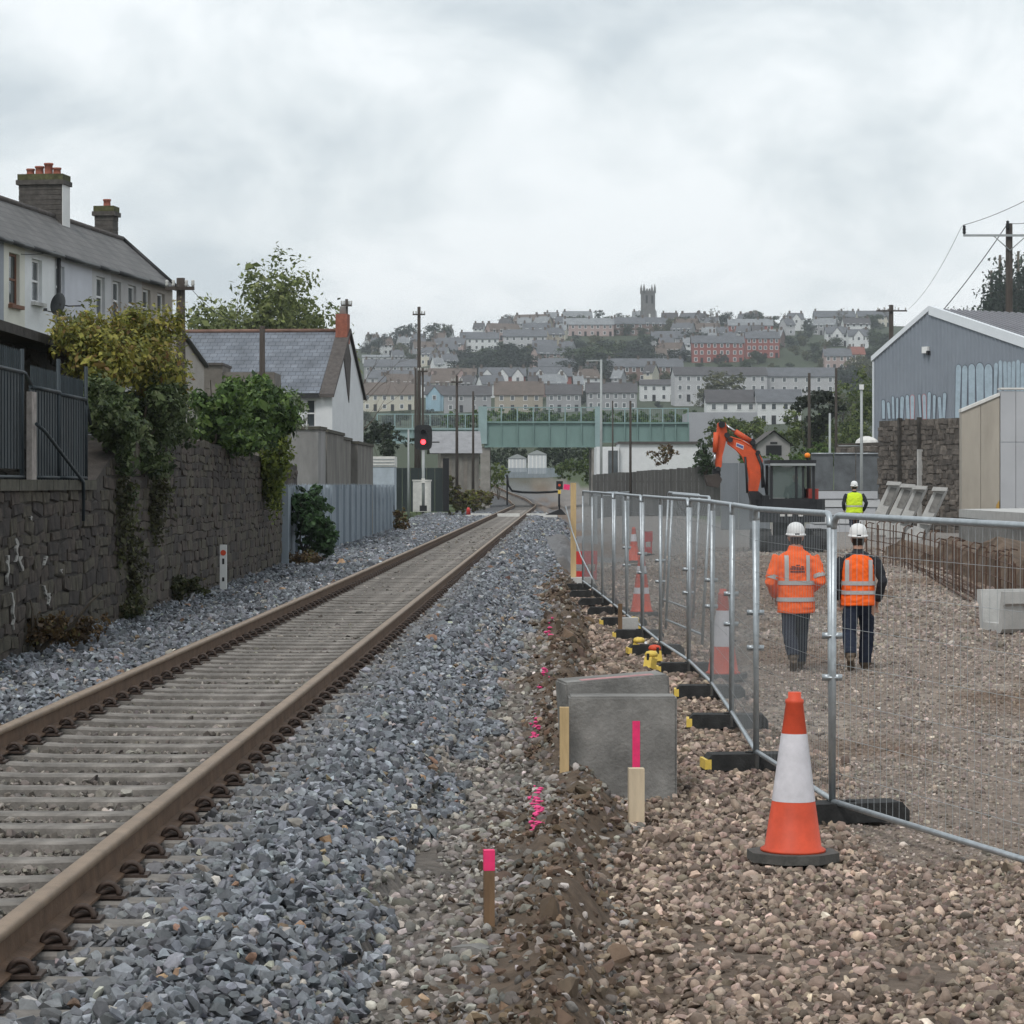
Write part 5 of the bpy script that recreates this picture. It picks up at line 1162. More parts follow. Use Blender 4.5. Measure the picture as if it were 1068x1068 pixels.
for k in range(10): MB().tube([(r_.uniform(-0.7, -0.3), r_.uniform(-0.4, 0.4), 1.75+r_.uniform(-0.05, 0.12)), (r_.uniform(0.2, 0.8), r_.uniform(-0.4, 0.4), 1.75+r_.uniform(-0.1, 0.1))], 0.024, 6).build('tube', m_galv, t)
for s_ in (-0.5, 0.5): MB().box(s_-0.05, s_+0.05, -0.4, 0.4, 0, 1.7).build('trestle', m_galv, t)
# hoarding panels and white pack of sheets behind the digger
m_hoard = mat('grey_hoarding', (0.16, 0.175, 0.19), 0.7, 0.2, 1.2, stretch=(1, 1, 0.3))
t = thing('hoarding', 'grey hoarding panels behind the digger boom', 'hoarding', (0, 105, 0.3))
for i, (u0, u1) in enumerate(((752, 770), (770.5, 788), (788.5, 803))): MB().box(XU(u0, 105), XU(u1, 105), -0.02*i, 0.04, 0, ZV(483 if i < 2 else 478, 105)-0.3).build('panel', m_hoard, t)
t = thing('hoarding', 'dark grey mesh backed hoarding right of the digger cab', 'hoarding', (0, 112, 0.4))
for i, (u0, u1) in enumerate(((846, 869), (870, 892), (893, 917))):
    MB().box(XU(u0, 112), XU(u1, 112), -0.02*(i % 2), 0.04, 0, ZV(473, 112)-0.4).build('panel', mat('dark_hoarding', (0.10, 0.108, 0.115), 0.75, 0.35, 1.5), t)
    MB().tube([(XU(u0, 112), -0.06, ZV(473, 112)-0.4), (XU(u1, 112), -0.06, ZV(473, 112)-0.4)], 0.03, 6).build('top_tube', m_galv, t)
t = thing('board_stack', 'stack of long white boards behind the yellow jacketed worker', 'stack', (XU(846, 100), 100, 0.42))
for i in range(5):
    z0_ = i*0.31; x1_ = XU(918, 100)-XU(846, 100)+r_.uniform(-0.2, 0.1); MB().box(r_.uniform(-0.1, 0.1), x1_, -0.04*i, 1.2, z0_, z0_+0.28).build('board_pack', mat('white_board_%d' % (i % 2), (0.50, 0.51, 0.52) if i % 2 else (0.44, 0.45, 0.47), 0.7, 0.1, 1), t)
    MB().box(0.2, x1_-0.2, 0.2, 1.0, z0_+0.28, z0_+0.31).build('spacer', m_gbrown, t)
# stone retaining wall, concrete walls
gm_ = [mat('retaining_stone_a', (0.115, 0.10, 0.087), 0.92, 0.5, 4, 0.5, 14), mat('retaining_stone_b', (0.085, 0.074, 0.065), 0.92, 0.5, 4, 0.5, 14), mat('retaining_stone_c', (0.15, 0.13, 0.112), 0.92, 0.5, 4, 0.5, 14)]
m_dcap = mat('dark_pier', (0.05, 0.045, 0.04), 0.95, 0.4, 3)
rw = stone_wall('retaining_wall', 'brown rubble retaining wall with dark piers below the grey shed', (XU(917, 103), 103), (XU(1000, 98), 98), 0.2, lambda s_: 4.62, 0.8, 0.19, 0.30, gm_, mat('brown_mortar', (0.08, 0.07, 0.06), 0.95, 0.4, 3), lambda q: q[0], 9, 0.035, rough=0.6)
for s_ in (1.55, 2.9): MB().box(s_, s_+0.1, -0.16, -0.0, 0.1, 4.7).build('pier', m_dcap, rw)
MB().box(2.98, 3.06, -0.2, 0, 0.1, 3.5).build('pale_pier', m_concl, rw)
rw2 = stone_wall('retaining_wall', 'lower rubble wall carrying rubble bags left of the retaining wall', (XU(873, 116), 116), (XU(917, 112), 112), 0.2, lambda s_: 3.95, 0.8, 0.3, 0.45, gm_, MATS['brown_mortar'], lambda q: q[0], 10, 0.06, rough=0.45)
b = MB(); b.lathe([(0.5, 0), (0.46, 0.12), (0.3, 0.24), (0.08, 0.3)], n=9, smooth=False); tag(b.build('rubble_bag', m_wpaint, loc=(XU(904, 114), 114.0, 3.94)), 'white sack lying on top of the lower rubble wall', 'sack')
m_cw = mat('stained_concrete_wall', (0.37, 0.335, 0.285), 0.9, 0.18, 0.9, 0.1, 20, stretch=(1, 1, 0.3), detail=9)
m_cw2 = mat('pale_concrete_panel', (0.40, 0.405, 0.42), 0.85, 0.07, 0.8, 0.05, 20)
Yw = 92
t = thing('concrete_wall', 'tall pale concrete retaining wall with panel joints at the right edge', 'wall', (0, Yw, 0.3))
def wz(v): return ZV(v, Yw)-0.3
xa, xb_, xc = XU(1003, Yw), XU(1037, Yw-1), XU(1130, Yw-2)
for (ua, ub, va, vb) in ((1003, 1020, 430, 422), (1020.4, 1037, 422, 414)): MB().prism([(XU(ua, Yw), -(ua-1003)/34*1.0, -0.3), (XU(ub, Yw), -(ub-1003)/34*1.0, -0.3), (XU(ub, Yw), -(ub-1003)/34*1.0, wz(vb)), (XU(ua, Yw), -(ua-1003)/34*1.0, wz(va))], (0.02, 0.6, 0)).build('stained_panel', m_cw, t)
MB().prism([(XU(1003, Yw)-0.02, -0.06, wz(430)+0.005), (XU(1037, Yw), -1.06, wz(414)+0.005), (XU(1037, Yw), -1.06, wz(412.5)+0.06), (XU(1003, Yw)-0.02, -0.06, wz(428.5)+0.06)], (0.02, 0.7, 0)).build('capping', m_wpaint, t)
x_ = XU(1037.4, Yw)
for i in range(6):
    for j in range(2):
        za_, zb_ = (-0.3, wz(462)) if j == 0 else (wz(462)+0.02, wz(409+0.2*i)); MB().box(x_+i*0.52+0.008, x_+i*0.52+0.512, -1.1, -0.6, za_, zb_).build('panel', m_cw2, t)
MB().box(x_, x_+3.2, -1.15, -0.55, wz(408)+0.02, wz(405.5)).build('capping', m_wpaint, t)
m_och = mat('ochre_stain', (0.40, 0.24, 0.06), 0.9, 0.3, 3)
b = MB(); b.prism([(XU(1003.5, Yw), -0.07, -0.3), (XU(1036.5, Yw), -1.04, -0.3), (XU(1036.5, Yw), -1.04, 1.35), (XU(1034, Yw), -0.97, 1.2), (XU(1032, Yw), -0.92, 0.1), (XU(1020, Yw), -0.55, 0.2), (XU(1018, Yw), -0.5, 0.55), (XU(1004, Yw), -0.08, 0.45)], (0, 0.04, 0)); b.build('ochre_stain', m_och, t)
# slab deck in front
t = tag(MB().prism([(XU(1000, 86), 86, ZV(531, 86)), (XU(1140, 86), 86, ZV(529, 86)), (XU(1180, 52), 52, 1.55), (XU(1094, 58), 58, 1.55)], (0, 0, -0.25)).build('concrete_deck', m_concl), 'pale concrete slab deck running back on the right', 'slab')
b = MB(); b.prism([(XU(1000, 86), 86.0, 0.0), (XU(1100, 58), 58, -0.2), (XU(1190, 50), 50, -0.2), (XU(1190, 86), 86, 0)], (0, 0, 1.28)); tag(b.build('concrete_abutment', m_concrete), 'grey concrete wall below the slab deck beyond the trench', 'wall')

# ------------------------------------------------------------------ grey shed with graffiti
YA = 125.0
m_clad = mat('blue_grey_cladding', (0.21, 0.235, 0.27), 0.6, 0.08, 0.7)
m_roofc = mat('shed_roof_sheet', (0.22, 0.22, 0.24), 0.6, 0.12, 1.0)
Ap = P(970, 322, YA); gd = Vector((math.sin(R(35)), -math.cos(R(35)), 0)); rd = Vector((math.cos(R(35)), math.sin(R(35)), 0))
wl = 3.82; lz = ZV(372, YA+3.1)
t = thing('metal_shed', 'blue grey clad metal shed with white verge and graffiti', 'shed', (Ap.x, Ap.y, 0.5), math.atan2(gd.y, gd.x))
# local x along the gable (right and nearer), local y along the ridge (right and back)
hA = Ap.z-0.5; hL = lz-0.5; wr = 11.0; hR = hA-1.72*wr/6.0
b = MB(); n = 60
xsg = [-wl+(wr+wl)*i/n for i in range(n+1)]
def gt(x): return hA+(hL-hA)*(-x/wl) if x < 0 else hA+(hR-hA)*(x/wr)
vs = []
for i, x in enumerate(xsg):
    for q, off in ((x, 0.0), (x+0.10, 0.0), (x+0.13, -0.03), (x+0.20, -0.03)):
        if i < n: vs += [(q, off, -0.5), (q, off, gt(min(q, wr)))]
k = len(vs)//2
b.add(vs, [(2*i, 2*i+2, 2*i+3, 2*i+1) for i in range(k-1)]); b.build('cladding', m_clad, t, fixn=False)
MB().box(-wl, wr, 0.02, 0.1, -0.5, hR).build('inner_wall', m_clad, t)
b = MB(); b.add([(-wl, 0, hL), (0, 0, hA), (wr, 0, hR), (wr, 18, hR), (0, 18, hA), (-wl, 18, hL)], [(0, 1, 4, 5), (1, 2, 3, 4)]); ro = b.build('roof', m_roofc, t)
for i in range(40): MB().prism([(0, 0.4+i*0.44, hA+0.01), (wr, 0.4+i*0.44, hR+0.01), (wr, 0.55+i*0.44, hR+0.01), (0, 0.55+i*0.44, hA+0.01)], (0, 0, 0.04)).build('roof_rib', m_roofc, ro)
m_vg = mat('white_verge', (0.66, 0.69, 0.72), 0.5, 0.04, 2)
b = MB(); b.prism([(-wl-0.1, -0.1, hL-0.22), (0, -0.1, hA-0.10), (0, -0.1, hA+0.14), (-wl-0.1, -0.1, hL+0.02)], (0, 0.3, 0)); b.build('verge', m_vg, t)
b = MB(); b.prism([(0.003, -0.1, hA-0.28), (wr, -0.1, hR-0.38), (wr, -0.1, hR+0.12), (0.003, -0.1, hA+0.14)], (0, 0.3, 0)); b.build('verge', m_vg, t)
MB().box(-wl-0.06, -wl+0.02, -0.05, 0.1, -0.5, hL-0.23).build('corner_trim', m_vg, t)
r_ = random.Random(33)
def on_gable(u, v):
    """gable position (local x, z) seen at a photo position"""
    # solve along gable direction
    k_ = (u-CU)/F; s_ = (k_*Ap.y-Ap.x)/(gd.x-k_*gd.y); Yp_ = Ap.y+s_*gd.y
    return s_, ZV(v, Yp_)-0.5
s_, z_ = on_gable(967, 365); MB().cbox((s_, -0.1, z_), (0.35, 0.16, 0.3)).build('bulkhead_lamp', m_white, t); MB().cbox((s_+0.2, -0.12, z_-0.15), (0.12, 0.16, 0.2)).build('bracket', m_black, t)
m_gf = mat('pale_blue_spray', (0.34, 0.42, 0.48), 0.7, 0.14, 3); m_go = mat('dark_outline_spray', (0.10, 0.11, 0.14), 0.7, 0.2, 2); m_gp = mat('pink_outline_spray', (0.42, 0.20, 0.22), 0.6, 0.2, 2)
def letter_bar(u0, u1, vt, vb, mfill, mline, y0, taper=0.5):
    jit = (r_.uniform(-1.5, 1.5), r_.uniform(-2.5, 2.5), r_.uniform(0.7, 1.15)); vt += jit[1]
    """one tall rounded stroke of the lettering"""
    def shape(grow):
        cx = (u0+u1)/2; hw_ = (u1-u0)/2+grow; pts = []; sk = jit[0]
        for k in range(9):
            a = math.pi-math.pi*k/8; pts.append((cx+hw_*math.cos(a), vt+hw_*1.6*(1-math.sin(a))-grow*1.2))
        pts += [(cx+hw_*jit[2]+sk, vb+grow), (cx-hw_*0.85+sk, vb+grow)]
        return pts
    for grow, mm, yy_ in ((0.35, mline, y0), (-0.3, mfill, y0-0.004)):
        pts = []
        for (uu, vv) in shape(grow): a_, z_ = on_gable(uu, vv); pts.append((a_, yy_, z_))
        MB().prism(pts, (0, 0.003, 0)).build('graffiti_stroke', mm, t)
r_ = random.Random(33)
for grp in (((920, 924, 415), (925.5, 929, 417), (930.5, 933.5, 413), (935, 938, 412), (939.5, 944, 413), (945, 949, 412), (950, 954.5, 411)), ((958, 961, 412), (962.5, 966.5, 413), (968, 972, 411), (973.5, 977, 413), (978.5, 982.5, 412), (984, 988, 411))):
    for u0, u1, vt in grp: letter_bar(u0, u1, vt, 437, m_gf, m_go if r_.random() < 0.7 else m_gp, -0.045)
for u0, u1, vt in ((997.5, 1003.6, 381), (1003.9, 1010.2, 380), (1010.5, 1018, 380), (1018.3, 1027, 379), (1027.3, 1036, 380)): letter_bar(u0, u1, vt, 436, m_gf, m_go, -0.045)
for i in range(9): letter_bar(1038+i*4.6, 1041.2+i*4.6, 377-0.5*(i % 3), 420, m_gf, m_gf, -0.045)

# ------------------------------------------------------------------ L-shaped concrete units
for k, (u, Y_, v0) in enumerate(((905, 92, 553), (919, 91, 556), (931, 89, 559), (951, 86.5, 562))):
    lab = ['leftmost pale precast concrete unit leaning by the retaining wall', 'second pale precast concrete unit from the left', 'third pale precast concrete unit from the left', 'rightmost pale precast concrete unit nearest the trench'][k]
    zb = ZV(v0, Y_); t = thing('precast_unit', lab, 'concrete unit', (XU(u, Y_), Y_, zb), R(-14), 'leaning precast concrete units')
    s_ = 0.7
    b = MB(); b.prism([(-0.05*s_, 0, 0), (0.5*s_, 0, 0), (1.55*s_, 0, 2.25*s_), (1.05*s_, 0, 2.3*s_)], (0, 0.9, 0)); b.build('back_plate', m_concl, t)
    b = MB(); b.prism([(-0.3*s_, -0.02, -0.05), (0.45*s_, -0.02, -0.05), (0.62*s_, -0.02, 0.45*s_), (0.1*s_, -0.02, 0.6*s_), (-0.2*s_, -0.02, 0.4*s_)], (0, -0.25, 0)); b.build('foot', m_concl, t)
    b = MB(); b.prism([(0.75*s_, -0.021, 1.25*s_), (1.08*s_, -0.021, 1.2*s_), (1.42*s_, -0.021, 2.05*s_), (1.12*s_, -0.021, 2.12*s_)], (0, 0.01, 0)); b.build('recess', m_concrete, t)
    b = MB(); b.prism([(0.92*s_, -0.001, 2.22*s_), (1.6*s_, -0.001, 2.2*s_), (1.66*s_, -0.001, 2.36*s_), (1.0*s_, -0.001, 2.4*s_)], (0, -0.2, 0)); b.build('lip', m_concl, t)
    b = MB(); b.prism([(0.35*s_, -0.001, 0.7*s_), (0.85*s_, -0.001, 0.65*s_), (0.92*s_, -0.001, 0.85*s_), (0.42*s_, -0.001, 0.95*s_)], (0, -0.18, 0)); b.build('rib', m_concl, t)

# ------------------------------------------------------------------ trench with starter bars
m_rebar = mat('rusty_rebar', (0.095, 0.055, 0.038), 0.85, 0.35, 8)
m_earth = mat('cut_brown_earth', (0.115, 0.08, 0.056), 0.95, 0.45, 2.5, 0.6, 12, detail=9)
def gl(u, v, z=0.0): Y_ = 2800*(CAMZ-z)/(v-HV); return Vector((XU(u, Y_), Y_, z))
bank = thing('trench_bank', 'cut brown earth bank behind the rusty bars', 'earth bank', (0, 0, 0))
pa = [gl(880, 596), gl(930, 606), gl(975, 620), gl(1020, 636), gl(1075, 660), gl(1130, 690)]
b = MB(); vs = []; rr = random.Random(3)
m_ = 36
for i in range(m_+1):
    f = i/m_*(len(pa)-1); k = min(int(f), len(pa)-2); q = pa[k].lerp(pa[k+1], f-k)
    top = (0.35+0.6*min(1, i/16)+0.12*math.sin(i*0.9)+rr.uniform(-0.1, 0.1)); q = q+Vector((1.05, 1.5, 0))
    for j in range(6):
        g_ = j/5; vs.append((q.x+0.45*g_+rr.uniform(-.06, .06), q.y+0.9*g_, gz1(q.x, q.y)-0.15+top*(1-(1-g_)**1.8)+rr.uniform(-.05, .05)))
    vs.append((q.x+2.0, q.y+2.8, top*0.75))
b.add(vs, [(i*7+j, i*7+7+j, i*7+8+j, i*7+1+j) for i in range(m_) for j in range(6)]); b.build('earth_face', m_earth, bank)
cage = thing('rebar_cage', 'long row of rusty upright reinforcement bars in the trench', 'rebar', (0, 0, 0))
nb = 62
for i in range(nb):
    f = i/(nb-1)*(len(pa)-1)*0.98; k = min(int(f), len(pa)-2); q = pa[k].lerp(pa[k+1], f-k)+Vector((0.3+rr.uniform(-.05, .05), 0.3, 0)); z0_ = gz1(q.x, q.y)-0.1
    h = 0.98+rr.uniform(-0.06, 0.12); hook = rr.random() < 0.5
    pts = [(q.x, q.y, z0_), (q.x+rr.uniform(-.03, .03), q.y, z0_+h)]
    if hook: pts += [(q.x+0.08, q.y+0.1, z0_+h+0.06), (q.x+0.22, q.y+0.25, z0_+h+0.03)]
    MB().tube(pts, 0.014, 5).build('bar', m_rebar, cage)
for z_ in (0.25, 0.6, 0.9): MB().tube([(q.x+0.3, q.y+0.28, gz1(q.x, q.y)-0.1+z_) for q in pa], 0.012, 5).build('tie_bar', m_rebar, cage)
loose = thing('rebar_bundle', 'loose rusty bars lying on the ground before the trench', 'rebar', (0, 0, 0))
for (u0, v0, u1, v1) in ((930, 596, 1030, 634), (938, 592, 1000, 612), (955, 605, 1012, 633), (970, 603, 1032, 628), (990, 610, 1035, 632), (915, 590, 960, 602), (1000, 622, 1034, 640)):
    a_, c_ = gl(u0, v0), gl(u1, v1); a_.z = gz1(a_.x, a_.y)+0.05; c_.z = gz1(c_.x, c_.y)+0.04; MB().tube([a_, c_], 0.02, 5).build('bar', m_rebar, loose)
# concrete trough
o_ = gl(1050, 656)
t = thing('concrete_trough', 'pale precast concrete trough unit at the right edge', 'trough', (XU(1048, 39.5), 39.5, 0.0), R(17))
b = MB(); pr_ = [(0.0, 0.62), (0.0, 0.44), (0.05, 0.40), (0.09, 0.06), (0.14, 0.0), (0.75, 0.0), (0.80, 0.06), (0.84, 0.4), (0.9, 0.44), (0.9, 0.62), (0.78, 0.62), (0.70, 0.14), (0.2, 0.14), (0.12, 0.62)]
b.prism([(0, y_, z_) for y_, z_ in pr_], (2.0, 0, 0)); b.build('body', m_concl, t)

# ------------------------------------------------------------------ bank, cottage, conifers
t = thing('cottage', 'small grey gabled garage beyond the excavator boom', 'building', (XU(807, 190), 190, 0.6))
hw_ = XU(824, 190)-XU(807, 190); ze = ZV(463, 190)-0.6; za_ = ZV(450.5, 190)-0.6
b = MB(); b.add([(-hw_, 0, -0.5), (hw_, 0, -0.5), (hw_, 0, ze), (0, 0, za_), (-hw_, 0, ze), (-hw_, 6, -0.5), (hw_, 6, -0.5), (hw_, 6, ze), (0, 6, za_), (-hw_, 6, ze)], [(0, 1, 2, 3, 4), (1, 6, 7, 2), (0, 4, 9, 5), (5, 6, 7, 8, 9)]); b.build('wall', mat('grey_cottage', (0.30, 0.29, 0.29), 0.9, 0.1, 1), t)
b = MB(); b.add([(-hw_-0.3, -0.3, ze-0.15), (0, -0.3, za_+0.12), (hw_+0.3, -0.3, ze-0.15), (-hw_-0.3, 6.2, ze-0.15), (0, 6.2, za_+0.12), (hw_+0.3, 6.2, ze-0.15)], [(0, 1, 4, 3), (1, 2, 5, 4)]); b.build('roof', m_ridge, t)
MB().box(-0.55, 0.55, -0.05, -0.003, ZV(475, 190)-0.6, ZV(464.5, 190)-0.6).build('window', m_dark, t); MB().box(-0.25, 0.25, -0.05, -0.003, ZV(463, 190)-0.6, ZV(461, 190)-0.6).build('vent', m_dark, t)
bankg = [(0.03, 0.045, 0.016), (0.06, 0.085, 0.025), (0.10, 0.135, 0.035), (0.15, 0.17, 0.06)]
for k, (blobs, lab, nn, pal) in enumerate((
    ([B3(752, 448, 210, 20, 3, 14), B3(780, 446, 212, 24, 3, 14)], 'green scrub behind the digger boom', 2600, bankg),
    ([B3(835, 455, 200, 24, 3, 22), B3(860, 465, 195, 26, 3, 26), B3(890, 440, 215, 22, 3, 40), B3(905, 425, 220, 16, 3, 30)], 'green scrub bank rising toward the shed', 6500, bankg),
    ([B3(815, 482, 150, 26, 1.5, 10), B3(780, 480, 150, 14, 1.5, 9), B3(850, 475, 150, 20, 1.5, 12)], 'low green brambles above the yard hoarding', 2600, GREEN),
    ([B3(735, 480, 150, 13, 1.2, 16)], 'dark green bush right of the board fence', 1300, [(0.02, 0.035, 0.015), (0.04, 0.07, 0.025), (0.06, 0.10, 0.035)]),
    ([B3(692, 474, 190, 14, 1, 10)], 'brown bush before the white low building', 700, BRN))):
    c = blobs[0][0]; shrub('leafy_bush', lab, (c[0], c[1], c[2]-blobs[0][1][2]), blobs, nn, 0.15 if k < 2 else 0.10, pal, 70+k)
shrub('windswept_pine', 'dark flat topped tree on the bank beneath the pole', (XU(848, 186), 186, 0.8), [B3(838, 420, 186, 14, 1.6, 7), B3(855, 412, 186, 20, 1.6, 9), B3(866, 425, 186, 14, 1.4, 9), B3(852, 437, 186, 14, 1.4, 12), B3(845, 455, 186, 10, 1, 14)], 3000, 0.13, [(0.012, 0.02, 0.012), (0.025, 0.035, 0.02), (0.045, 0.05, 0.03)], 81)['category'] = 'tree'

# ------------------------------------------------------------------ excavator
YE = 72.0
EX = Vector((XU(822, YE), YE, 0.40))
t = thing('excavator', 'orange and dark grey mini excavator with raised boom in the yard', 'excavator', EX)
m_ko = mat('digger_orange', (0.55, 0.085, 0.03), 0.55, 0.25, 3, detail=9); m_kd = mat('digger_dark_grey', (0.022, 0.023, 0.026), 0.5, 0.25, 3); m_chr = mat('ram_chrome', (0.45, 0.45, 0.46), 0.25, 0.1, 4, metal=0.9)
def Z2(x, y, dy=0.0): p = P(740+x/7.12, 430+y/7.12, YE); return Vector((p.x-EX.x, dy, p.z-EX.z))
def plate(pts, y0, th, mm, name): return MB().prism([Z2(x, y, y0) for x, y in pts], (0, th, 0)).build(name, mm, t)
bo = plate([(285, 600), (292, 490), (284, 425), (240, 325), (190, 275), (135, 232), (128, 195), (150, 184), (230, 208), (300, 250), (350, 292), (385, 355), (378, 480), (352, 600)], -0.17, 0.34, m_ko, 'boom')
MB().prism([Z2(195, 225, -0.182), Z2(250, 248, -0.182), Z2(246, 278, -0.182), Z2(192, 254, -0.182)], (0, 0.01, 0)).build('maker_plate', m_wpaint, bo)
MB().prism([Z2(198, 232, -0.19), Z2(246, 252, -0.19), Z2(243, 270, -0.19), Z2(196, 249, -0.19)], (0, 0.006, 0)).build('maker_lettering', mat('plate_blue', (0.10, 0.12, 0.30), 0.6, 0.1, 2), bo)
plate([(284, 585), (356, 585), (420, 640), (440, 770), (330, 770)], -0.2, 0.4, m_kd, 'boom_foot')
plate([(310, 200), (330, 190), (345, 290), (312, 262)], -0.2, 0.4, m_kd, 'ram_bracket')
st = plate([(60, 80), (95, 68), (118, 80), (128, 150), (118, 225), (92, 330), (88, 400), (60, 435), (40, 380), (36, 300), (46, 190), (55, 120)], -0.13, 0.26, m_ko, 'dipper_arm')
MB().tube([Z2(118, 95, -0.05), Z2(200, 150, -0.05)], 0.035, 8).build('ram_rod', m_chr, t); MB().tube([Z2(190, 143, -0.05), Z2(318, 225, -0.05)], 0.075, 10).build('ram_barrel', m_ko, t)
MB().tube([Z2(45, 150, -0.2), Z2(38, 300, -0.2)], 0.07, 10).build('ram_barrel', m_ko, t); MB().tube([Z2(38, 300, -0.2), Z2(30, 390, -0.2)], 0.033, 8).build('ram_rod', m_chr, t)
plate([(20, 420), (75, 425), (82, 470), (60, 490), (25, 470)], -0.1, 0.2, m_kd, 'quick_hitch')
MB().prism([Z2(-40, 470, -0.3), Z2(60, 455, -0.3), Z2(88, 500, -0.3), Z2(60, 560, -0.3), Z2(-20, 545, -0.3)], (0, 0.6, 0)).build('bucket', mat('bucket_steel', (0.06, 0.05, 0.045), 0.7, 0.3, 4), t)
MB().tube([Z2(368, 360, -0.2), Z2(395, 480, -0.2), Z2(415, 600, -0.2)], 0.022, 6).build('hose', m_kd, t); MB().tube([Z2(260, 330, -0.19), Z2(268, 430, -0.19), Z2(275, 600, -0.19)], 0.03, 6).build('hose', m_kd, t); MB().tube([Z2(345, 300, -0.18), Z2(385, 400, -0.18), Z2(392, 560, -0.18)], 0.045, 8).build('ram_barrel', m_kd, t)
for (x_, y_, r0) in ((88, 92, 0.09), (125, 170, 0.07), (318, 225, 0.07), (355, 300, 0.06), (60, 420, 0.06), (150, 205, 0.07)): MB().tube([Z2(x_, y_, -0.24), Z2(x_, y_, 0.24)], r0, 12).build('pivot_pin', m_kd, t)
for pl in ([(150, 184), (230, 208), (300, 250), (350, 292), (385, 355), (378, 480)], [(128, 230), (190, 275), (240, 325), (284, 425), (292, 490)]):
    MB().tube([Z2(x_, y_, -0.17) for x_, y_ in pl], 0.022, 5).build('weld_flange', m_ko, bo)
# cab (local metres)
def zx(x): return Z2(x, 0).x
def zz_(y): return Z2(0, y).z
xl, xrr, zc0, zc1 = zx(445), zx(755), zz_(650), zz_(392)
cabp = [(xl, -0.55), (xrr, -0.55), (xrr, 0.75), (xl, 0.75)]
fr = MB()
for (x_, y_) in cabp: fr.box(x_-0.035, x_+0.035, y_-0.035, y_+0.035, zc0, zc1)
fr.box(zx(628)-0.03, zx(628)+0.03, -0.585, -0.52, zc0, zc1); fr.box(xrr-0.30, xrr-0.25, -0.58, -0.52, zc0, zc1)
fr.box(xl-0.03, xrr+0.03, -0.59, -0.51, zc0-0.05, zc0+0.04); fr.box(xl-0.03, xrr+0.03, -0.59, -0.51, zc1-0.03, zc1+0.04)
fr.build('cab_frame', m_kd, t)
MB().box(xl-0.06, xrr+0.06, -0.68, 0.85, zc1+0.042, zc1+0.13).build('cab_roof', m_kd, t); MB().box(xl-0.04, xrr+0.04, -0.70, -0.6, zc1-0.02, zc1+0.04).build('grey_trim', m_gpole, t)
def cabglass():
    m = bpy.data.materials.new('cab_glass'); m.use_nodes = True; b = m.node_tree.nodes['Principled BSDF']
    b.inputs['Base Color'].default_value = (0.10, 0.14, 0.13, 1); b.inputs['Roughness'].default_value = 0.05; b.inputs['Alpha'].default_value = 0.42
    return m
m_cg = cabglass()
MB().box(xl+0.04, zx(628)-0.035, -0.56, -0.55, zc0+0.05, zc1-0.035).build('cab_window', m_cg, t); MB().box(zx(628)+0.035, xrr-0.305, -0.56, -0.55, zc0+0.05, zc1-0.035).build('cab_window', m_cg, t)
MB().box(xl+0.04, xrr-0.04, 0.74, 0.75, zc0+0.05, zc1-0.035).build('cab_window', m_cg, t)
MB().lathe([(0.07, 0), (0.08, 0.08), (0.05, 0.12), (0.01, 0.13)], (zx(730), 0.1, zc1+0.20), 12).build('beacon', mat('amber_beacon', (0.9, 0.25, 0.02), 0.3, 0.05, 3), t); MB().tube([(zx(730), 0.1, zc1+0.13), (zx(730), 0.1, zc1+0.2)], 0.03, 8).build('beacon_stalk', m_kd, t)
b = MB(); hz0, hz1 = zz_(815), zz_(645)
pts = []
for k in range(13):
    a = math.pi+math.pi*k/12; pts.append((zx(590)+0.98*math.cos(a), 0.1+0.85*math.sin(a), hz0))
pts += [(zx(590)+0.98, 0.9, hz0), (zx(590)-0.98, 0.9, hz0)]
b.prism(pts, (0, 0, hz1-hz0)); b.build('counterweight', m_kd, t)
MB().box(xrr-0.12, xrr+0.14, -0.5, 0.6, hz1+0.002, hz1+0.28).build('engine_cover', mat('cover_red', (0.30, 0.05, 0.04), 0.5, 0.2, 3), t)
MB().box(zx(380), zx(432), -0.5, 0.4, hz0+0.2, hz1+0.1).build('side_cover', m_kd, t)
for u_ in (520, 575, 655): MB().box(zx(u_)-0.06, zx(u_)+0.06, -0.80, -0.74, hz0+0.16, hz0+0.22).build('reflector', m_wpaint, t)
MB().tube([(zx(590), 0.1, 0.35), (zx(590), 0.1, hz0)], 0.42, 16).build('slew_ring', m_kd, t)
for s_ in (-1, 1):
    b = MB(); pts = []
    for k in range(20):
        a = 2*math.pi*k/20; pts.append((zx(590)+s_*0.75-0.2, 0.1+(0.85 if math.cos(a) > 0 else -0.85)+0.27*math.cos(a), 0.28+0.28*math.sin(a)))
    b.prism(pts, (0.4, 0, 0)); tr_ = b.build('track', m_rubber, t)
    for k in range(10): MB().box(zx(590)+s_*0.75-0.21, zx(590)+s_*0.75+0.21, -0.75+k*0.18, -0.67+k*0.18, 0.563, 0.60).build('track_pad', m_rubber, tr_)
MB().box(zx(590)-0.5, zx(590)+0.5, -0.4, 0.6, 0.15, 0.4).build('undercarriage', m_kd, t)
MB().box(zx(400), zx(780), -1.45, -1.3, 0.05, 0.45).build('dozer_blade', m_kd, t)

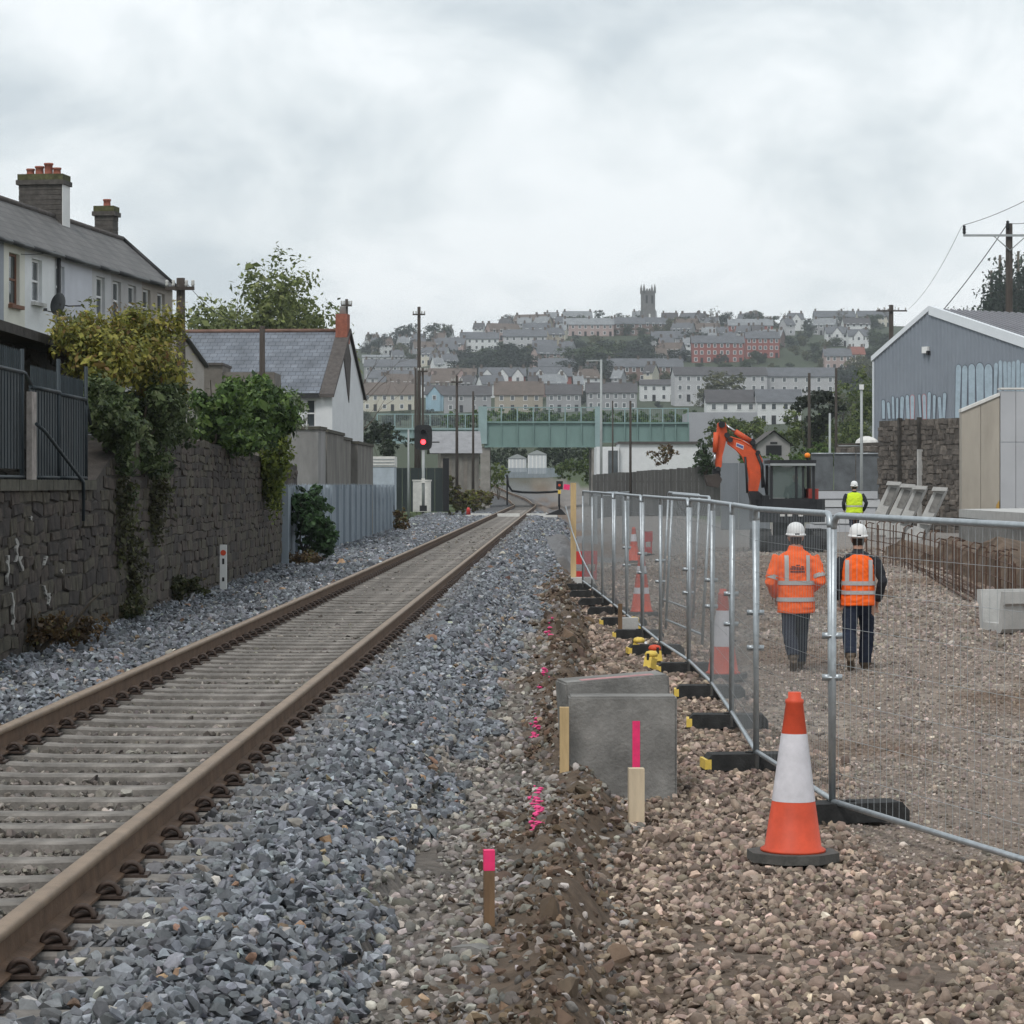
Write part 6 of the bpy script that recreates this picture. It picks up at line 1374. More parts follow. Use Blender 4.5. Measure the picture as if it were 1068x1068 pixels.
# ------------------------------------------------------------------ people
m_hv = mat('hi_vis_orange', (0.90, 0.13, 0.015), 0.75, 0.10, 5, 0.25, 9); m_hy = mat('hi_vis_yellow', (0.60, 0.78, 0.03), 0.75, 0.08, 5, 0.25, 9)
m_refl = mat('reflective_tape', (0.42, 0.41, 0.40), 0.4, 0.08, 10)
m_navy = mat('navy_trousers', (0.018, 0.022, 0.036), 0.9, 0.35, 6, 0.4, 14); m_jean = mat('dark_jeans', (0.016, 0.022, 0.04), 0.9, 0.35, 6, 0.4, 14); m_blk = mat('dark_jacket', (0.022, 0.023, 0.028), 0.85, 0.3, 6, 0.3, 12)
m_boot = mat('muddy_boot', (0.10, 0.075, 0.055), 0.9, 0.4, 12, 0.3, 40); m_skin = mat('skin', (0.42, 0.24, 0.17), 0.6, 0.08, 10); m_hair = mat('dark_hair', (0.03, 0.022, 0.018), 0.7, 0.3, 40)
m_helm = mat('white_helmet', (0.72, 0.72, 0.71), 0.35, 0.04, 5)
def ell_tube(mb, secs, n=20):
    """torso loft: (z, cx, cy, rx, ry)"""
    vs = []
    for (z, cx, cy, rx, ry) in secs:
        for j in range(n):
            a = 2*math.pi*j/n; c_, s_ = math.cos(a), math.sin(a); vs.append((cx+rx*math.copysign(abs(c_)**0.8, c_), cy+ry*math.copysign(abs(s_)**0.8, s_), z))
    k = len(secs)
    fs = [(i*n+j, i*n+(j+1) % n, (i+1)*n+(j+1) % n, (i+1)*n+j) for i in range(k-1) for j in range(n)]+[tuple(range(n))[::-1], tuple((k-1)*n+j for j in range(n))]
    mb.add(vs, fs)
def at_z(secs, z):
    for a, b_ in zip(secs, secs[1:]):
        if a[0] <= z <= b_[0]:
            f = (z-a[0])/(b_[0]-a[0]); return [a[i]+(b_[i]-a[i])*f for i in range(5)]
    return list(secs[0] if z < secs[0][0] else secs[-1])
def ring_band(secs, z0, z1, off, n=40):
    b = MB(); vs = []
    for z in (z0, (z0+z1)/2, z1):
        _, cx, cy, rx, ry = at_z(secs, z); rx += off; ry += off
        for j in range(n):
            a = 2*math.pi*j/n; c_, s_ = math.cos(a), math.sin(a); vs.append((cx+rx*math.copysign(abs(c_)**0.8, c_), cy+ry*math.copysign(abs(s_)**0.8, s_), z))
    b.add(vs, [(i*n+j, i*n+(j+1) % n, (i+1)*n+(j+1) % n, (i+1)*n+j) for i in range(2) for j in range(n)], 0, True)
    return b
def strip_back(secs, x0, x1, z0, z1, off, side=-1, nz=9):
    b = MB(); vs = []
    for i in range(nz):
        z = z0+(z1-z0)*i/(nz-1); _, cx, cy, rx, ry = at_z(secs, z); rx += off; ry += off
        for x in (x0, (x0+x1)/2, x1):
            q = min(abs(x-cx)/rx, 0.999); y = cy+side*ry*(1-q**2.5)**0.4; vs.append((x, y, z))
    b.add(vs, [(i*3+j, i*3+j+1, i*3+4+j, i*3+3+j) for i in range(nz-1) for j in range(2)], 0, True)
    return b
def hand(mb, w, d, s=1.0):
    """palm and five curled fingers from wrist w, pointing along d"""
    w = Vector(w); d = Vector(d).normalized(); side = d.cross(Vector((0, 0, 1))).normalized(); nrm = side.cross(d).normalized()
    mb.tube([w, w+d*0.05*s, w+d*0.09*s], [(0.022, 0.026), (0.016, 0.042), (0.014, 0.042)], 8)
    for k, (o_, ln) in enumerate(((-0.030, 0.062), (-0.010, 0.075), (0.011, 0.070), (0.031, 0.055))):
        p0 = w+d*0.085*s+side*o_*s; p1 = p0+d*ln*0.45*s-nrm*0.012*s; p2 = p1+d*ln*0.35*s-nrm*0.028*s; p3 = p2-nrm*0.022*s
        mb.tube([p0, p1, p2, p3], [0.0095, 0.009, 0.0085, 0.007], 6)
    p0 = w+d*0.03*s-side*0.035*s; p1 = p0+d*0.03*s-side*0.025*s; p2 = p1+d*0.035*s-nrm*0.01*s
    mb.tube([p0, p1, p2], [0.012, 0.011, 0.009], 6)
def person(lab, loc, rz, top, top_secs, arms, arm_m, trm, legs, bands, braces, scale=1.0, vest=False, logo=False, helmet=True, sleeve_bands=(), headturn=0.0):
    t = thing('person', lab, 'person', loc, rz, 'workers in the yard'); t.scale = (scale,)*3
    mb = MB()
    ell_tube(mb, [(0.84, 0, 0, 0.155, 0.115), (0.95, 0, 0, 0.165, 0.12), (1.1, 0, 0, 0.15, 0.105), (1.28, 0, 0, 0.175, 0.11), (1.40, 0, 0, 0.185, 0.10), (1.455, 0, 0.0, 0.12, 0.075), (1.48, 0, 0.0, 0.058, 0.06), (1.55, 0, 0.01, 0.055, 0.058)])
    for (hip, knee, ank, toe) in legs:
        hip, knee, ank, toe = map(Vector, (hip, knee, ank, toe))
        mb.tube([hip+Vector((0, 0, 0.06)), hip.lerp(knee, 0.3), hip.lerp(knee, 0.75), knee, knee.lerp(ank, 0.3), knee.lerp(ank, 0.75), ank], [0.10, 0.102, 0.09, 0.083, 0.085, 0.078, 0.075], 12)
        heel = ank+(ank-knee).normalized()*0.05
        mb.tube([ank+Vector((0, -0.045, -0.03)), ank.lerp(toe, 0.35)+Vector((0, 0, -0.02)), ank.lerp(toe, 0.75), toe], [(0.043, 0.05), (0.047, 0.045), (0.049, 0.036), (0.035, 0.025)], 10)
        mb.tube([ank, heel], [0.052, 0.046], 10)
    for (sh, el, wr_) in arms:
        mb.tube([Vector(sh), Vector(sh).lerp(Vector(el), 0.5), Vector(el), Vector(el).lerp(Vector(wr_), 0.4), Vector(wr_)], [0.06, 0.052, 0.045, 0.042, 0.03], 10); hand(mb, wr_, Vector(wr_)-Vector(el))
    # head
    vs0 = len(mb.v); hc = Vector((0, 0.015, 1.615))
    secs = []
    for i in range(11):
        a = -math.pi/2+math.pi*(i+0.3)/10.6; secs.append((hc.z+0.118*math.sin(a), 0, hc.y+(0.012 if math.sin(a) < -0.2 else 0), 0.078*math.cos(a), 0.098*math.cos(a)))
    ell_tube(mb, secs, 16)
    mb.tube([(0, 0.105, 1.635), (0, 0.128, 1.60), (0, 0.105, 1.59)], [0.012, 0.016, 0.012], 8)       # nose
    for s_ in (-1, 1): mb.tube([(s_*0.076, 0.005, 1.64), (s_*0.092, -0.008, 1.62), (s_*0.080, 0.0, 1.585)], [0.012, 0.014, 0.009], 8)   # ears
    mb.tube([(-0.022, 0.104, 1.565), (0, 0.112, 1.563), (0.022, 0.104, 1.565)], 0.007, 6)          # lips
    ankz = [l[2] for l in legs]
    def mf(c):
        if c.z < 0.9:
            for q in legs:
                a_ = Vector(q[2]); 
                if (c-a_).length < 0.24 and c.z < a_.z+0.03: return 1
            if any((c-Vector(w_)).length < 0.2 for _, _, w_ in arms) and abs(c.x) > 0.16: return 2
            return 0
        if c.z > 1.5: return 3 if (c.y < 0.045 and c.z > 1.54 and abs(c.x) < 0.073) else 2
        if any((c-Vector(w_)).length < 0.17 for _, _, w_ in arms): return 2
        return 4
    remesh(mb, 0.011, 'body', [trm, m_boot, m_skin, m_hair, arm_m], t, 3, matf=mf, wrinkle=0.009)
    # jacket or vest
    jb = MB(); ell_tube(jb, top_secs, 26)
    if not vest:
        for (sh, el, wr_) in arms:
            sh, el, wr_ = Vector(sh), Vector(el), Vector(wr_); jb.tube([sh+Vector((-0.02*math.copysign(1, sh.x), 0, 0.005)), sh.lerp(el, 0.35), sh.lerp(el, 0.75), el, el.lerp(wr_, 0.5), wr_.lerp(el, 0.05)], [0.088, 0.085, 0.077, 0.073, 0.066, 0.056], 14)
    j = remesh(jb, 0.011, 'vest' if vest else 'jacket', top, t, 3, wrinkle=0.010)
    if vest:
        for (sh, el, wr_) in arms:
            sh, el, wr_ = Vector(sh), Vector(el), Vector(wr_); sb = MB(); sb.tube([sh+Vector((-0.03*math.copysign(1, sh.x), 0, 0.0)), sh.lerp(el, 0.35), sh.lerp(el, 0.75), el, el.lerp(wr_, 0.5), wr_], [0.08, 0.072, 0.062, 0.058, 0.054, 0.045], 14)
            remesh(sb, 0.011, 'sleeve', arm_m, t, 3, wrinkle=0.009)
    for z0, z1 in bands: ring_band(top_secs, z0, z1, 0.008).build('reflective_band', m_refl, j)
    for (x0, x1, z0, z1) in braces:
        for sd_ in (-1, 1): strip_back(top_secs, x0, x1, z0, z1, 0.009, sd_).build('reflective_brace', m_refl, j)
    for (sh, el, wr_) in arms:
        sh, el, wr_ = Vector(sh), Vector(el), Vector(wr_)
        for f0 in sleeve_bands:
            a_ = sh.lerp(el, f0); c_ = sh.lerp(el, f0+0.17); MB().tube([a_, c_], [0.0865-0.012*f0, 0.083-0.012*f0], 16, cap=False).build('sleeve_band', m_refl, j)
    if logo:
        for (x0, x1, z0, z1) in [(-0.088+0.019*i, -0.074+0.019*i, 1.235, 1.262+(0.012 if i in (3, 4, 5) else 0)) for i in range(9)]+[(-0.09, 0.09, 1.205, 1.222), (-0.075, -0.03, 1.268, 1.28), (0.04, 0.075, 1.268, 1.28), (-0.02, 0.03, 1.285, 1.297)]:
            strip_back(top_secs, x0, x1, z0, z1, 0.010, -1, 3).build('back_print', mat('dark_print', (0.10, 0.03, 0.03), 0.8, 0.1, 5), j)
    if helmet:
        h = thing('safety_helmet', '', 'helmet'); del h['label']; del h['category']; h.parent = t; h.location = (0, 0.01, 1.665); h.rotation_euler[0] = R(4)
        b = MB(); n = 28; prof_ = [(1.0, 0.0), (1.0, 0.025), (0.97, 0.055), (0.88, 0.09), (0.7, 0.118), (0.45, 0.135), (0.2, 0.142), (0.02, 0.143)]
        vs = []
        for r_, z in prof_:
            for k in range(n): a = 2*math.pi*k/n; vs.append((0.108*r_*math.cos(a), 0.132*r_*math.sin(a), z+0.006*(abs(math.cos(a)) < 0.15)*(r_ > 0.3)))
        b.add(vs, [(i*n+k, i*n+(k+1) % n, (i+1)*n+(k+1) % n, (i+1)*n+k) for i in range(len(prof_)-1) for k in range(n)], 0, True)
        vs = []
        for r0, z in ((0.99, 0.004), (1.13, -0.012), (1.14, -0.006), (1.0, 0.012)):
            for k in range(n):
                a = 2*math.pi*k/n; ex = 1+0.16*max(0, math.sin(a))**2; vs.append((0.108*r0*math.cos(a), 0.132*(r0*ex if r0 > 1.05 else r0)*math.sin(a), z))
        b.add(vs, [(i*n+k, i*n+(k+1) % n, (i+1)*n+(k+1) % n, (i+1)*n+k) for i in range(3) for k in range(n)], 0, True)
        s_ = b.build('shell', m_helm, h); MB().tube([(0.09*math.cos(a), -0.02+0.108*math.sin(a), -0.02-0.01*math.sin(a)) for a in [math.pi*(1.1+0.8*k/10) for k in range(11)]], 0.010, 6, flat=1.8).build('harness', m_wpaint, h); MB().cbox((0, -0.135, 0.008), (0.05, 0.012, 0.02)).build('ratchet', m_blk, h)
    return t
def swap(h): pass
jk = [(0.715, 0, 0, 0.226, 0.155), (0.78, 0, 0, 0.228, 0.16), (0.95, 0, 0, 0.218, 0.155), (1.10, 0, 0, 0.222, 0.155), (1.26, 0, 0, 0.228, 0.15), (1.37, 0, 0, 0.222, 0.135), (1.43, 0, 0, 0.17, 0.11), (1.465, 0, 0.005, 0.10, 0.085), (1.52, 0, 0.01, 0.078, 0.08)]
vs_ = [(0.82, 0, 0, 0.205, 0.145), (0.95, 0, 0, 0.198, 0.14), (1.10, 0, 0, 0.20, 0.14), (1.26, 0, 0, 0.205, 0.138), (1.36, 0, 0, 0.20, 0.125), (1.42, 0, 0, 0.15, 0.10), (1.45, 0, 0.005, 0.085, 0.075)]
legsA = [((-0.08, 0, 0.87), (-0.085, -0.05, 0.48), (-0.07, -0.30, 0.20), (-0.065, -0.25, 0.03)), ((0.08, 0, 0.87), (0.09, 0.14, 0.49), (0.075, 0.22, 0.09), (0.085, 0.40, 0.045))]
legsB = [((-0.085, 0, 0.87), (-0.11, -0.04, 0.48), (-0.115, -0.34, 0.24), (-0.11, -0.30, 0.05)), ((0.085, 0, 0.87), (0.12, 0.17, 0.49), (0.10, 0.28, 0.09), (0.12, 0.46, 0.05))]
armA = [((-0.215, 0, 1.385), (-0.31, -0.04, 1.09), (-0.22, 0.16, 0.92)), ((0.215, 0, 1.375), (0.285, -0.08, 1.11), (0.19, 0.15, 0.98))]
armB = [((-0.20, 0, 1.38), (-0.27, -0.02, 1.10), (-0.22, 0.12, 0.90)), ((0.20, 0, 1.38), (0.29, -0.06, 1.12), (0.24, 0.08, 0.88))]
xw = XU(830, 31.7); person('worker in orange hi-vis jacket and white helmet walking away', (xw, 31.7, gz1(xw, 31.7)-0.03), R(2), m_hv, jk, armA, m_hv, m_navy, legsA, [(1.055, 1.105), (0.855, 0.905)], [(-0.155, -0.105, 1.10, 1.41), (0.105, 0.155, 1.10, 1.41)], 0.98, logo=True, sleeve_bands=(0.72,))
xw = XU(895, 31.7); person('worker in orange vest over dark sleeves, second of the pair', (xw, 31.7, gz1(xw, 31.7)-0.03), R(-3), m_hv, vs_, armB, m_blk, m_jean, legsB, [(1.065, 1.115), (0.955, 1.0)], [(-0.165, -0.115, 1.11, 1.37), (0.115, 0.165, 1.11, 1.37)], 0.98, vest=True)
xw = XU(891, 88); person('worker in yellow hi-vis jacket far back in the yard', (xw, 88, gz1(xw, 88)-0.01), R(5), m_hy, [(z, a, b, rx*1.28, ry*1.2) for z, a, b, rx, ry in vs_], [tuple((x*1.28, y, z) for x, y, z in a) for a in armB], m_blk, m_navy, legsA, [(1.0, 1.05)], [], 1.06, vest=True)
# operator in the cab
t = thing('person', 'operator sitting inside the excavator cab', 'person', (EX.x+zx(640), YE+0.15, 0.4+zc0-0.15), 0, 'workers in the yard')
mb = MB(); ell_tube(mb, [(0, 0, 0, 0.19, 0.16), (0.2, 0, 0, 0.17, 0.13), (0.45, 0, 0, 0.21, 0.13), (0.56, 0, 0, 0.12, 0.09), (0.60, 0, 0, 0.06, 0.06), (0.66, 0, 0, 0.056, 0.06)])
ell_tube(mb, [(0.74+0.11*math.sin(a), 0, 0, 0.078*math.cos(a)+0.002, 0.095*math.cos(a)+0.002) for a in [-1.5+3.0*i/9 for i in range(10)]], 14)
for s_ in (-1, 1):
    mb.tube([(s_*0.2, 0, 0.5), (s_*0.27, 0.08, 0.25), (s_*0.2, 0.32, 0.2)], [0.06, 0.05, 0.035], 8); hand(mb, (s_*0.2, 0.32, 0.2), (0, 1, -0.1)); mb.tube([(s_*0.1, 0.02, 0.02), (s_*0.13, 0.42, 0.06), (s_*0.13, 0.48, -0.32)], [0.09, 0.07, 0.05], 8); mb.tube([(s_*0.13, 0.46, -0.33), (s_*0.13, 0.6, -0.36)], [0.05, 0.035], 8)
remesh(mb, 0.014, 'body', [m_blk, m_skin], t, 2, matf=lambda c: 1 if c.z > 0.62 or (c.y > 0.33 and c.z > 0.12) else 0)

# ------------------------------------------------------------------ the town on the hill
def hill_at(u, v, lo=260, hi=1500):
    """where the slope lies at a photo position"""
    Yv = np.linspace(lo, hi, 1500); X = (u-CU)/F*Yv; z = gz(X, Yv); vv = HV-(z-CAMZ)/Yv*F
    k = np.argmax(vv <= v)
    if vv[k] > v: k = len(Yv)-1
    return Vector((X[k], Yv[k], z[k]))
WALLS = {n: mat('town_'+n, c, 0.9, 0.10, 0.3) for n, c in dict(cream=(0.50, 0.47, 0.39), white=(0.60, 0.61, 0.61), grey=(0.30, 0.30, 0.31), pink=(0.36, 0.27, 0.25), red=(0.26, 0.085, 0.07), brown=(0.20, 0.135, 0.115), blue=(0.28, 0.42, 0.50), tan=(0.34, 0.30, 0.24), pale=(0.42, 0.42, 0.43)).items()}
ROOFS = {n: mat('town_roof_'+n, c, 0.85, 0.2, 0.5) for n, c in dict(slate=(0.11, 0.115, 0.125), brown=(0.115, 0.09, 0.075), dark=(0.075, 0.072, 0.075), light=(0.20, 0.21, 0.22), red=(0.20, 0.08, 0.06)).items()}
wfr = MB(); wfr.box(-0.6, 0.6, -0.10, 0.0, -0.75, 0.75, 0); wfr.box(-0.45, 0.45, -0.12, -0.101, -0.6, 0.6, 1)
o = wfr.build('window', [m_wf, m_glass]); WME = o.data; bpy.data.objects.remove(o)
o = MB().box(-0.5, 0.5, -0.5, 0.5, -0.6, 1.3).build('chimney', ROOFS['brown']); CME = o.data; bpy.data.objects.remove(o)
o = MB().box(-0.5, 0.5, -0.10, 0, 0, 2.1).build('door', m_dark); DME = o.data; bpy.data.objects.remove(o)
def row(label, c, width, wall='cream', roof='slate', units=4, storeys=2, depth=8.0, rz=0.0, rise=2.8, gable=None, front_gables=0, group='terraces on the hillside', chim=True, name='hillside_house', wins=True, down=3.0):
    t = thing(name, label, 'house', c, rz, group)
    h = 2.65*storeys if name != 'hillside_terrace' else 2.35*storeys; w2 = width/2
    b = MB(); b.add([(-w2, 0, -down), (w2, 0, -down), (w2, 0, h), (-w2, 0, h), (-w2, depth, -down), (w2, depth, -down), (w2, depth, h), (-w2, depth, h), (-w2, depth/2, h+rise), (w2, depth/2, h+rise)], [(0, 1, 2, 3), (4, 7, 6, 5)], 0); b.add([(-w2, 0, -down), (-w2, 0, h), (-w2, depth/2, h+rise), (-w2, depth, h), (-w2, depth, -down)], [(0, 1, 2, 3, 4)], 1 if gable else 0); b.add([(w2, 0, -down), (w2, 0, h), (w2, depth/2, h+rise), (w2, depth, h), (w2, depth, -down)], [(0, 1, 2, 3, 4)], 1 if gable else 0)
    b.build('wall', [WALLS[wall], WALLS[gable or wall]], t)
    b = MB(); e = 0.35; s_ = rise/(depth/2)
    b.add([(-w2-e, -e, h-e*s_+.06), (w2+e, -e, h-e*s_+.06), (w2+e, depth/2, h+rise+.06), (-w2-e, depth/2, h+rise+.06), (w2+e, depth+e, h-e*s_+.06), (-w2-e, depth+e, h-e*s_+.06)], [(0, 1, 2, 3), (3, 2, 4, 5)]); b.add([(-w2-e, -e, h-e*s_-.15), (w2+e, -e, h-e*s_-.15), (w2+e, -e, h-e*s_+.06), (-w2-e, -e, h-e*s_+.06)], [(0, 1, 2, 3)])
    ro = b.build('roof', ROOFS[roof], t)
    uw = width/units
    for i in range(units):
        x0_ = -w2+uw*i
        if wins:
            for sidx in range(storeys):
                for fx in ((0.28, 0.74) if uw > 4.2 else (0.5,)):
                    if sidx == 0 and fx == 0.74: inst(DME, 'door', t, (x0_+uw*fx, -0.002, 0)); continue
                    inst(WME, 'window', t, (x0_+uw*fx, -0.002, 1.45+2.65*sidx))
        if chim and i % 2 == 0: inst(CME, 'chimney', ro, (x0_+0.3 if i else x0_+0.6, depth/2, h+rise), (0, 0, 0), (0.75, 1.1, 0.75))
    if chim: inst(CME, 'chimney', ro, (w2-0.6, depth/2, h+rise), (0, 0, 0), (0.75, 1.1, 0.75))
    for i in range(front_gables):
        x0_ = -w2+width*(i+0.5)/front_gables; g_ = 1.9
        b = MB(); b.add([(x0_-g_, -0.5, 0), (x0_+g_, -0.5, 0), (x0_+g_, -0.5, h-0.2), (x0_, -0.5, h+2.1), (x0_-g_, -0.5, h-0.2), (x0_-g_, 2, 0), (x0_+g_, 2, 0), (x0_+g_, 2, h-0.2), (x0_, 3, h+2.1), (x0_-g_, 2, h-0.2)], [(0, 1, 2, 3, 4), (1, 6, 7, 2), (0, 4, 9, 5)]); b.build('front_gable', WALLS['white' if wall == 'red' else wall], t)
        b = MB(); b.add([(x0_-g_-.3, -0.7, h-0.45), (x0_, -0.7, h+2.25), (x0_, 3.2, h+2.25), (x0_-g_-.3, 3.2, h-0.45), (x0_+g_+.3, -0.7, h-0.45), (x0_+g_+.3, 3.2, h-0.45)], [(0, 1, 2, 3), (1, 4, 5, 2)]); b.build('gable_roof', ROOFS[roof], ro)
        inst(WME, 'window', t, (x0_, -0.503, 4.1))
    return t
taken = []; NAMED = []
def trow(u0, u1, v, label, name='hillside_house', **kw):
    """a row of houses whose front foot runs from u0 to u1 at height v in the photo"""
    p = hill_at((u0+u1)/2, v); w_ = (u1-u0)/F*p.y/max(0.6, math.cos(kw.get('rz', 0)))
    kw.setdefault('units', max(1, round(w_/5.6)))
    taken.append((u0, u1, v-26*600/p.y, v)); NAMED.append(((u0+u1)/2, v-6, label)); return row(label, p, w_, name=name, **kw)
trow(378, 432, 429, 'long cream terrace with brown roof behind the signal pole', wall='cream', roof='brown', gable='cream', rise=3.6)
trow(444, 462, 429, 'pale blue gable fronted house beyond the bridge', wall='blue', roof='dark', front_gables=1, units=1)
trow(463, 512, 430, 'dark roofed grey terrace right of the blue gabled house', wall='grey', roof='dark')
trow(516, 566, 430, 'brown roofed terrace with a red gable end above the bridge', wall='tan', roof='brown', gable='red', rise=3.8)
trow(570, 606, 430, 'low dark terrace right of the brown roofed row', wall='grey', roof='dark')
trow(612, 664, 428, 'dark slate terrace with white window frames behind the lamp column', wall='grey', roof='dark', units=6)
trow(668, 706, 419, 'white fronted shop row with dark roof', wall='white', roof='dark', chim=False, rise=1.6)
trow(500, 548, 409, 'left red brick terrace with white gabled fronts', wall='red', roof='slate', front_gables=3)
trow(552, 596, 409, 'right red brick terrace with white gabled fronts', wall='red', roof='slate', front_gables=2)
trow(384, 434, 410, 'grey slate terrace above the cream row', wall='pale', roof='slate')
trow(436, 496, 409, 'brown brick terrace with bay gables left of the red terraces', wall='pink', roof='brown', front_gables=2)
trow(380, 436, 396, 'second grey terrace higher on the left slope', wall='grey', roof='slate')
trow(378, 432, 379, 'long low white flat fronted block on the left slope', wall='white', roof='light', rise=1.0, chim=False, storeys=1)
trow(634, 712, 398, 'purple brown brick terrace with white windows in mid slope', wall='brown', roof='slate')
trow(562, 600, 398, 'slate roofed brick row left of the purple terrace', wall='pink', roof='slate')
trow(722, 776, 379, 'large three storey red brick block below the skyline', wall='red', roof='slate', storeys=3, chim=True)
trow(778, 813, 374, 'tall red brick house with white upper band', wall='red', roof='slate', storeys=3, units=3, gable='red')
trow(760, 806, 352, 'red brick row at the skyline with a gable to the right', wall='red', roof='light', gable='pink')
trow(588, 640, 351, 'left half of the brown row just below the church tower', wall='pink', roof='light')
trow(640, 672, 350, 'right half of the brown row beside the church tower', wall='brown', roof='slate')
trow(680, 716, 366, 'grey terrace below the church tower', wall='grey', roof='slate')
trow(862, 884, 361, 'left white detached house on the right slope', wall='white', roof='slate', front_gables=1, units=2)
trow(885, 906, 364, 'right white villa with a gabled front', wall='white', roof='slate', front_gables=1, units=2)
trow(823, 838, 345, 'white gabled house near the right skyline', wall='white', roof='slate', front_gables=1, units=1)
trow(895, 929, 341, 'cream houses on the skyline above the shed', wall='cream', roof='slate')
trow(850, 892, 342, 'grey terrace on the right skyline', wall='grey', roof='slate')
trow(860, 888, 386, 'pinkish house with red roof on the right slope', wall='pink', roof='slate')
trow(886, 902, 384, 'small cream house with a red roof', wall='cream', roof='red', units=1)
trow(480, 520, 366, 'white rendered terrace on the left upper slope', wall='white', roof='slate')
trow(525, 570, 364, 'pale terrace left of the wooded slope', wall='pale', roof='slate')
trow(556, 580, 376, 'white square house beside the wooded slope', wall='white', roof='slate', units=2)
trow(737, 790, 443, 'dark roofed white row behind the digger, left half', wall='white', roof='dark', chim=False)
trow(790, 836, 443, 'dark roofed white row behind the digger, right half', wall='white', roof='slate', chim=False)
# large pale institution
p = hill_at(830, 420); w_ = (872-800)/F*p.y
row('long pale grey institutional block with large dark windows', Vector((XU(836, p.y), p.y, p.z)), w_, wall='pale', roof='slate', units=6, storeys=3, rise=2.6, chim=False, depth=9)
row('pale gabled wing left of the institutional block', Vector((XU(752, p.y-8), p.y-8, p.z)), (802-706)/F*p.y, wall='pale', roof='dark', units=5, storeys=3, rise=2.4, chim=False, depth=9, rz=R(4))
taken.append((704, 872, 375, 420))
# filler rows
r_ = random.Random(77); nfill = 0; autos = []
cand = []
for v in (343, 349, 354, 359, 364, 370, 376, 382, 388, 394, 401, 408, 415):
    u = 384+r_.uniform(0, 12)
    while u < 912:
        w_ = r_.choice((r_.uniform(7, 14), r_.uniform(14, 34))); cand.append((u, u+w_, v+r_.uniform(-2, 2))); u += w_+r_.uniform(1, 11)
for (a, b_, v) in cand:
    if any(a < q[1]-2 and b_ > q[0]+2 and v-3 < q[3] and v > q[2]+6 for q in taken): continue
    if 590 < (a+b_)/2 < 690 and 352 < v < 402: continue          # wooded slope
    if (a+b_)/2 < 480 and v < 356: continue
    if 478 < (a+b_)/2 < 552 and 366 < v < 399: continue
    if (a+b_)/2 > 815 and v > 350: continue
    p = hill_at((a+b_)/2, v); wm_ = (b_-a)/F*p.y
    wc_ = r_.choice(['grey', 'pale', 'white', 'tan', 'brown', 'pink', 'grey', 'cream', 'white']); rc_ = r_.choice(['slate', 'slate', 'dark', 'light', 'brown'])
    t_ = row('small terrace among the crowded hillside rows', p, wm_, wall=wc_, roof=rc_, units=max(1, round(wm_/5.6)), rz=r_.uniform(-0.45, 0.45), depth=6.5, group='crowded small hillside terraces', name='hillside_terrace')
    nfill += 1
    autos.append((t_, (a+b_)/2, v-5, f'{wc_} {rc_} roofed '+('house' if wm_ < 7 else 'terrace')))
# church tower
p = hill_at(677.5, 345); s_ = p.y/F
m_tow = mat('tower_stone', (0.16, 0.155, 0.15), 0.92, 0.2, 0.4)
t = thing('church_tower', 'square grey stone church tower with pinnacles on the skyline', 'tower', (XU(677.5, p.y), p.y, p.z), R(12))
w_ = 13.2*s_/2; H_ = ZV(303, p.y)-p.z
b = MB(); b.box(-w_, w_, 0, 2*w_, -8, H_*0.5); b.box(-w_*0.93, w_*0.93, w_*0.07, w_*1.93, H_*0.5, H_); b.build('shaft', m_tow, t)
MB().box(-w_*1.04, w_*1.04, -w_*0.04, w_*2.04, H_*0.5-0.3, H_*0.5+0.2).build('string_course', m_tow, t); MB().box(-w_*1.02, w_*1.02, -w_*0.02, w_*2.02, H_-1.2, H_-0.6).build('string_course', m_tow, t)
for i in range(5):
    for y_ in (w_*0.1, w_*1.9): MB().box(-w_*0.9+i*w_*0.42, -w_*0.9+i*w_*0.42+w_*0.2, y_-0.3, y_+0.3, H_+0.002, H_+0.9).build('battlement', m_tow, t)
for sx in (-1, 1):
    for y_ in (w_*0.12, w_*1.88): MB().tube([(sx*w_*0.88, y_, H_-1), (sx*w_*0.88, y_, H_+1.2), (sx*w_*0.88, y_, H_+3.2)], [0.55, 0.5, 0.05], 6).build('pinnacle', m_tow, t)
for x_ in (-w_*0.45, w_*0.45): MB().box(x_-0.45, x_+0.45, w_*0.07-0.05, w_*0.07-0.002, H_*0.68, H_*0.88).build('belfry_opening', m_dark, t)
MB().box(-0.4, 0.4, -0.05, -0.002, H_*0.3, H_*0.42).build('lancet_window', m_white, t)
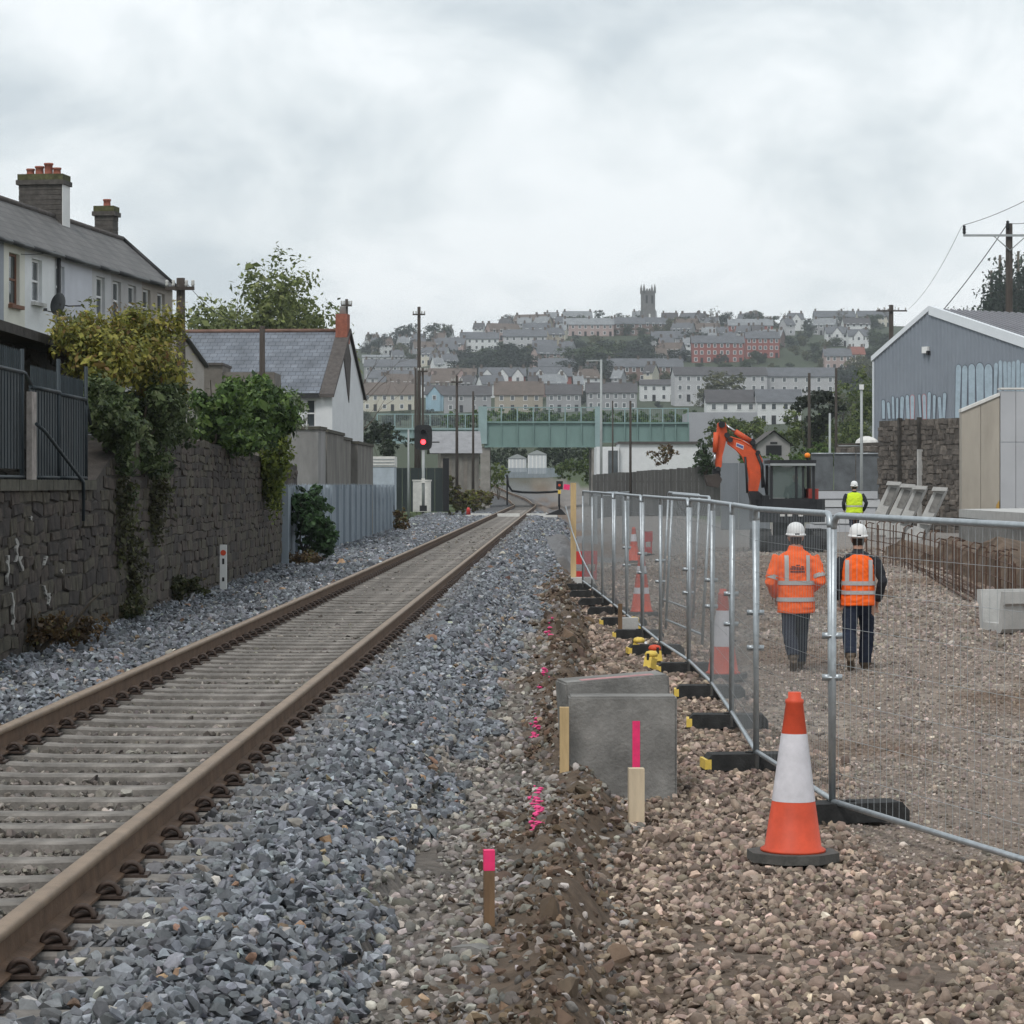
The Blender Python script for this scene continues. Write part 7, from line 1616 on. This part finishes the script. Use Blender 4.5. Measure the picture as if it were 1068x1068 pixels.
# trees: a few kinds, copied
def hill_tree(seed, kind):
    t = thing('hillside_tree', '', 'tree'); rg = random.Random(seed)
    mb = MB(); 
    if kind == 'bare':
        tips = []; branch(mb, Vector((0, 0, 0)), Vector((0, 0, 1)), 0.05, 0.36, 3, rg, tips, 0.55); mb.build('trunk', m_bark, t)
        foliage('crown', [((q.x, q.y, q.z), (0.09,)*3) for q in tips], 420, 0.018, [(0.06, 0.05, 0.035), (0.09, 0.075, 0.045)], t, seed, shell=0)
    elif kind == 'fir':
        mb.tube([(0, 0, 0), (0, 0, 1.0)], [0.03, 0.008], 6); mb.build('trunk', m_bark, t)
        foliage('crown', [((0, 0, 0.12+0.09*i), (0.20*(1-i/10)+0.012, 0.20*(1-i/10)+0.012, 0.055)) for i in range(10)], 4200, 0.016, [(0.010, 0.018, 0.012), (0.02, 0.033, 0.02), (0.03, 0.05, 0.028)], t, seed, shell=0.3, clump=0.3, droop=0.4)
    else:
        mb.tube([(0, 0, 0), (0.01, 0, 0.25), (0, 0, 0.5)], [0.04, 0.03, 0.012], 6); mb.build('trunk', m_bark, t)
        bl = [((rg.uniform(-0.26, 0.26), rg.uniform(-0.24, 0.24), rg.uniform(0.16, 0.82)), (rg.uniform(0.15, 0.26), rg.uniform(0.15, 0.24), rg.uniform(0.12, 0.2))) for _ in range(11)]
        pal = {'green': [(0.018, 0.03, 0.013), (0.04, 0.06, 0.02), (0.065, 0.09, 0.03)], 'olive': [(0.04, 0.045, 0.018), (0.08, 0.085, 0.03), (0.13, 0.13, 0.05)], 'dark': [(0.012, 0.02, 0.014), (0.024, 0.037, 0.024), (0.038, 0.055, 0.03)]}[kind]
        foliage('crown', bl, 1500, 0.034, pal, t, seed, clump=0.2)
    return t
PROT = {k: [hill_tree(100+i*7+j, k) for j in range(n_)] for i, (k, n_) in enumerate((('green', 3), ('olive', 2), ('dark', 3), ('bare', 2), ('fir', 2)))}
used = set()
def plant(kind, pos, h, wx=1.0, label=None, group=None):
    pr = r_.choice(PROT[kind])
    if pr.name not in used: used.add(pr.name); o = pr
    else: o = copy_tree(pr)
    o.location = pos; o.rotation_euler[2] = r_.uniform(0, 6.28); o.scale = (h*wx, h*wx, h)
    o['label'] = label or {'green': 'mid green round tree among the hillside houses', 'olive': 'olive yellow tree among the hillside houses', 'dark': 'dark evergreen clump tree on the wooded slope', 'bare': 'bare branched tree on the hillside', 'fir': 'dark conifer on the right hillside'}[kind]
    o['category'] = 'tree'; o['group'] = group or {'green': 'green hillside trees', 'olive': 'olive hillside trees', 'dark': 'dark hillside trees', 'bare': 'bare hillside trees', 'fir': 'conifers on the right hill'}[kind]
    return o
def tplant(u, vb, hpx, kind, wx=1.0, label=None):
    p = hill_at(u, vb); o_ = plant(kind, p-Vector((0, 0, 0.5)), hpx/F*p.y, wx, label)
    if label is None or label.startswith('low tree'): autos.append((o_, u, vb-hpx/2, ('small ' if hpx < 10 else 'large ' if hpx > 24 else '')+{'green': 'green', 'olive': 'olive', 'dark': 'dark', 'bare': 'bare', 'fir': 'conifer'}[kind]+' tree'))
tplant(619, 345, 24, 'dark', 1.3, 'broad dark evergreen on the skyline left of the church tower')
tplant(664, 346, 20, 'dark', 0.8, 'dark tree touching the left side of the church tower')
tplant(715, 349, 24, 'dark', 1.0, 'dark tree on the skyline right of the church tower')
tplant(697, 350, 20, 'olive', 1.0, 'light olive tree just right of the church tower')
tplant(748, 350, 34, 'bare', 0.9, 'tall bare tree on the skyline above the red brick block')
tplant(784, 345, 20, 'dark', 1.0, 'rounded dark tree behind the skyline red brick row')
tplant(881, 343, 24, 'bare', 1.1, 'wide bare tree on the right skyline')
tplant(908, 342, 16, 'green', 1.1, 'small green tree on the right skyline'); tplant(928, 342, 26, 'bare', 1.0, 'bare tree beside the brown pole on the skyline')
tplant(584, 348, 14, 'bare', 1.2, 'low bare tree on the left skyline'); tplant(550, 350, 14, 'bare', 1.2, 'bare tree above the left terraces')
for (u, vb, h) in ((395, 372, 22), (408, 366, 24), (424, 366, 30), (446, 365, 28), (458, 362, 28), (385, 368, 22), (435, 370, 20), (470, 368, 16)): tplant(u, vb, h, 'dark' if u != 458 else 'green', 1.2)
for (u, vb, h) in ((482, 400, 26), (498, 392, 24), (515, 396, 30), (530, 392, 34), (545, 396, 30), (610, 392, 36), (625, 388, 34), (640, 380, 28), (655, 376, 26), (668, 372, 24), (604, 400, 30), (620, 402, 26), (648, 392, 20), (664, 388, 20), (690, 378, 18), (708, 378, 18), (722, 366, 22), (735, 362, 18), (488, 384, 22), (505, 382, 24), (522, 382, 28), (538, 382, 26), (598, 384, 30), (632, 398, 26), (676, 384, 20)): tplant(u, vb, h, 'dark' if r_.random() < 0.75 else 'green', r_.uniform(1.5, 2.1))
p = hill_at(755, 432); plant('olive', p, 46/F*p.y, 1.25, 'large yellow green tree in front of the pale institution'); plant('olive', hill_at(738, 430), 30/F*p.y, 1.3, 'smaller yellow green tree left of the large one')
for (u, vb, h) in ((838, 362, 14), (850, 366, 12), (826, 364, 12), (842, 376, 12), (858, 374, 12), (876, 375, 14), (905, 378, 22), (898, 398, 30), (885, 405, 30), (910, 405, 36), (870, 402, 22), (906, 360, 24), (918, 370, 30), (780, 390, 22), (790, 380, 18), (895, 425, 34), (912, 430, 34), (880, 440, 34)): tplant(u, vb, h, r_.choice(['green', 'green', 'dark', 'olive']), r_.uniform(1.1, 1.6))
for i in range(30): tplant(470+i*15.3+r_.uniform(-6, 6), r_.uniform(338, 346), r_.uniform(12, 22), r_.choice(['green', 'dark', 'dark', 'bare', 'bare']), r_.uniform(1.0, 1.5))
for i in range(230):
    u = r_.uniform(384, 915); v = r_.choice((344, 352, 360, 368, 378, 388, 400, 412, 424))+r_.uniform(-3, 3); tplant(u, v, r_.uniform(6, 17), r_.choice(['green', 'dark', 'green', 'olive']), r_.uniform(1.0, 1.6))
# nearer belt beyond the bridge and conifers behind the shed
for i in range(26):
    u = 380+i*21+r_.uniform(-6, 6)
    if 700 < u < 880: continue
    tplant(u, 446+r_.uniform(-4, 6), r_.uniform(12, 22), r_.choice(['green', 'dark']), 1.5, 'low tree in the belt just beyond the bridge')
for (u, vt, Y_) in ((1043, 266, 420), (1062, 262, 430), (1034, 282, 440), (1075, 268, 420), (1053, 280, 410), (1090, 275, 425)):
    x_ = XU(u, Y_); z_ = gz1(x_, Y_); plant('fir', Vector((x_, Y_, z_)), ZV(vt, Y_)-z_, 0.9, {1043: 'tall dark conifer left of the power pole', 1062: 'tallest dark conifer right of the power pole', 1034: 'shorter conifer at the left of the conifer group', 1075: 'dark conifer at the right picture edge', 1053: 'dark conifer directly behind the power pole', 1090: 'dark conifer past the right picture edge'}[u])
for (u, vt, Y_) in ((1018, 306, 500), (1004, 318, 510), (1028, 312, 480), (992, 320, 520), (1040, 308, 450)):
    x_ = XU(u, Y_); z_ = gz1(x_, Y_); plant('green', Vector((x_, Y_, z_)), ZV(vt, Y_)-z_, 0.7, {1018: 'tallest round green tree above the shed ridge', 1004: 'low green tree just right of the shed apex', 1028: 'round green tree next to the conifers', 992: 'small green tree at the shed apex', 1040: 'green tree at the foot of the conifers'}[u])
for lst in PROT.values():
    for pr in lst:
        if pr.name not in used:
            for ch in list(pr.children): bpy.data.objects.remove(ch)
            bpy.data.objects.remove(pr)

# say of each small tree and terrace what it stands beside
SN = {'long cream': 'long cream terrace', 'pale blue': 'pale blue gabled house', 'dark roofed grey': 'grey lower terrace', 'brown roofed terrace': 'brown roofed terrace', 'low dark': 'low dark terrace', 'dark slate': 'dark slate terrace', 'white fronted': 'white shop row', 'left red': 'left red brick terrace', 'right red': 'right red brick terrace', 'grey slate': 'grey slate terrace', 'brown brick': 'brown brick terrace', 'second grey': 'second grey terrace', 'long low white': 'long low white block', 'purple': 'purple brown terrace', 'slate roofed': 'slate roofed brick row', 'large three': 'three storey red block', 'tall red': 'tall red brick house', 'red brick row': 'skyline red row', 'left half of': 'long brown skyline row', 'right half of': 'short brown skyline row', 'grey terrace below': 'grey row under the tower', 'left white': 'left white detached house', 'right white': 'white villa', 'white gabled': 'white gabled skyline house', 'cream houses': 'cream skyline houses', 'grey terrace on': 'grey skyline terrace', 'pinkish': 'pinkish house', 'small cream': 'small cream house', 'white rendered terrace': 'white upper slope terrace', 'pale terrace': 'pale upper terrace', 'white square': 'white square house', 'dark roofed white row behind the digger, left': 'white row behind the digger', 'dark roofed white row behind the digger, right': 'right white row behind the digger'}
def short(lb):
    return next((v for k, v in sorted(SN.items(), key=lambda q: -len(q[0])) if lb.startswith(k)), lb)
seen = {}
for (o_, u, v, what) in autos:
    near_ = sorted(NAMED, key=lambda q: (q[0]-u)**2+((q[1]-v)*2.2)**2)[:4]
    q = near_[0]; du, dv = u-q[0], v-q[1]
    rel = ('right of' if du > 0 else 'left of') if abs(du) > 22 else ('below' if dv > 4 else 'above' if dv < -4 else 'in front of')
    lab = f'{what} {rel} the {short(q[2])}'
    for q2 in near_[1:]:
        if lab not in seen: break
        lab = f'{what} {rel} the {short(q[2])}, by the {short(q2[2])}'
        if len(lab.split()) > 16: lab = lab.replace(' roofed', '').replace('the ', '')
    k = lab; i = 2
    seen[lab] = seen.get(lab, 0)+1
    o_['label'] = ' '.join(lab.split()[:16])
# ------------------------------------------------------------------ damp air
hm = bpy.data.materials.new('damp_air'); hm.use_nodes = True; hn = hm.node_tree; hn.nodes.clear()
pv = hn.nodes.new('ShaderNodeVolumePrincipled'); pv.inputs['Color'].default_value = (0.86, 0.92, 0.97, 1); pv.inputs['Density'].default_value = 0.0002; pv.inputs['Anisotropy'].default_value = 0.1
ho = hn.nodes.new('ShaderNodeOutputMaterial'); hn.links.new(pv.outputs[0], ho.inputs['Volume'])
hz = MB().box(-2500, 2500, -120, 2500, -3, 122).build('haze', hm); stuff(hz)
